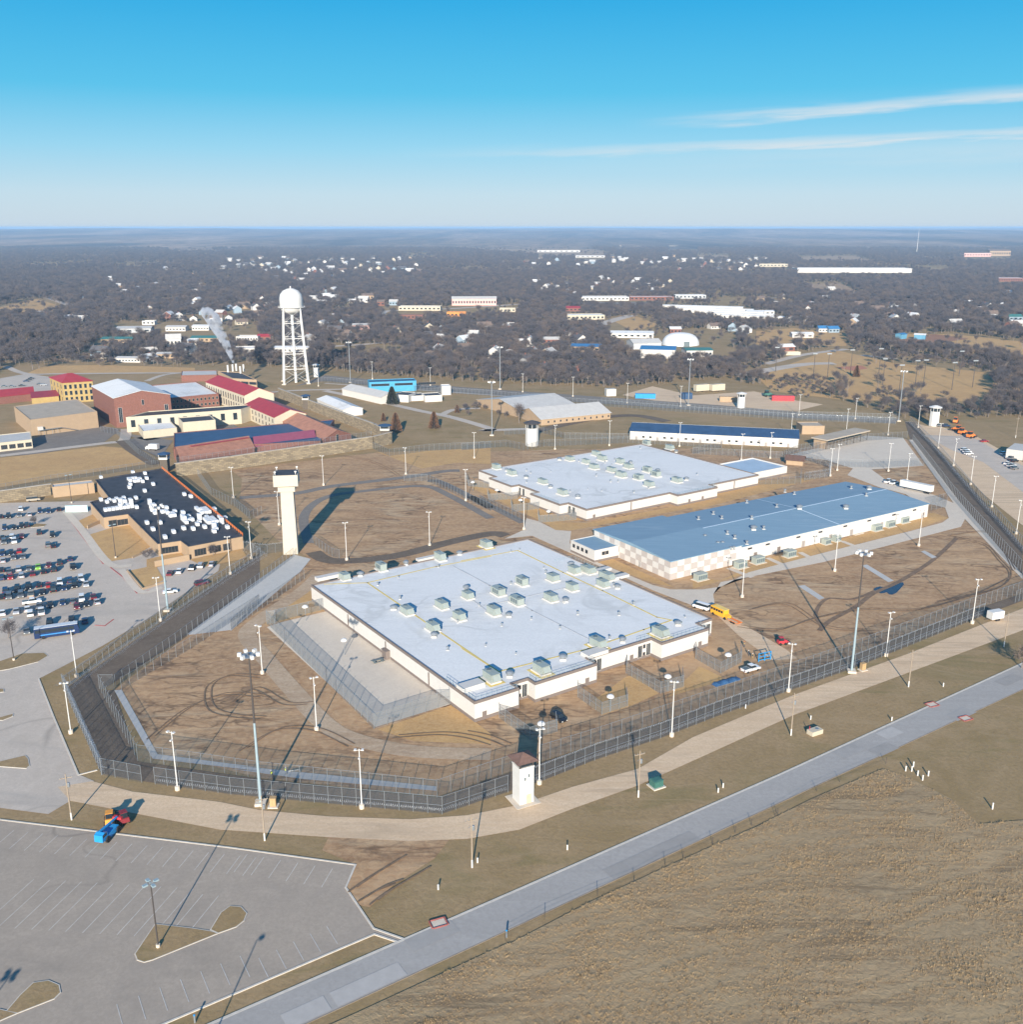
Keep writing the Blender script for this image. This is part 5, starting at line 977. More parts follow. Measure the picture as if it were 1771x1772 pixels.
BODY = {'sedan': ([(-2.3, .35), (2.3, .35), (2.32, .68), (1.95, .82), (1.0, .93), (-1.65, .96), (-2.28, .9)], [(.98, .92), (.35, 1.40), (-.85, 1.43), (-1.6, .94)], .9),
        'suv': ([(-2.3, .42), (2.3, .42), (2.33, .85), (2.0, 1.0), (1.05, 1.08), (-2.25, 1.1), (-2.35, .8)], [(1.05, 1.07), (.55, 1.72), (-1.95, 1.76), (-2.25, 1.1)], .95),
        'pickup': ([(-2.8, .5), (2.8, .5), (2.82, .95), (2.5, 1.1), (1.4, 1.18), (-.8, 1.2), (-2.78, 1.15)], [(1.35, 1.17), (.85, 1.8), (-.55, 1.85), (-.8, 1.2)], 1.0),
        'van': ([(-2.8, .45), (2.7, .45), (2.72, 1.0), (2.2, 1.25), (-2.8, 1.3)], [(2.15, 1.24), (1.5, 2.05), (-2.7, 2.1), (-2.8, 1.3)], 1.0)}
LAMP = mat('car_lamp', (.7, .7, .66), .2, .05, 1); TAIL = mat('car_tail_lamp', (.3, .02, .02), .3, .05, 1)
CARS = {}
def make_car(kind, colour):
    t = thing(kind if kind != 'suv' else 'sport_utility_car', '', 'car' if kind != 'pickup' else 'pickup truck'); lower, cab, hw_ = BODY[kind]
    mb = MB(); loft(lower, lambda z: hw_ - .06 * (z > .8), mb); b = mb.build('body', PM[colour], t)
    mb = MB(); loft(cab, lambda z: hw_ - .08 - .17 * (z > 1.25), mb); mb.build('glasshouse', M_glass, b)
    xs_ = [p[0] for p in cab]; zt = max(p[1] for p in cab); MB().box(((cab[1][0] + cab[2][0]) / 2, 0, zt + .02), (cab[1][0] - cab[2][0] + .1, 2 * (hw_ - .25) + .05, .06)).build('roof_panel', PM[colour], b)
    if kind == 'pickup': MB().box((-1.8, 0, 1.19), (1.8, 1.6, .05)).build('bed', M_hvacd, b)
    L = lower[1][0]
    for x in (L * .62, -L * .62):
        for y in (-1, 1): MB().tube((x, y * (hw_ - .22), .35), (x, y * (hw_ + .01), .35), .35, n=10).build('wheel', M_tyre, t)
    for y in (-1, 1):
        MB().box((L, y * (hw_ - .25), .7), (.1, .35, .18)).build('headlight', LAMP, t); MB().box((-L - .02, y * (hw_ - .2), .8), (.1, .25, .25)).build('tail_light', TAIL, t)
    return t
def car(kind, colour, p, rz, where, group):
    if (kind, colour) not in CARS: CARS[kind, colour] = make_car(kind, colour)
    kn = {'suv': 'sport utility car', 'sedan': 'sedan', 'pickup': 'pickup truck', 'van': 'passenger van'}[kind]
    return inst(CARS[kind, colour], Vector((p[0], p[1], .05)), rz, f'{colour} {kn} {where}', f'{colour} {kn}s {where}' if group else None)
rowd = (P('5', 600, 215) - P('5', 40, 290)); RH = math.atan2(rowd.y, rowd.x) + math.pi / 2
ROWS = [(874, 'in the row along the limestone wall'), (900, 'in the row by the narrow lot island'), (930, 'in the sparse row before the lawns'), (965, 'in the row behind the bright green car'), (1003, 'in the row with the bright green car'), (1045, 'in the long row above the white pickup'), (1120, 'in the row nearest the coach bus')]
def row(k, txt, where=None, rz=None):
    for s in txt.split(','):
        x, y, kd, co = s.split(); car({'s': 'sedan', 'u': 'suv', 'p': 'pickup', 'v': 'van'}[kd], co, P(k, float(x), float(y)), (RH if rz is None else rz) + rnd.choice((0, math.pi)) + rnd.uniform(-.04, .04), next(n for v, n in ROWS if px(k, float(x), float(y))[1] < v + 16), True)
row('1', '10 1165 s black,60 1165 u black,135 1155 s grey,205 1150 s silver,275 1130 u navy,335 1130 u navy,405 1115 s black,145 1115 u white,35 1245 u navy,100 1240 s black,150 1232 u black,185 1225 u black,20 1310 s black,30 1340 u grey,85 1305 u white,100 1335 u white,150 1300 s maroon,270 1275 u black,360 1293 u black,330 1360 u grey,365 1365 s black')
row('1', '20 1420 u navy,80 1415 s black,135 1400 s red,25 1465 s silver,95 1445 s grey,160 1440 s grey,15 1530 s black,65 1540 s grey,130 1525 u silver,200 1520 s grey,262 1510 s green,335 1497 s maroon,410 1480 u black,480 1455 s navy,15 1585 u navy,75 1578 s red,150 1570 u silver,225 1555 s maroon,300 1540 s black,370 1527 u black,500 1510 p black')
row('5', '40 295 u navy,120 285 u black,195 270 u black,270 255 s black,335 255 s red,410 240 u white,480 225 u navy,555 215 u white,20 335 s black,65 335 u grey,145 325 u grey,215 320 p tan,290 305 s black,365 285 p black,440 275 s navy,510 258 u black,590 250 s silver')
row('5', '20 445 s white,115 435 s silver,190 420 s white,210 452 u white,285 440 p white,270 400 s grey,345 390 s black,430 375 s navy,500 365 s grey,560 350 u white,640 335 s maroon,525 400 s maroon,590 385 s black,665 370 s silver,185 570 s grey,340 520 u black,580 500 s navy,490 490 s black')
car('pickup', 'white', P('5', 220, 372), math.atan2(rowd.y, rowd.x), 'driving along the lane of the staff lot', False)
car('van', 'tan', P('1', 230, 1052), math.atan2(rowd.y, rowd.x), 'parked along the limestone wall', False)
hd = math.atan2((P('5', 1210, 290) - P('5', 1100, 305)).y, (P('5', 1210, 290) - P('5', 1100, 305)).x)
for s, c_, kd in (('5 1225 160', 'white', 'sedan'), ('5 1310 140', 'black', 'suv'), ('5 1370 125', 'silver', 'suv'), ('5 1445 112', 'silver', 'sedan'), ('5 1160 175', 'maroon', 'sedan')): car(kd, c_, PS(s)[0], hd + 1.3, 'parked beside the tan wing wall', True)
car('sedan', 'white', P('5', 1160, 300), hd, 'driving out below the angled garden wall', False); car('suv', 'maroon', P('5', 1375, 245), hd + .3, 'parked near the razor coils', False)
car('suv', 'black', P('7', 660, 1165), math.pi + 2.2, 'parked on the dirt beside an exercise pen', False); car('pickup', 'white', P('8', 310, 655), .5, 'parked at the inner fence near the workers', False)
for s in ('4 1050 730', '4 1078 738'): car('pickup', 'white', PS(s)[0], U3 + .2, 'parked in front of the white semi trailer', True)
for s in ('4 1460 560', '4 1472 570', '4 1480 580'): car('suv', 'white', PS(s)[0], .3, 'parked on the gravel yard', True)
for i in range(7): car(('suv', 'sedan', 'pickup')[i % 3], ('white', 'silver', 'grey', 'black')[i % 4], P('4', 1670 + 14 * (i % 4) + i * 5, 580 + i * 13), .5, 'parked by the grey shed in the asphalt yard', True)
car('sedan', 'red', P('4', 1565, 512), .2, 'parked alone on the asphalt yard', False); car('suv', 'navy', P('4', 1360, 430), .2, 'parked beside the far right guard tower', False); car('suv', 'grey', P('4', 1325, 428), .2, 'parked beside the far right guard tower', False)
car('van', 'white', P('8', 45, 322), U + math.pi / 2 + .2, 'parked behind the school bus', False)
for s in each('f', '30 1180,80 1180,150 1175,200 1135,270 1165,300 1170,215 1125,180 1145'): car('sedan', rnd.choice(('black', 'grey', 'navy', 'silver')), PS(s)[0], .3, 'parked in the lot behind the red-roofed range', True)
def coach():
    p, q = P('5', 250, 612), P('5', 535, 572); d = q - p; t = thing('coach_bus', 'dark blue coach bus with pale roof parked across the staff lot', 'bus', (p + q) / 2 + Vector((0, 0, .05)), math.atan2(d.y, d.x))
    mb = MB(); loft([(-6, .4), (5.9, .4), (6.05, 1.2), (5.7, 3.3), (-6, 3.35)], lambda z: 1.27, mb); b = mb.build('body', mat('coach_blue', (.012, .03, .09), .25, .1, 1, spec=.6), t)
    MB().box((-.1, 0, 3.4), (11.6, 2.3, .1)).build('roof_panel', mat('coach_roof', (.55, .58, .62), .4, .05, 1), b)
    for y in (-1, 1):
        for k in range(7): MB().box((-5.0 + k * 1.5, y * 1.275, 2.45), (1.4, .04, .95)).build('window', M_glass, b)
    MB().box((5.93, 0, 2.3), (.12, 2.2, 1.3)).build('windscreen', M_glass, b)
    for y in (-1, 1): MB().box((0, y * 1.28, 1.3), (9, .03, .35)).build('side_stripe', mat('coach_stripe', (.05, .22, .50), .3, .1, 1), b)
    for x in (-3.6, 4.0):
        for y in (-1, 1): MB().tube((x, y * 1.0, .5), (x, y * 1.3, .5), .5, n=12).build('wheel', M_tyre, t)
coach()
def school_bus():
    t = thing('school_bus', 'yellow school bus with flatbed trailer beside the white cell block', 'bus', P('8', 150, 362) + Vector((0, 0, .05)), math.atan2(*(P('8', 200, 385) - P('8', 100, 340)).yx)); ym = mat('school_bus_yellow', (.75, .38, .03), .4, .06, 1)
    mb = MB(); loft([(-3.4, .5), (2.2, .5), (2.2, 2.8), (-3.4, 2.85)], lambda z: 1.15 - .1 * (z > 2), mb); b = mb.build('body', ym, t); mb = MB(); loft([(2.2, .5), (3.6, .5), (3.6, 1.2), (2.2, 1.5)], lambda z: .95, mb); mb.build('bonnet', ym, t)
    for y in (-1, 1):
        for k in range(5): MB().box((-2.8 + k * 1.05, y * 1.1, 2.1), (.8, .12, .7)).build('window', M_glass, b)
        for x in (-2.2, 2.7): MB().tube((x, y * .8, .45), (x, y * 1.17, .45), .45, n=10).build('wheel', M_tyre, t)
    MB().box((0, 0, 2.92), (5.2, 1.9, .08)).build('roof_panel', mat('bus_roof', (.8, .55, .15), .4, .05, 1), b)
    t2 = thing('flatbed_trailer', 'small orange flatbed trailer behind the school bus', 'trailer', P('8', 225, 398), t.rotation_euler.z); MB().box((0, 0, .75), (4.2, 2, .15)).build('deck', M_orange, t2)
    for x in (-.5, .5):
        for y in (-1, 1): MB().tube((x, y * .85, .35), (x, y * 1.1, .35), .35, n=10).build('wheel', M_tyre, t2)
    for y in (-1, 1): MB().box((0, y * 1.0, 1.1), (4.2, .06, .5)).build('side_board', M_wood, t2)
school_bus()
def semi():
    p, q = P('4', 1130, 760), P('4', 1270, 790); d = q - p; t = thing('semi_trailer', 'white box semi trailer parked on the service drive', 'trailer', (p + q) / 2, math.atan2(d.y, d.x)); L = 15
    MB().box((0, 0, 2.6), (L, 2.6, 2.8)).build('box', M_polew, t); MB().box((0, 0, 1.1), (L - .4, 1.2, .2)).build('chassis', M_poled, t)
    for x in (5.0, 6.2):
        for y in (-1, 1): MB().tube((x, y * .8, .5), (x, y * 1.3, .5), .5, n=12).build('wheel', M_tyre, t)
    for y in (-.8, .8): MB().box((-5, y, .6), (.2, .2, 1.1)).build('landing_leg', M_poled, t)
semi()
def cargo(name, label, p, rz, L, W, H, m, wheels=True):
    t = thing(name, label, 'trailer' if wheels else 'container', p, rz); z0 = .7 if wheels else .15
    MB().box((0, 0, z0 + H / 2), (L, W, H)).build('box', m, t); mb = MB()
    for k in range(int(L / .9)): mb.box((-L / 2 + .45 + k * .9, 0, z0 + H / 2), (.06, W + .05, H - .1))
    mb.build('rib', m, t); MB().box((L / 2 + .03, 0, z0 + H / 2), (.06, W - .2, H - .3)).build('end_door', m, t)
    if wheels:
        for x in (-.45, .45):
            for y in (-1, 1): MB().tube((x, y * (W / 2 - .2), .35), (x, y * (W / 2 + .05), .35), .35, n=10).build('wheel', M_tyre, t)
        MB().tube((-L / 2, 0, .6), (-L / 2 - 1.2, 0, .5), .06, n=5).build('drawbar', M_poled, t)
    return t
cargo('cargo_trailer', 'small white cargo trailer beside the gravel road', P('8', 1622, 380), .35, 4.6, 2.3, 2.3, M_polew)
cargo('shipping_container', 'blue shipping container in the gravel work yard', P('3', 1250, 352), -.1, 14, 3, 3.2, M_liftblue, False); cargo('shipping_container', 'red truck trailer box in the gravel work yard', P('4', 483, 290), -.1, 15, 3, 3.4, M_redp, False)
cargo('shipping_container', 'pale container behind the white-topped guard tower', P('4', 190, 295), -.1, 12, 3.5, 3.5, M_tanwall, False); cargo('shipping_container', 'dark blue shed box by the blue puddle', P('3', 1530, 355), .2, 7, 5, 4, M_navy, False); cargo('shipping_container', 'small pale blue tank box in the work yard', P('3', 1012, 335), .2, 7, 5, 5, M_slope, False)
for lab, s in (('white site trailer beside two dark cars at the work yard woods', '4 45 240'), ('cream site trailer nearer the white-topped guard tower', '4 130 238')): cargo('site_trailer', lab, PS(s)[0], .4, 11, 4, 4.5, M_creamwall)
cargo('storage_shed', 'grey metal shed among cars in the asphalt yard', P('4', 1745, 590), .9, 18, 8, 5, M_slope, False)
t = thing('box_truck', 'white box truck parked in the old prison drive', 'truck', P('1', 1040, 705) + Vector((0, 0, .05)), 2.9); MB().box((-1.2, 0, 2.2), (5, 2.4, 2.6)).build('box', M_polew, t); mb = MB(); loft([(1.4, .5), (3.6, .5), (3.6, 1.4), (2.9, 2.3), (1.4, 2.4)], lambda z: 1.05, mb); mb.build('cab', M_polew, t); MB().box((3.2, 0, 1.9), (.5, 1.8, .6)).build('windscreen', M_glass, t)
for x in (-2.4, 2.5):
    for y in (-1, 1): MB().tube((x, y * .85, .45), (x, y * 1.15, .45), .45, n=10).build('wheel', M_tyre, t)
def lift():
    d = P('p', 800, 330) - P('p', 690, 440); t = thing('telescopic_lift', 'bright blue telescopic boom lift parked at the empty lot kerb', 'boom lift', (P('p', 800, 330) + P('p', 690, 440)) / 2 + Vector((0, 0, .05)), math.atan2(d.y, d.x))
    MB().box((0, 0, 1.0), (4.6, 1.9, .9), 0, 0, .9).build('chassis', M_liftblue, t); mb = MB(); loft([(-3.3, .9), (-1.6, .9), (-1.5, 2.2), (-2.4, 2.6), (-3.2, 2.3)], lambda z: .9, mb); mb.build('cab', M_liftblue, t)
    MB().box((-2.5, 0, 2.05), (1.2, 1.86, .6)).build('cab_glass', M_glass, t); MB().tube((-2.2, .4, 2.4), (3.6, .4, 2.0), .28, .22, 6).build('boom', M_liftblue, t); MB().box((3.9, .4, 1.7), (.8, 1.9, .5)).build('fork_carriage', M_redp, t)
    for x in (-1.7, 1.7):
        for y in (-1, 1): MB().tube((x, y * .75, .65), (x, y * 1.15, .65), .65, n=12).build('wheel', M_tyre, t)
lift()
def machine(name, label, p, rz, m, s=1.0, arm=True):
    t = thing(name, label, 'machine', p + Vector((0, 0, .04)), rz); t.scale = (s, s, s); MB().box((0, 0, .9), (2.6, 1.5, .8), 0, 0, .92).build('body', m, t); MB().box((-.3, 0, 1.75), (1.2, 1.2, .95), 0, 0, .85).build('cab', M_glass, t); MB().box((-.3, 0, 2.26), (1.25, 1.2, .08)).build('cab_roof', m, t)
    for x in (-.8, .8):
        for y in (-1, 1): MB().tube((x, y * .6, .42), (x, y * .95, .42), .42, n=10).build('wheel', M_tyre, t)
    if arm: MB().tube((.4, .55, 1.5), (2.0, .55, .7), .12, n=5).build('arm', m, t); MB().tube((.4, -.55, 1.5), (2.0, -.55, .7), .12, n=5).build('arm', m, t); MB().box((2.2, 0, .5), (.5, 1.7, .6)).build('bucket', M_poled, t)
    return t
machine('loader', 'yellow-orange skid loader parked behind the blue boom lift', P('p', 755, 290), 1.9, mat('loader_orange', (.70, .30, .05), .45, .1, 1), 1.2); machine('tractor', 'dark red tractor mower beside the blue boom lift', P('p', 845, 285), 2.2, mat('dark_red_machine', (.22, .03, .035), .5, .15, 1), 1.15)
machine('skid_steer', 'red and white skid steer on the dirt track near the workers', P('8', 478, 512), .2, M_redp, 1.0); machine('tractor', 'green tractor in the gravel work yard', P('4', 400, 268), .2, M_greenbox, 2.0)
for s in ('4 1420 455', '4 1490 490', '4 1410 410', '4 1445 470'): machine('boom_machine', 'orange construction machine beside the far right guard tower', PS(s)[0], rnd.uniform(0, 3), M_orange, 1.7)['group'] = 'orange machines by the right guard tower'
# ================================================================ people
def person(label, p, rz, top_c, leg_c, lean=0.0, hat=None, vest=None):
    t = thing('person', label, 'person', p + Vector((0, 0, .03)), rz)
    V = [(0, 0, .95), (0, .02 + lean * .3, 1.2), (0, lean * .6, 1.42), (0, lean * .7, 1.52), (0, lean * .8 + .02, 1.68), (-.1, 0, .9), (-.12, .06, .5), (-.12, -.02, .08), (-.12, .14, .03), (.1, 0, .9), (.13, -.05, .5), (.14, -.12, .08), (.14, .04, .03), (-.2, lean * .6, 1.4), (-.27, lean * .6 + .05, 1.13), (-.24, lean * .6 + .22, .95), (.2, lean * .6, 1.4), (.27, lean * .6 + .02, 1.13), (.26, lean * .6 + .18, .95)]
    E = [(0, 1), (1, 2), (2, 3), (3, 4), (0, 5), (5, 6), (6, 7), (7, 8), (0, 9), (9, 10), (10, 11), (11, 12), (2, 13), (13, 14), (14, 15), (2, 16), (16, 17), (17, 18)]
    Rr = [.15, .15, .15, .06, .105, .1, .07, .05, .045, .1, .07, .05, .045, .075, .05, .035, .075, .05, .035]
    me = bpy.data.meshes.new('body'); me.from_pydata(V, E, []); o = bpy.data.objects.new('body', me); C.objects.link(o); o.parent = t
    md = o.modifiers.new('skin', 'SKIN'); me.skin_vertices.new() if not me.skin_vertices else None
    for i, r in enumerate(Rr): me.skin_vertices[0].data[i].radius = (r, r * .8 if i < 3 else r); 
    me.skin_vertices[0].data[0].use_root = True; o.modifiers.new('sub', 'SUBSURF').levels = 1; o.modifiers['sub'].render_levels = 1; me.materials.append(leg_c)
    mb = MB(); mb.lathe((0, .02 + lean * .45, .98), [(.19, 0), (.21, .2), (.2, .42), (.1, .5)], 10); mb.build('vest' if vest else 'jacket', vest or top_c, t)
    MB().lathe((0, lean * .8 + .02, 1.72), [(.16, 0), (.125, .02), (.1, .1), (.03, .13)], 10).build('hard_hat', hat or M_polew, t); return t
hv_ = mat('hi_vis_yellow', (.65, .75, .05), .7, .1, 1); jn = mat('dark_work_trousers', (.05, .06, .08), .9, .2, 2); jk = mat('dark_jacket', (.03, .04, .06), .9, .2, 2); tnj = mat('tan_jacket', (.35, .24, .1), .9, .2, 2)
person('worker in a yellow vest bending forward between the front fences', P('6', 285, 1560), 1.0, jk, jn, .5, M_polew, hv_); person('worker in a yellow vest standing beside a pipe between the front fences', P('6', 378, 1535), 2.5, jk, jn, .05, M_polew, hv_)
person('person in a tan jacket standing on the dirt near the pen', P('8', 275, 528), .5, tnj, jn, 0, M_orange, None); person('person in dark clothes near the blue gate frame', P('8', 300, 575), 2, jk, jn, .1, M_polew, None); person('person in tan trousers walking beside the blue gate frame', P('8', 320, 592), 3, jk, tnj, .1, M_polew, None)
t = thing('steel_pipe', 'white pipe propped between the front fences beside a worker', 'pipe', P('6', 430, 1520)); MB().tube((-1.4, .3, .1), (1.4, -.4, .9), .09, n=6).build('tube', M_polew, t); MB().box((1.4, -.4, .45), (.25, .25, .9)).build('trestle', M_galv, t)
t = thing('steel_gate', 'blue steel gate leaning on the dirt near the workers', 'gate', P('8', 385, 600), .4)
for x in (-2, 0, 2): MB().box((x, 0, 1.3), (.2, .2, 2.6)).build('upright', M_liftblue, t)
for z in (.5, 1.5, 2.5): MB().box((0, 0, z), (4.2, .12, .16)).build('bar', M_liftblue, t)
t = thing('blue_tarp', 'blue tarpaulin covered heap along the inner fence', 'tarpaulin', P('8', 180, 712), .5); mb = MB()
for i in range(9):
    for j in range(4):
        def hh(i, j): return (.15 + .5 * math.sin(math.pi * j / 4) * (.7 + .3 * math.sin(i * 2.1))) if 0 < i < 9 and 0 < j < 4 else .03
        mb.quad(*[(-4.5 + a, -1.2 + b * .6, hh(a, b)) for a, b in ((i, j), (i + 1, j), (i + 1, j + 1), (i, j + 1))])
mb.build('cover', mat('blue_tarpaulin', (.05, .13, .26), .6, .2, 1), t)
# ================================================================ cabinets, dishes, markers
def cabinet(label, p, sz, m, rz=.4, pad=True, roof=False):
    t = thing('equipment_cabinet', label, 'cabinet', p, rz); MB().box((0, 0, .12), (sz[0] + .8, sz[1] + .8, .24)).build('pad', M_kerb, t); MB().box((0, 0, .24 + sz[2] / 2), sz, 0, 0, .96).build('housing', m, t); MB().box((0, 0, .24 + sz[2] + .05), (sz[0] + .1, sz[1] + .1, .1), 0, 0, .6 if roof else 1).build('lid', m, t)
    for k in (-1, 1): MB().box((k * sz[0] * .24, -sz[1] / 2 - .02, .24 + sz[2] * .5), (sz[0] * .42, .05, sz[2] * .8)).build('door', m, t)
    return t
cabinet('dark green transformer box on a pad beside a utility pole', P('7', 1325, 1615), (2.3, 2.0, 1.5), M_greenbox, .5, roof=True); cabinet('tan cabinet on a walled concrete base under the right light mast', P('8', 912, 650), (1.3, 1.0, 1.8), mat('tan_cabinet', (.42, .28, .14), .7, .1, 1), .4)
cabinet('tan cabinet beside the left light mast at the front fence', P('q', 262, 160), (1.3, 1.0, 1.8), mat('tan_cabinet', (.42, .28, .14), .7, .1, 1), 0)
t = thing('concrete_vault', 'cream concrete utility vault with round lid on the grass', 'vault', P('8', 655, 990), .5); MB().box((0, 0, .55), (3.4, 1.9, 1.1)).build('chamber', M_creamwall, t); MB().lathe((.6, 0, 1.1), [(.45, 0), (.45, .08)], 14).build('lid', M_galv, t); MB().tube((-1.2, .6, 1.1), (-1.2, .6, 2.0), .08, n=6).build('vent_pipe', M_redp, t)
def dish(p, label, g=None, h=4.2):
    t = thing('dish_lamp', label, 'lamp', p, 0, g); MB().tube((0, 0, 0), (0, 0, h), .08, n=6).build('pole', M_galv, t); MB().lathe((0, 0, h - .1), [(.95, 0), (.9, .3), (.6, .6), (.1, .75)], 14).build('reflector', M_polew, t)
for s in ('6 512 490', '6 775 725'): dish(PS(s)[0], 'white domed lamp on a thin pole on the ball court', 'domed lamps on the ball court', 4.6)
for s in each('7', '540 1300,1010 1110,1400 970') + ['8 185 645']: dish(PS(s)[0], 'white domed lamp beside an exercise pen of the near cell block', 'domed lamps by the near pens')
for s in each('3', '75 985,240 1040,400 1110,590 1190'): dish(PS(s)[0], 'white domed lamp beside a pen of the farther cell block', 'domed lamps by the far pens')
t = thing('picnic_table', 'dark metal table with benches on the ball court', 'table', P('6', 1000, 770), U); MB().box((0, 0, .78), (3.2, .9, .08)).build('top', M_hvacd, t)
for y in (-1, 1): MB().box((0, y * .95, .46), (3.2, .35, .07)).build('bench', M_hvacd, t)
for x in (-1.1, 1.1): MB().box((x, 0, .38), (.1, 2.0, .76)).build('leg', M_hvacd, t)
t = thing('wall_shelter', 'small brown shelter against the cell block wall at the court', 'shelter', P('6', 1060, 745), U + math.pi / 2); MB().box((0, 0, 1.3), (2.4, 1.4, 2.6)).build('frame', M_band, t); MB().box((0, 0, 2.65), (2.8, 1.9, .12)).build('roof', M_band, t)
def marker(s, label, g, h=1.0, m=M_polew, cap=None):
    p = PS(s)[0]; t = thing('marker_post', label, 'post', p, 0, g); MB().tube((0, 0, 0), (0, 0, h), .16, .14, 8).build('stem', m, t); MB().lathe((0, 0, h), [(.17, 0), (.17, .12), (.05, .2)], 8).build('cap', cap or m, t)
for s in each('s', '1058 100,1008 128,1047 130,1086 158,1155 160,1118 188'): marker(s, 'short white marker post in the cluster at the field corner', 'white marker posts at the field corner', 1.1)
marker('s 1572 375', 'single white marker post standing apart in the mown grass', None, 1.3)
for s in ('q 1513 505', 'q 1272 670', 'r 1425 222', 'r 1395 252', 'r 470 603', '8 633 915', '8 1068 922', '8 1345 738', '8 283 855'): marker(s, 'short white marker post in the grass strip along the road', 'white marker posts in the grass strip', .9)
for s in ('r 97 1140', 'p 1330 1650'): marker(s, 'blue-topped post beside the concrete road', 'blue-topped roadside posts', 1.3, M_galv, M_liftblue)
for s, lab in (('q 1275 880', 'red wattles around a storm drain at the road kerb'), ('8 1285 838', 'red wattles around a drain on the upper road edge'), ('8 1465 912', 'red wattles at the lower road edge')):
    t = thing('drain_barrier', lab, 'barrier', PS(s)[0], .4); MB().box((0, 0, .1), (2.4, 1.6, .2)).build('inlet', M_conc, t)
    for x, y, r in ((0, -1, 0), (0, 1, 0), (-1.4, 0, 1.57), (1.4, 0, 1.57)): MB().tube((x - 1.2 * math.cos(r), y - 1.0 * math.sin(r), .2), (x + 1.2 * math.cos(r), y + 1.0 * math.sin(r), .2), .16, n=7).build('wattle', mat('faded_red_wattle', (.28, .09, .08), .9, .3, 2), t)
# ================================================================ the town beyond
WALLS = {'white': M_white, 'cream': M_creamwall, 'tan': M_tanwall, 'brick': M_brick, 'grey': mat('grey_siding', (.42, .43, .44), .8, .08, .3), 'pink': mat('pink_stucco', (.66, .40, .36), .8, .06, .2), 'orange': mat('orange_stucco', (.68, .27, .06), .8, .08, .2), 'blue': mat('blue_siding', (.10, .27, .40), .7, .1, .3), 'slate': mat('slate_blue_siding', (.25, .32, .38), .8, .1, .3)}
ROOFS = {'grey': M_greyroof, 'white': M_roofw, 'dark': mat('dark_shingle', (.10, .095, .10), .9, .2, .4), 'brown': mat('brown_shingle_roof', (.17, .125, .10), .9, .2, .4), 'red': M_redroof, 'green': mat('green_metal_roof', (.05, .17, .15), .5, .1, .3), 'blue': mat('strong_blue_roof', (.04, .17, .36), .5, .1, .2), 'tan': M_tanroof}
KEEP = []                                            # picture boxes of buildings that no tree may stand before
def far_building(k, x0, x1, yb, h, depth, wall, roof, label, gable=0, yaw=0.0, nwin=0, name='town_building'):
    a, b = P(k, x0, yb), P(k, x1, yb); d = b - a; a2, b2 = a, b
    if yaw: c = (a + b) / 2; d = Vector((d.x * math.cos(yaw) - d.y * math.sin(yaw), d.x * math.sin(yaw) + d.y * math.cos(yaw), 0)); a2, b2 = c - d / 2, c + d / 2
    q = px_quad(a2, b2, depth); KEEP.append((*px(k, x0, yb), px(k, x1, yb)[0]))
    if gable: t, q = gable_building(name, label, 'building', q, h, h + gable, WALLS[wall], ROOFS[roof], 0, .6)
    else: t, q = flat_building(name, label, 'building', q, h, WALLS[wall], ROOFS[roof], None, None, .5)
    L = (q[1] - q[0]).length
    for i in range(nwin): window(t, q[0], q[1], L * (i + .5) / nwin, h * .5, L / nwin * .5, h * .35, 0, frame=WALLS[wall])
    return t
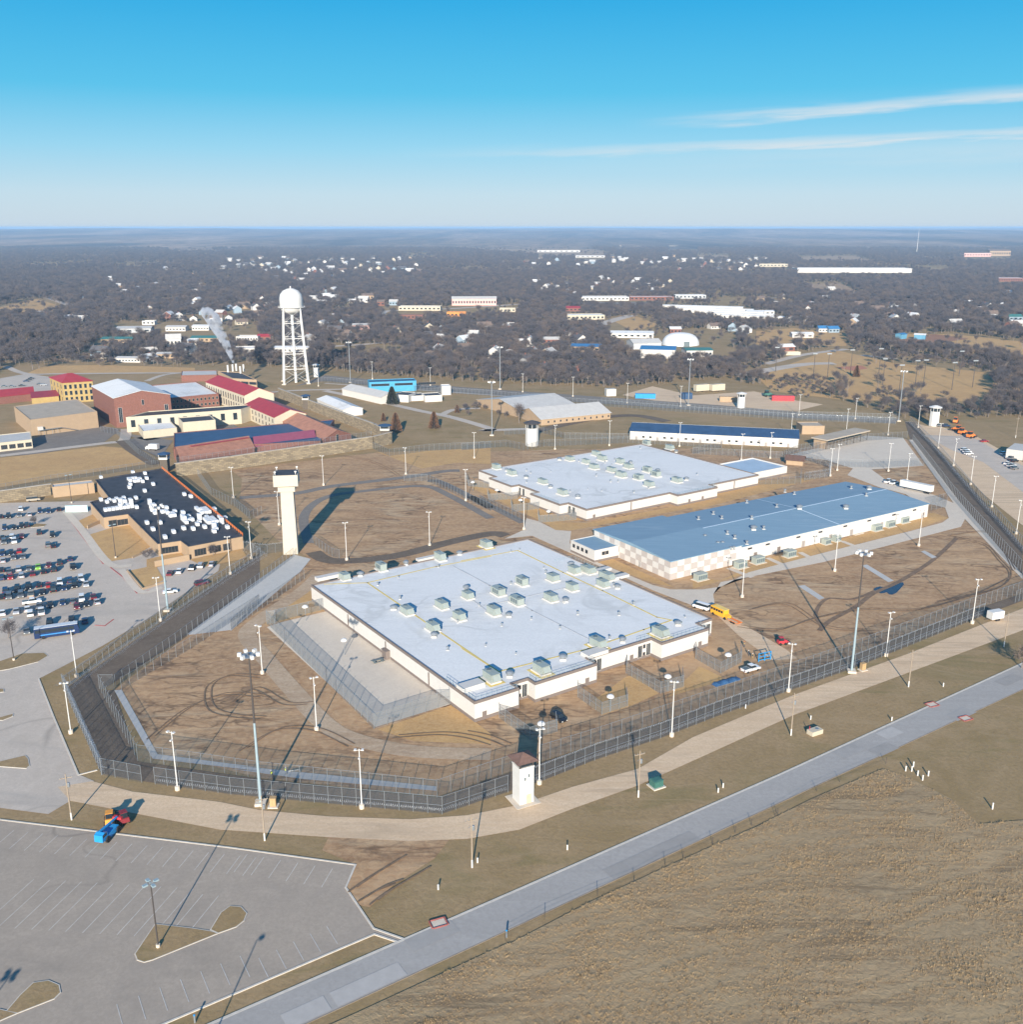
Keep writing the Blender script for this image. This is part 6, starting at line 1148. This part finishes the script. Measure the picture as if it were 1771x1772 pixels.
for a in (('f', 800, 1025, 812, 5, 26, 'grey', 'grey', 'low grey-roofed metal warehouse in a clearing left of the steam plume', 1.5, .2, 4), ('f', 1130, 1265, 800, 4.5, 14, 'white', 'grey', 'white shop row with grey roof beyond the powerhouse', 1.5, 0, 6), ('f', 1310, 1425, 795, 4.5, 14, 'white', 'white', 'white shop with white roof next to the steam plume', 1.5, 0, 6), ('f', 1300, 1490, 872, 4, 16, 'tan', 'green', 'tan store with green roof near the steam plume', 1.5, 0, 6), ('f', 1140, 1235, 905, 8, 12, 'white', 'grey', 'tall white farmhouse with gabled roof beyond the red cell house', 4, .3, 4), ('f', 690, 900, 880, 4, 16, 'tan', 'green', 'long green-roofed store among dark trees', 1.5, 0, 5), ('f', 1600, 1735, 950, 5, 16, 'white', 'white', 'white flat warehouse right of the steam plume', 0, .2, 4), ('f', 785, 960, 1012, 3.5, 12, 'white', 'grey', 'long white trailer home row near the meadow', 1, -.1, 8), ('f', 1610, 1760, 868, 5, 14, 'white', 'grey', 'white flat office with a dark window band', 0, 0, 8), ('f', 970, 1055, 757, 5, 10, 'white', 'grey', 'white store with dark windows and a brick side', 0, 0, 3), ('f', 1065, 1190, 985, 4, 12, 'tan', 'grey', 'tan and white garage near the trailer homes', 1, 0, 4), ('f', 1280, 1350, 893, 4, 10, 'white', 'white', 'small white gabled shop front', 2, .2, 3),
          ('g', 1330, 1620, 598, 10, 18, 'pink', 'grey', 'pink hotel with rows of windows and gabled bays', 3, .05, 16), ('g', 980, 1255, 632, 6, 18, 'cream', 'white', 'cream strip store with dark window openings', 0, -.05, 10), ('g', 985, 1140, 686, 5, 16, 'brick', 'brown', 'low brick shop below the cream strip store', 0, -.05, 6), ('g', 1295, 1420, 672, 6, 14, 'orange', 'brown', 'bright orange restaurant beside the road', 0, 0, 5), ('g', 680, 790, 755, 5, 14, 'pink', 'grey', 'rosy brick store with grey roof among trees', 1.5, 0, 4), ('g', 920, 975, 597, 6, 10, 'slate', 'grey', 'pale blue-grey house behind the strip store', 2.5, 0, 3), ('g', 745, 820, 556, 6, 12, 'tan', 'brown', 'tan gabled house above the brick houses', 3, 0, 3), ('g', 1640, 1745, 640, 5, 12, 'cream', 'grey', 'small cream filling station with canopy', 0, 0, 4), ('g', 60, 150, 825, 4, 12, 'brick', 'red', 'shed with bright red roof behind the water tower', 2, 0, 2), ('g', 170, 400, 905, 4.5, 14, 'white', 'white', 'long white store seen through the water tower legs', 1, 0, 8), ('g', 840, 890, 600, 6, 10, 'brick', 'brown', 'brown brick house beside a pale house', 2.5, 0, 2),
          ('h', 400, 660, 722, 6, 22, 'cream', 'cream' if 0 else 'white', 'cream store with a blue entrance roof by the curved road', 0, .1, 9), ('h', 390, 500, 664, 4.5, 18, 'brick', 'red', 'low restaurant with bright red roof', 2, 0, 4), ('h', 700, 990, 846, 5, 24, 'white', 'white', 'long white warehouse with dark door bays', 1.5, -.1, 7), ('h', 850, 1050, 922, 6, 22, 'grey', 'grey', 'pale grey curved-roof storage hall', 3, .2, 0), ('h', 900, 1135, 985, 8, 30, 'white', 'blue', 'white warehouse with strong blue roof', 1.5, -.2, 0), ('h', 1215, 1395, 975, 6, 22, 'white', 'green', 'white warehouse with grey-green roof and garage bays', 1.2, .05, 6), ('h', 430, 630, 940, 5, 20, 'tan', 'blue', 'tan workshop with dark blue roof in the bare trees', 1.5, -.15, 4), ('h', 235, 350, 882, 4, 12, 'brick', 'grey', 'brick bungalow with pale roof in the bare trees', 2, 0, 4), ('h', 500, 825, 592, 6, 26, 'white', 'white', 'long white supermarket behind its parking lot', 0, .03, 12), ('h', 830, 1130, 590, 6, 20, 'brick', 'white', 'red brick strip mall with white roof', 0, .03, 10), ('h', 1140, 1350, 578, 6, 20, 'grey', 'white', 'grey strip mall with white roof', 0, .03, 8), ('h', 200, 490, 262, 9, 30, 'white', 'white', 'white industrial block in the far stubble field', 0, 0, 8), ('h', 460, 660, 298, 7, 30, 'white', 'white', 'long white shed before the far stubble field', 1, 0, 6), ('h', 1100, 1290, 228, 8, 30, 'cream', 'tan', 'cream compound far out near the woods', 0, 0, 8), ('h', 1105, 1180, 815, 5, 12, 'brick', 'white', 'brick bungalow with white roof near the fabric dome', 2, 0, 3),
          ('i', 275, 1035, 392, 11, 60, 'white', 'white', 'very long white distribution warehouse on the far slope', 0, -.04, 0), ('i', 1380, 1560, 285, 14, 40, 'pink', 'brown', 'rosy tan institutional block on the far hill', 3, 0, 10), ('i', 1550, 1690, 280, 20, 40, 'tan', 'brown', 'tan many-gabled institution on the far hill', 6, 0, 9), ('i', 1610, 1800, 450, 7, 40, 'brick', 'white', 'long red brick school with white roof at the right edge', 0, 0, 12), ('i', 20, 210, 352, 8, 30, 'cream', 'tan', 'cream shop row on the far slope', 0, 0, 8), ('i', 415, 475, 788, 4.5, 10, 'white', 'blue', 'white house with dark blue roof by the meadow', 2.5, 0, 3), ('i', 480, 555, 790, 4.5, 10, 'slate', 'blue', 'slate blue house beside the dark-roofed white house', 2.5, .2, 3), ('i', 240, 380, 824, 4, 12, 'white', 'white', 'white pole barn with clutter at the dirt lot', 1.5, 0, 3), ('i', 150, 260, 915, 4.5, 12, 'brick', 'white', 'red barn with pale metal roof by the road', 2, .2, 2), ('i', 196, 295, 940, 3, 4, 'cream', 'tan', 'cream trailer box in front of the red barn', 0, .1, 0), ('i', 955, 1010, 832, 5, 8, 'blue', 'blue', 'blue container shed standing apart on the red soil', 1, .6, 0), ('i', 1050, 1118, 836, 5, 8, 'blue', 'white', 'blue shed with pale roof beside red soil', 1, -.5, 0), ('i', -60, 120, 668, 4, 14, 'white', 'white', 'white roofed row at the end of the storage units', 1, 0, 6), ('i', 1680, 1771, 710, 5, 14, 'slate', 'green', 'green-grey house at the right edge of the woods', 2.5, 0, 3)):
    far_building(*a[:4], a[4], a[5], a[6], a[7], a[8], a[9], a[10], a[11])
for i in range(5):
    a, b = P('h', 1050 + i * 100, 640 + i * 17), P('h', 1600 + i * 70, 655 + i * 17); t, q = gable_building('storage_unit_row', 'long white row of storage units with dark doors', 'building', px_quad(a, b, 10), 3.4, 4.4, M_white, M_roofw, 0, .3, 'storage unit rows'); KEEP.append((*to_px(a.x, a.y), to_px(b.x, b.y)[0]))
    L = (q[1] - q[0]).length
    mb = MB()
    for k in range(24): window(t, q[0], q[1], L * (k + .5) / 24, 1.4, L / 24 * .6, 2.4, 0, 'unit_door', M_white) if i > 2 and k % 2 else None
t = thing('fabric_dome', 'white fabric dome shelter behind the blue-roofed warehouse', 'building', P('h', 1175, 890)); mb = MB(); KEEP.append((*px('h', 1100, 892), px('h', 1255, 892)[0]))
mb.lathe((0, 0, 0), [(19 * math.cos(a) ** .7 if a < 1.55 else .3, 12 * math.sin(a)) for a in [math.pi / 2 * k / 9 for k in range(10)]], 24); mb.build('membrane', M_roofw, t, True); MB().box((3, -18.2, 2.4), (6, 2.5, 4.8)).build('door', M_hvacd, t)
# houses: a few shapes and colours, placed where the photo shows roofs between the trees
HS = {}
def house(wc, rc, big):
    k = (wc, rc, big)
    if k not in HS:
        W_, D_, he, hr = (14, 9, 5.4, 8.6) if big else (12, 8, 3.2, 5.8)
        t, q = gable_building('house', '', 'house', [Vector(p) for p in ((-W_ / 2, -D_ / 2, 0), (W_ / 2, -D_ / 2, 0), (W_ / 2, D_ / 2, 0), (-W_ / 2, D_ / 2, 0))], he, hr, WALLS[wc], ROOFS[rc], 0, .5)
        for s in (2, 5, W_ - 2.4): window(t, q[0], q[1], s, he * .55, 1.5, 1.4, 0, frame=M_white)
        MB().box((W_ * .25, 1, hr), (.8, .8, 1.6)).build('chimney', M_brick, t); HS[k] = t
    return HS[k]
CL = [('g', 80, 290, 1130, 400, 90), ('g', 180, 330, 620, 450, 22), ('f', 1500, 320, 1771, 380, 14), ('h', 700, 295, 1200, 345, 34), ('h', 1150, 300, 1771, 390, 34), ('h', 100, 300, 600, 360, 14), ('h', 560, 450, 1120, 530, 36), ('h', 180, 470, 520, 570, 14), ('f', 1000, 610, 1771, 760, 22), ('g', 430, 510, 900, 600, 18), ('g', 380, 680, 1000, 860, 14), ('g', 1050, 740, 1771, 960, 16), ('f', 650, 940, 1400, 1030, 10), ('h', 100, 820, 560, 1080, 10), ('i', 640, 620, 1100, 780, 16), ('i', 1300, 500, 1771, 780, 14), ('i', 0, 500, 500, 720, 14), ('f', 400, 380, 1400, 560, 14), ('g', 900, 90, 1771, 180, 14), ('f', 1100, 160, 1771, 230, 14), ('h', 0, 100, 1300, 230, 18), ('i', 100, 110, 1400, 240, 10), ('f', 250, 690, 560, 760, 4), ('h', 1390, 760, 1650, 830, 5), ('f', 540, 560, 640, 600, 3), ('g', 20, 560, 180, 640, 5)]
for k, x0, y0, x1, y1, n in CL:
    for i in range(n):
        x, y = rnd.uniform(x0, x1), rnd.uniform(y0, y1); p = P(k, x, y); ppx = px(k, x, y)
        if any(b0 - 4 < ppx[0] < b2 + 4 and b1 - 12 < ppx[1] < b1 + 5 for b0, b1, b2 in KEEP): continue
        wc = rnd.choice(('white', 'white', 'white', 'cream', 'grey', 'tan', 'slate', 'brick')); rc = rnd.choice(('dark', 'grey', 'grey', 'brown', 'white')); big = rnd.random() < .45
        s_ = 1.15 if p.y < 2500 else 1.5
        inst(house(wc, rc, big), p, rnd.uniform(-.6, .6) + rnd.choice((0, 1.57)), f'{"two-storey" if big else "single-storey"} {wc} house with {rc} gabled roof among the bare trees', f'{"two-storey" if big else "single-storey"} {wc} houses with {rc} roofs', (s_, s_, s_))
        KEEP.append((ppx[0] - 3, ppx[1], ppx[0] + 3))
for t in list(HS.values()):
    if t.name not in used:
        for ch in KIDS.get(t.name, []):
            for g2 in KIDS.get(ch.name, []): bpy.data.objects.remove(g2)
            bpy.data.objects.remove(ch)
        bpy.data.objects.remove(t)
# ================================================================ trees
def tree_meshes(seed, H, spread, ntw, tw_len, tw_w, upright=.5):
    """a leafless tree: tapered trunk, limbs, and slivers of twig through the whole crown"""
    r = random.Random(seed); tr = MB(); cw = MB(); tips = []
    def grow(p, d, L, rad, lev):
        q = p + d * L; (tr if lev < 2 else cw).tube(p, q, rad, rad * .62, 5 if lev == 0 else 3, cap=False)
        if lev == 3: tips.append(q); return
        n = (7, 4, 3)[lev]
        for i in range(n):
            t = 1 - (i / n) * (.55 if lev == 0 else .6); a = r.uniform(0, 6.28); up = upright + r.uniform(-.25, .3)
            nd = (Vector((math.cos(a), math.sin(a), 0)) * spread * (1.1 if lev == 0 else .8) + d * (.5 if lev else .2) + Vector((0, 0, up))).normalized()
            grow(p.lerp(q, t), nd, L * r.uniform(.5, .72) * (.95 if lev == 0 else 1), rad * .45, lev + 1)
        tips.append(q)
    grow(Vector((0, 0, -.2)), Vector((r.uniform(-.06, .06), r.uniform(-.06, .06), 1)).normalized(), H * .42, H * .022, 0)
    for i in range(ntw):
        p = r.choice(tips) + Vector((r.gauss(0, 1), r.gauss(0, 1), r.gauss(0, .8))) * H * .06
        d = Vector((r.gauss(0, 1), r.gauss(0, 1), r.uniform(.1, 1.6))).normalized() * tw_len * r.uniform(.6, 1.4); s = d.orthogonal().normalized(); s.rotate(__import__('mathutils').Quaternion(d.normalized(), r.uniform(0, 6.28)))
        cw.tri(p - s * tw_w, p + s * tw_w, p + d)
    return tr, cw
TREES = []
for i, (H, sp, n, up) in enumerate(((12, .75, 700, .55), (15, .7, 800, .7), (10, .9, 600, .45), (13, .6, 700, .85), (8, .85, 480, .4))):
    tr, cw = tree_meshes(20 + i, H, sp, n, 1.5, .07, up); TREES.append((tr, cw, H))
tree_me = []
for tr, cw, H in TREES:
    a = bpy.data.meshes.new('trunk'); a.from_pydata(tr.v, [], tr.f); a.materials.append(M_bark); b = bpy.data.meshes.new('crown'); b.from_pydata(cw.v, [], cw.f); b.materials.append(M_twig); tree_me.append((a, b))
    j = MB(); j.v = tr.v + cw.v; j.f = tr.f + [tuple(len(tr.v) + k for k in f) for f in cw.f]; j.m = [0] * len(tr.f) + [1] * len(cw.f); tree_me[-1] += (j,)
def place_tree(i, p, s, rz, label, group=None):
    t = thing('bare_tree', label, 'tree', p, rz, group); t.scale = (s, s, s * rnd.uniform(.9, 1.1))
    for nm, me in (('trunk', tree_me[i][0]), ('crown', tree_me[i][1])): o = bpy.data.objects.new(nm, me); C.objects.link(o); o.parent = t
    return t
place_tree(1, P('3', 390, 520), .95, 0, 'large bare tree standing before the tan workshop roof'); place_tree(2, P('1', 1010, 1455), .55, 0, 'small bare tree on the lawn before the administration building'); place_tree(2, P('5', 60, 610), .7, 1, 'bare tree on the lot island by the coach bus')
place_tree(4, P('1', 1455, 1425), .6, 2, 'small bare tree against the administration building windows'); place_tree(4, P('1', 235, 1218), .55, 1, 'small bare tree on the narrow staff lot island'); place_tree(1, P('f', 225, 1060), 1.3, 0, 'big pale bare tree at the meadow edge behind the red-roofed range'); place_tree(2, P('8', 1765, 640), .9, 0, 'bare spreading tree beside the concrete road')
for s in each('3', '160 430,250 470,300 480,20 440,90 430,45 470') + each('2', '1600 430,1680 420,1540 450'): place_tree(rnd.choice((2, 4)), PS(s)[0], .6, rnd.uniform(0, 6), 'scrubby bare tree in the thicket beside the tan workshop', 'thicket beside the tan workshop')
def cedar(p, h, label, col=None):
    t = thing('cedar_tree', label, 'tree', p); MB().tube((0, 0, 0), (0, 0, h * .9), .25, .05, 6).build('trunk', M_bark, t); mb = MB(); r = random.Random(int(h * 10))
    for i in range(2600):
        z = r.uniform(.06, 1) ** .9; rad = h * .33 * (1 - z) ** .75 * r.uniform(.5, 1.05) + .1; a = r.uniform(0, 6.28); c = Vector((rad * math.cos(a), rad * math.sin(a), z * h))
        d = Vector((math.cos(a), math.sin(a), r.uniform(-.2, .9))).normalized() * h * .07; s = d.orthogonal() * .45; s.rotate(__import__('mathutils').Quaternion(d.normalized(), r.uniform(0, 6.28))); mb.tri(c - s, c + s, c + d)
    mb.build('crown', col or M_cedar, t)
M_rust = mat('rusty_foliage', (.15, .085, .05), .95, .3, .5)
cedar(P('2', 1100, 395), 12, 'dark cedar beside the white shed gable', mat('dark_cedar', (.035, .04, .028), .95, .3, .5)); cedar(P('2', 1125, 580), 11, 'rusty brown cedar behind the corner watch booth', M_rust); cedar(P('2', 1040, 508), 5, 'small rusty cedar beside the inner road', M_rust); cedar(P('2', 1385, 558), 10, 'brown conical cedar by the drive junction', M_rust); cedar(P('2', 1542, 450), 5, 'little dark bush at the thicket edge', M_rust); cedar(P('i', 665, 1085), 9, 'rust brown bush on the ballfield meadow', M_rust)
# the woods and hedges: points where trees may stand, read from the picture
def poly_px(s):
    o = []
    for part in s.split(';'):
        t = part.split(); k = t[0]
        for n in ' '.join(t[1:]).split(','): x, y = n.split(); o.append(px(k, float(x), float(y)))
    return np.array(o)
def inside(P_, X, Y):
    r = np.zeros(X.shape, bool); n = len(P_)
    for i in range(n):
        x1, y1 = P_[i]; x2, y2 = P_[(i + 1) % n]; c = ((y1 > Y) != (y2 > Y)) & (X < (x2 - x1) * (Y - y1) / (y2 - y1 + 1e-9) + x1); r ^= c
    return r
rs = np.random.RandomState(5)
def cand(y0, y1, sp):
    n = int(.62 * (y1 ** 2 - y0 ** 2) * 1.15 / sp ** 2); y = np.sqrt(rs.uniform(y0 ** 2, y1 ** 2, n)); x = rs.uniform(-.62, .62, n) * y * 1.05; return x, y
limit = np.array([(-400, 655), (0, 652), (60, 645), (140, 640), (330, 633), (430, 632), (520, 640), (570, 640), (640, 648), (840, 664), (1080, 672), (1240, 655), (1290, 664), (1400, 672), (1440, 690), (1520, 712), (1600, 738), (1700, 728), (1771, 728), (2200, 740)])
open_ = [poly_px(s) for s in ('i 800 870, 1000 800, 1300 790, 1771 840, 2100 870, 2100 970, 1771 990, 1300 900, 1080 900', 'i -180 1110, 0 1040, 500 890, 640 890, 900 1000, 1300 1000, 1540 1060, 1600 1200, 1500 1300, 600 1260, 560 1110, 0 1100', 'i -60 780, 250 750, 600 790, 620 890, 300 890, 150 900, -60 880', 'f -100 640, 250 575, 560 650, 300 690, -100 700', 'h 560 780, 720 700, 900 690, 1060 760, 850 800', 'f -100 1100, 60 1030, 300 1035, 700 1030, 1330 1050, 1330 1120', 'h 620 590, 1010 590, 960 645, 620 645', 'g 840 690, 880 630, 1000 620, 1771 590, 1771 660, 1150 690', 'f 760 740, 1771 740, 1771 890, 1500 900, 760 830', 'i 270 285, 650 280, 850 330, 300 325', 'h 0 190, 380 195, 700 270, 600 300, 300 290, 0 260', 'g 100 155, 700 160, 1771 180, 1771 260, 1400 235, 900 185', 'i 300 460, 560 450, 740 550, 380 530', 'f 170 185, 390 185, 390 240, 220 240', 'f 1150 210, 1450 230, 1450 262, 1150 258', 'i 1030 360, 1310 370, 1200 400', 'h 1290 275, 1510 280, 1510 312, 1290 302', 'f 130 345, 640 325, 640 345, 200 366', 'g 430 860, 1000 850, 1000 950, 600 930', 'h 640 780, 1560 790, 1560 1010, 840 1000')]
hedge = [poly_px(s) for s in ('i 600 890, 700 870, 1000 950, 1300 965, 1500 1030, 1600 1060, 1500 1060, 1300 1000, 900 990', 'i 60 1090, 500 1110, 560 1180, 400 1230, 60 1200', 'i 760 1170, 930 1180, 930 1240, 740 1230')]
PT = []
for y0, y1, sp, sc_ in ((600, 1500, 6.6, 1.0), (1500, 2600, 8.6, 1.15), (2600, 5600, 15, 1.3)):
    x, y = cand(y0, y1, sp); dd = y * math.cos(TH) + CAMH * math.sin(TH); X = CX + F * x / dd; Y = CY + F * (-y * math.sin(TH) + CAMH * math.cos(TH)) / dd
    ok = (Y < np.interp(X, limit[:, 0], limit[:, 1])) & (X > -120) & (X < 1890); hd_ = np.zeros(ok.shape, bool)
    for q in hedge: hd_ |= inside(q, X, Y)
    for q in open_: ok &= ~(inside(q, X, Y) & (rs.rand(len(X)) > .04))
    nz = np.array([mn.noise(Vector((a / 260, b / 260, 2))) + .6 * mn.noise(Vector((a / 70, b / 70, 5))) for a, b in zip(x, y)]); ok &= (nz > -.5 + .12 * (sp > 12)) | hd_
    ok |= hd_ & (rs.rand(len(X)) > .6)
    K = np.array(KEEP); bad = np.zeros(ok.shape, bool)
    for b0, b1, b2 in KEEP:
        wpx = max(2.0, b2 - b0); bad |= (X > b0 - 1) & (X < b2 + 1) & (Y > b1 - 3) & (Y < b1 + (4.5 if wpx < 8 else 9))
    ok &= ~bad; PT.append(np.stack([x[ok], y[ok], np.full(ok.sum(), sc_), hd_[ok]], 1))
PT = np.concatenate(PT); PT = PT[np.argsort(PT[:, 1])]
NEAR = 290
for x, y, s, hflag in PT[:NEAR]:
    i = rnd.choice((0, 1, 2, 3, 4)); place_tree(i, Vector((x, y, 0)), s * rnd.uniform(.55, .95) * (.55 if hflag else 1), rnd.uniform(0, 6.28), ('low bare bush in the hedge across the brown meadow' if hflag else ('bare grey tree with upright limbs' if i in (1, 3) else 'bare grey tree with spreading crown') + ' at the near edge of the woods'), 'hedge bushes' if hflag else ('upright bare trees at the wood edge' if i in (1, 3) else 'spreading bare trees at the wood edge'))
rest = PT[NEAR:]
tcol = bpy.data.collections.new('wood_tree_kinds')
for k, tm in enumerate(tree_me):
    me = bpy.data.meshes.new('wood_tree'); me.from_pydata(tm[2].v, [], tm[2].f); me.materials.append(M_bark); me.materials.append(M_twig); me.polygons.foreach_set('material_index', tm[2].m); o = bpy.data.objects.new('wood_tree', me); tcol.objects.link(o)
def scatter(name, pts, scales, coll, label, cat, zr=0):
    me = bpy.data.meshes.new(name); me.from_pydata([tuple(p) for p in pts], [], []); a = me.attributes.new('sc', 'FLOAT', 'POINT'); a.data.foreach_set('value', np.asarray(scales, np.float32)); o = bpy.data.objects.new(name, me); C.objects.link(o); o['kind'] = 'stuff'; o['label'] = label; o['category'] = cat
    ng = bpy.data.node_groups.new(name, 'GeometryNodeTree'); ng.interface.new_socket('Geometry', in_out='INPUT', socket_type='NodeSocketGeometry'); ng.interface.new_socket('Geometry', in_out='OUTPUT', socket_type='NodeSocketGeometry')
    n = ng.nodes; gi = n.new('NodeGroupInput'); go = n.new('NodeGroupOutput'); ip = n.new('GeometryNodeInstanceOnPoints'); ci = n.new('GeometryNodeCollectionInfo'); ci.inputs[0].default_value = coll; ci.inputs[1].default_value = True; ci.inputs[2].default_value = True
    rv = n.new('FunctionNodeRandomValue'); rv.data_type = 'FLOAT_VECTOR'; rv.inputs[0].default_value = (0, 0, 0); rv.inputs[1].default_value = (0, 0, 6.283); na = n.new('GeometryNodeInputNamedAttribute'); na.data_type = 'FLOAT'; na.inputs[0].default_value = 'sc'; ip.inputs['Pick Instance'].default_value = True
    l = ng.links; l.new(gi.outputs[0], ip.inputs['Points']); l.new(ci.outputs[0], ip.inputs['Instance']); l.new(rv.outputs[0], ip.inputs['Rotation']); l.new(na.outputs[0], ip.inputs['Scale']); l.new(ip.outputs[0], go.inputs[0]); o.modifiers.new('scatter', 'NODES').node_group = ng; return o
scatter('woods', [(x, y, 0) for x, y, s, h in rest], [s * rs.uniform(.6, 1.05) * (.55 if h else 1) for x, y, s, h in rest], tcol, 'bare winter woods spreading through and beyond the town', 'woods')
print('trees', len(PT))
# tall dry grass: tufts in rough rows over the field
gcol = bpy.data.collections.new('grass_tuft_kinds'); M_tuft = [mat('straw_blades', (.38, .275, .155), .95, .2, .3), mat('brown_blades', (.30, .215, .125), .95, .25, .3)]
for k in range(4):
    mb = MB(); r = random.Random(k + 3)
    for i in range(18):
        a = r.uniform(0, 6.28); c = Vector((math.cos(a), math.sin(a), 0)) * r.uniform(0, .45); d = Vector((r.gauss(0, .35), r.gauss(0, .35), 1)).normalized() * r.uniform(.3, .75); s = Vector((-math.sin(a + 1), math.cos(a + 1), 0)) * .06; mb.tri(c - s, c + s, c + d)
    me = bpy.data.meshes.new('grass_tuft'); me.from_pydata(mb.v, [], mb.f); me.materials.append(M_tuft[k % 2]); gcol.objects.link(bpy.data.objects.new('grass_tuft', me))
FP = np.array([(p.x, p.y) for p in FIELD]); n = 95000; x = rs.uniform(FP[:, 0].min(), min(FP[:, 0].max(), 130), n); y = rs.uniform(max(FP[:, 1].min(), 100), FP[:, 1].max(), n); ok = inside(FP, x, y)
rw = np.array([mn.noise(Vector(((a * math.cos(U - .2) + b * math.sin(U - .2)) / 14, (-a * math.sin(U - .2) + b * math.cos(U - .2)) / 1.6, 0))) + mn.noise(Vector((a / 9, b / 9, 4))) for a, b in zip(x, y)]); ok &= rw > -.4
scatter('field_grass', [(a, b, .05) for a, b in zip(x[ok], y[ok])], rs.uniform(.22, .6, ok.sum()) * (1 + .4 * rw[ok]), gcol, 'tall dry brown grass standing over the roadside field', 'grass')
# ================================================================ steam and haze
b_ = top('1', 1612, 160, 9); sm = bpy.data.materials.new('steam'); sm.use_nodes = True; t_ = sm.node_tree; t_.nodes.clear(); o_ = t_.nodes.new('ShaderNodeOutputMaterial'); pv = t_.nodes.new('ShaderNodeVolumePrincipled'); pv.inputs['Color'].default_value = (.9, .93, 1, 1); t_.links.new(pv.outputs[0], o_.inputs['Volume'])
nz_ = t_.nodes.new('ShaderNodeTexNoise'); nz_.inputs['Scale'].default_value = .16; nz_.inputs['Detail'].default_value = 4; tcc = t_.nodes.new('ShaderNodeTexCoord'); t_.links.new(tcc.outputs['Object'], nz_.inputs['Vector']); mr = t_.nodes.new('ShaderNodeMapRange'); mr.inputs[1].default_value = .42; mr.inputs[2].default_value = .68; mr.inputs[4].default_value = 1.1; t_.links.new(nz_.outputs['Fac'], mr.inputs[0]); t_.links.new(mr.outputs[0], pv.inputs['Density'])
mb = MB(); prev = None
prof = []
for i in range(13):
    s = i / 12; c = Vector((-2 - 20 * s ** 1.2, 6 * s, 5.5 + 42 * s)); rr = .8 + 6.5 * s ** .8 * (1 if i < 11 else .75 if i == 11 else .2); ring = [c + Vector((math.cos(a) * rr, math.sin(a) * rr, math.sin(a * 2) * rr * .2)) for a in [2 * math.pi * k / 12 for k in range(12)]]; prof.append(ring)
for r0_, r1_ in zip(prof, prof[1:]):
    for k in range(12): mb.quad(r0_[k], r0_[(k + 1) % 12], r1_[(k + 1) % 12], r1_[k])
bmv = mb.build('steam_plume', sm); bmv.location = (b_.x, b_.y, 9); tag(bmv, 'white steam plume drifting from the powerhouse stacks', 'steam'); bmv['kind'] = 'stuff'
bm = bmesh.new(); bm.from_mesh(bmv.data); bmesh.ops.remove_doubles(bm, verts=bm.verts, dist=.001); bmesh.ops.holes_fill(bm, edges=bm.edges); bmesh.ops.recalc_face_normals(bm, faces=bm.faces); bm.to_mesh(bmv.data); bm.free()
hz = bpy.data.materials.new('haze_air'); hz.use_nodes = True; t_ = hz.node_tree; t_.nodes.clear(); o_ = t_.nodes.new('ShaderNodeOutputMaterial'); pv = t_.nodes.new('ShaderNodeVolumePrincipled'); pv.inputs['Color'].default_value = (.45, .70, 1, 1); pv.inputs['Density'].default_value = 8.5e-5; pv.inputs['Anisotropy'].default_value = 0; t_.links.new(pv.outputs[0], o_.inputs['Volume'])
hzo = MB().box((0, 19000, 54), (72000, 46000, 132)).build('haze', hz); hzo['kind'] = 'stuff'
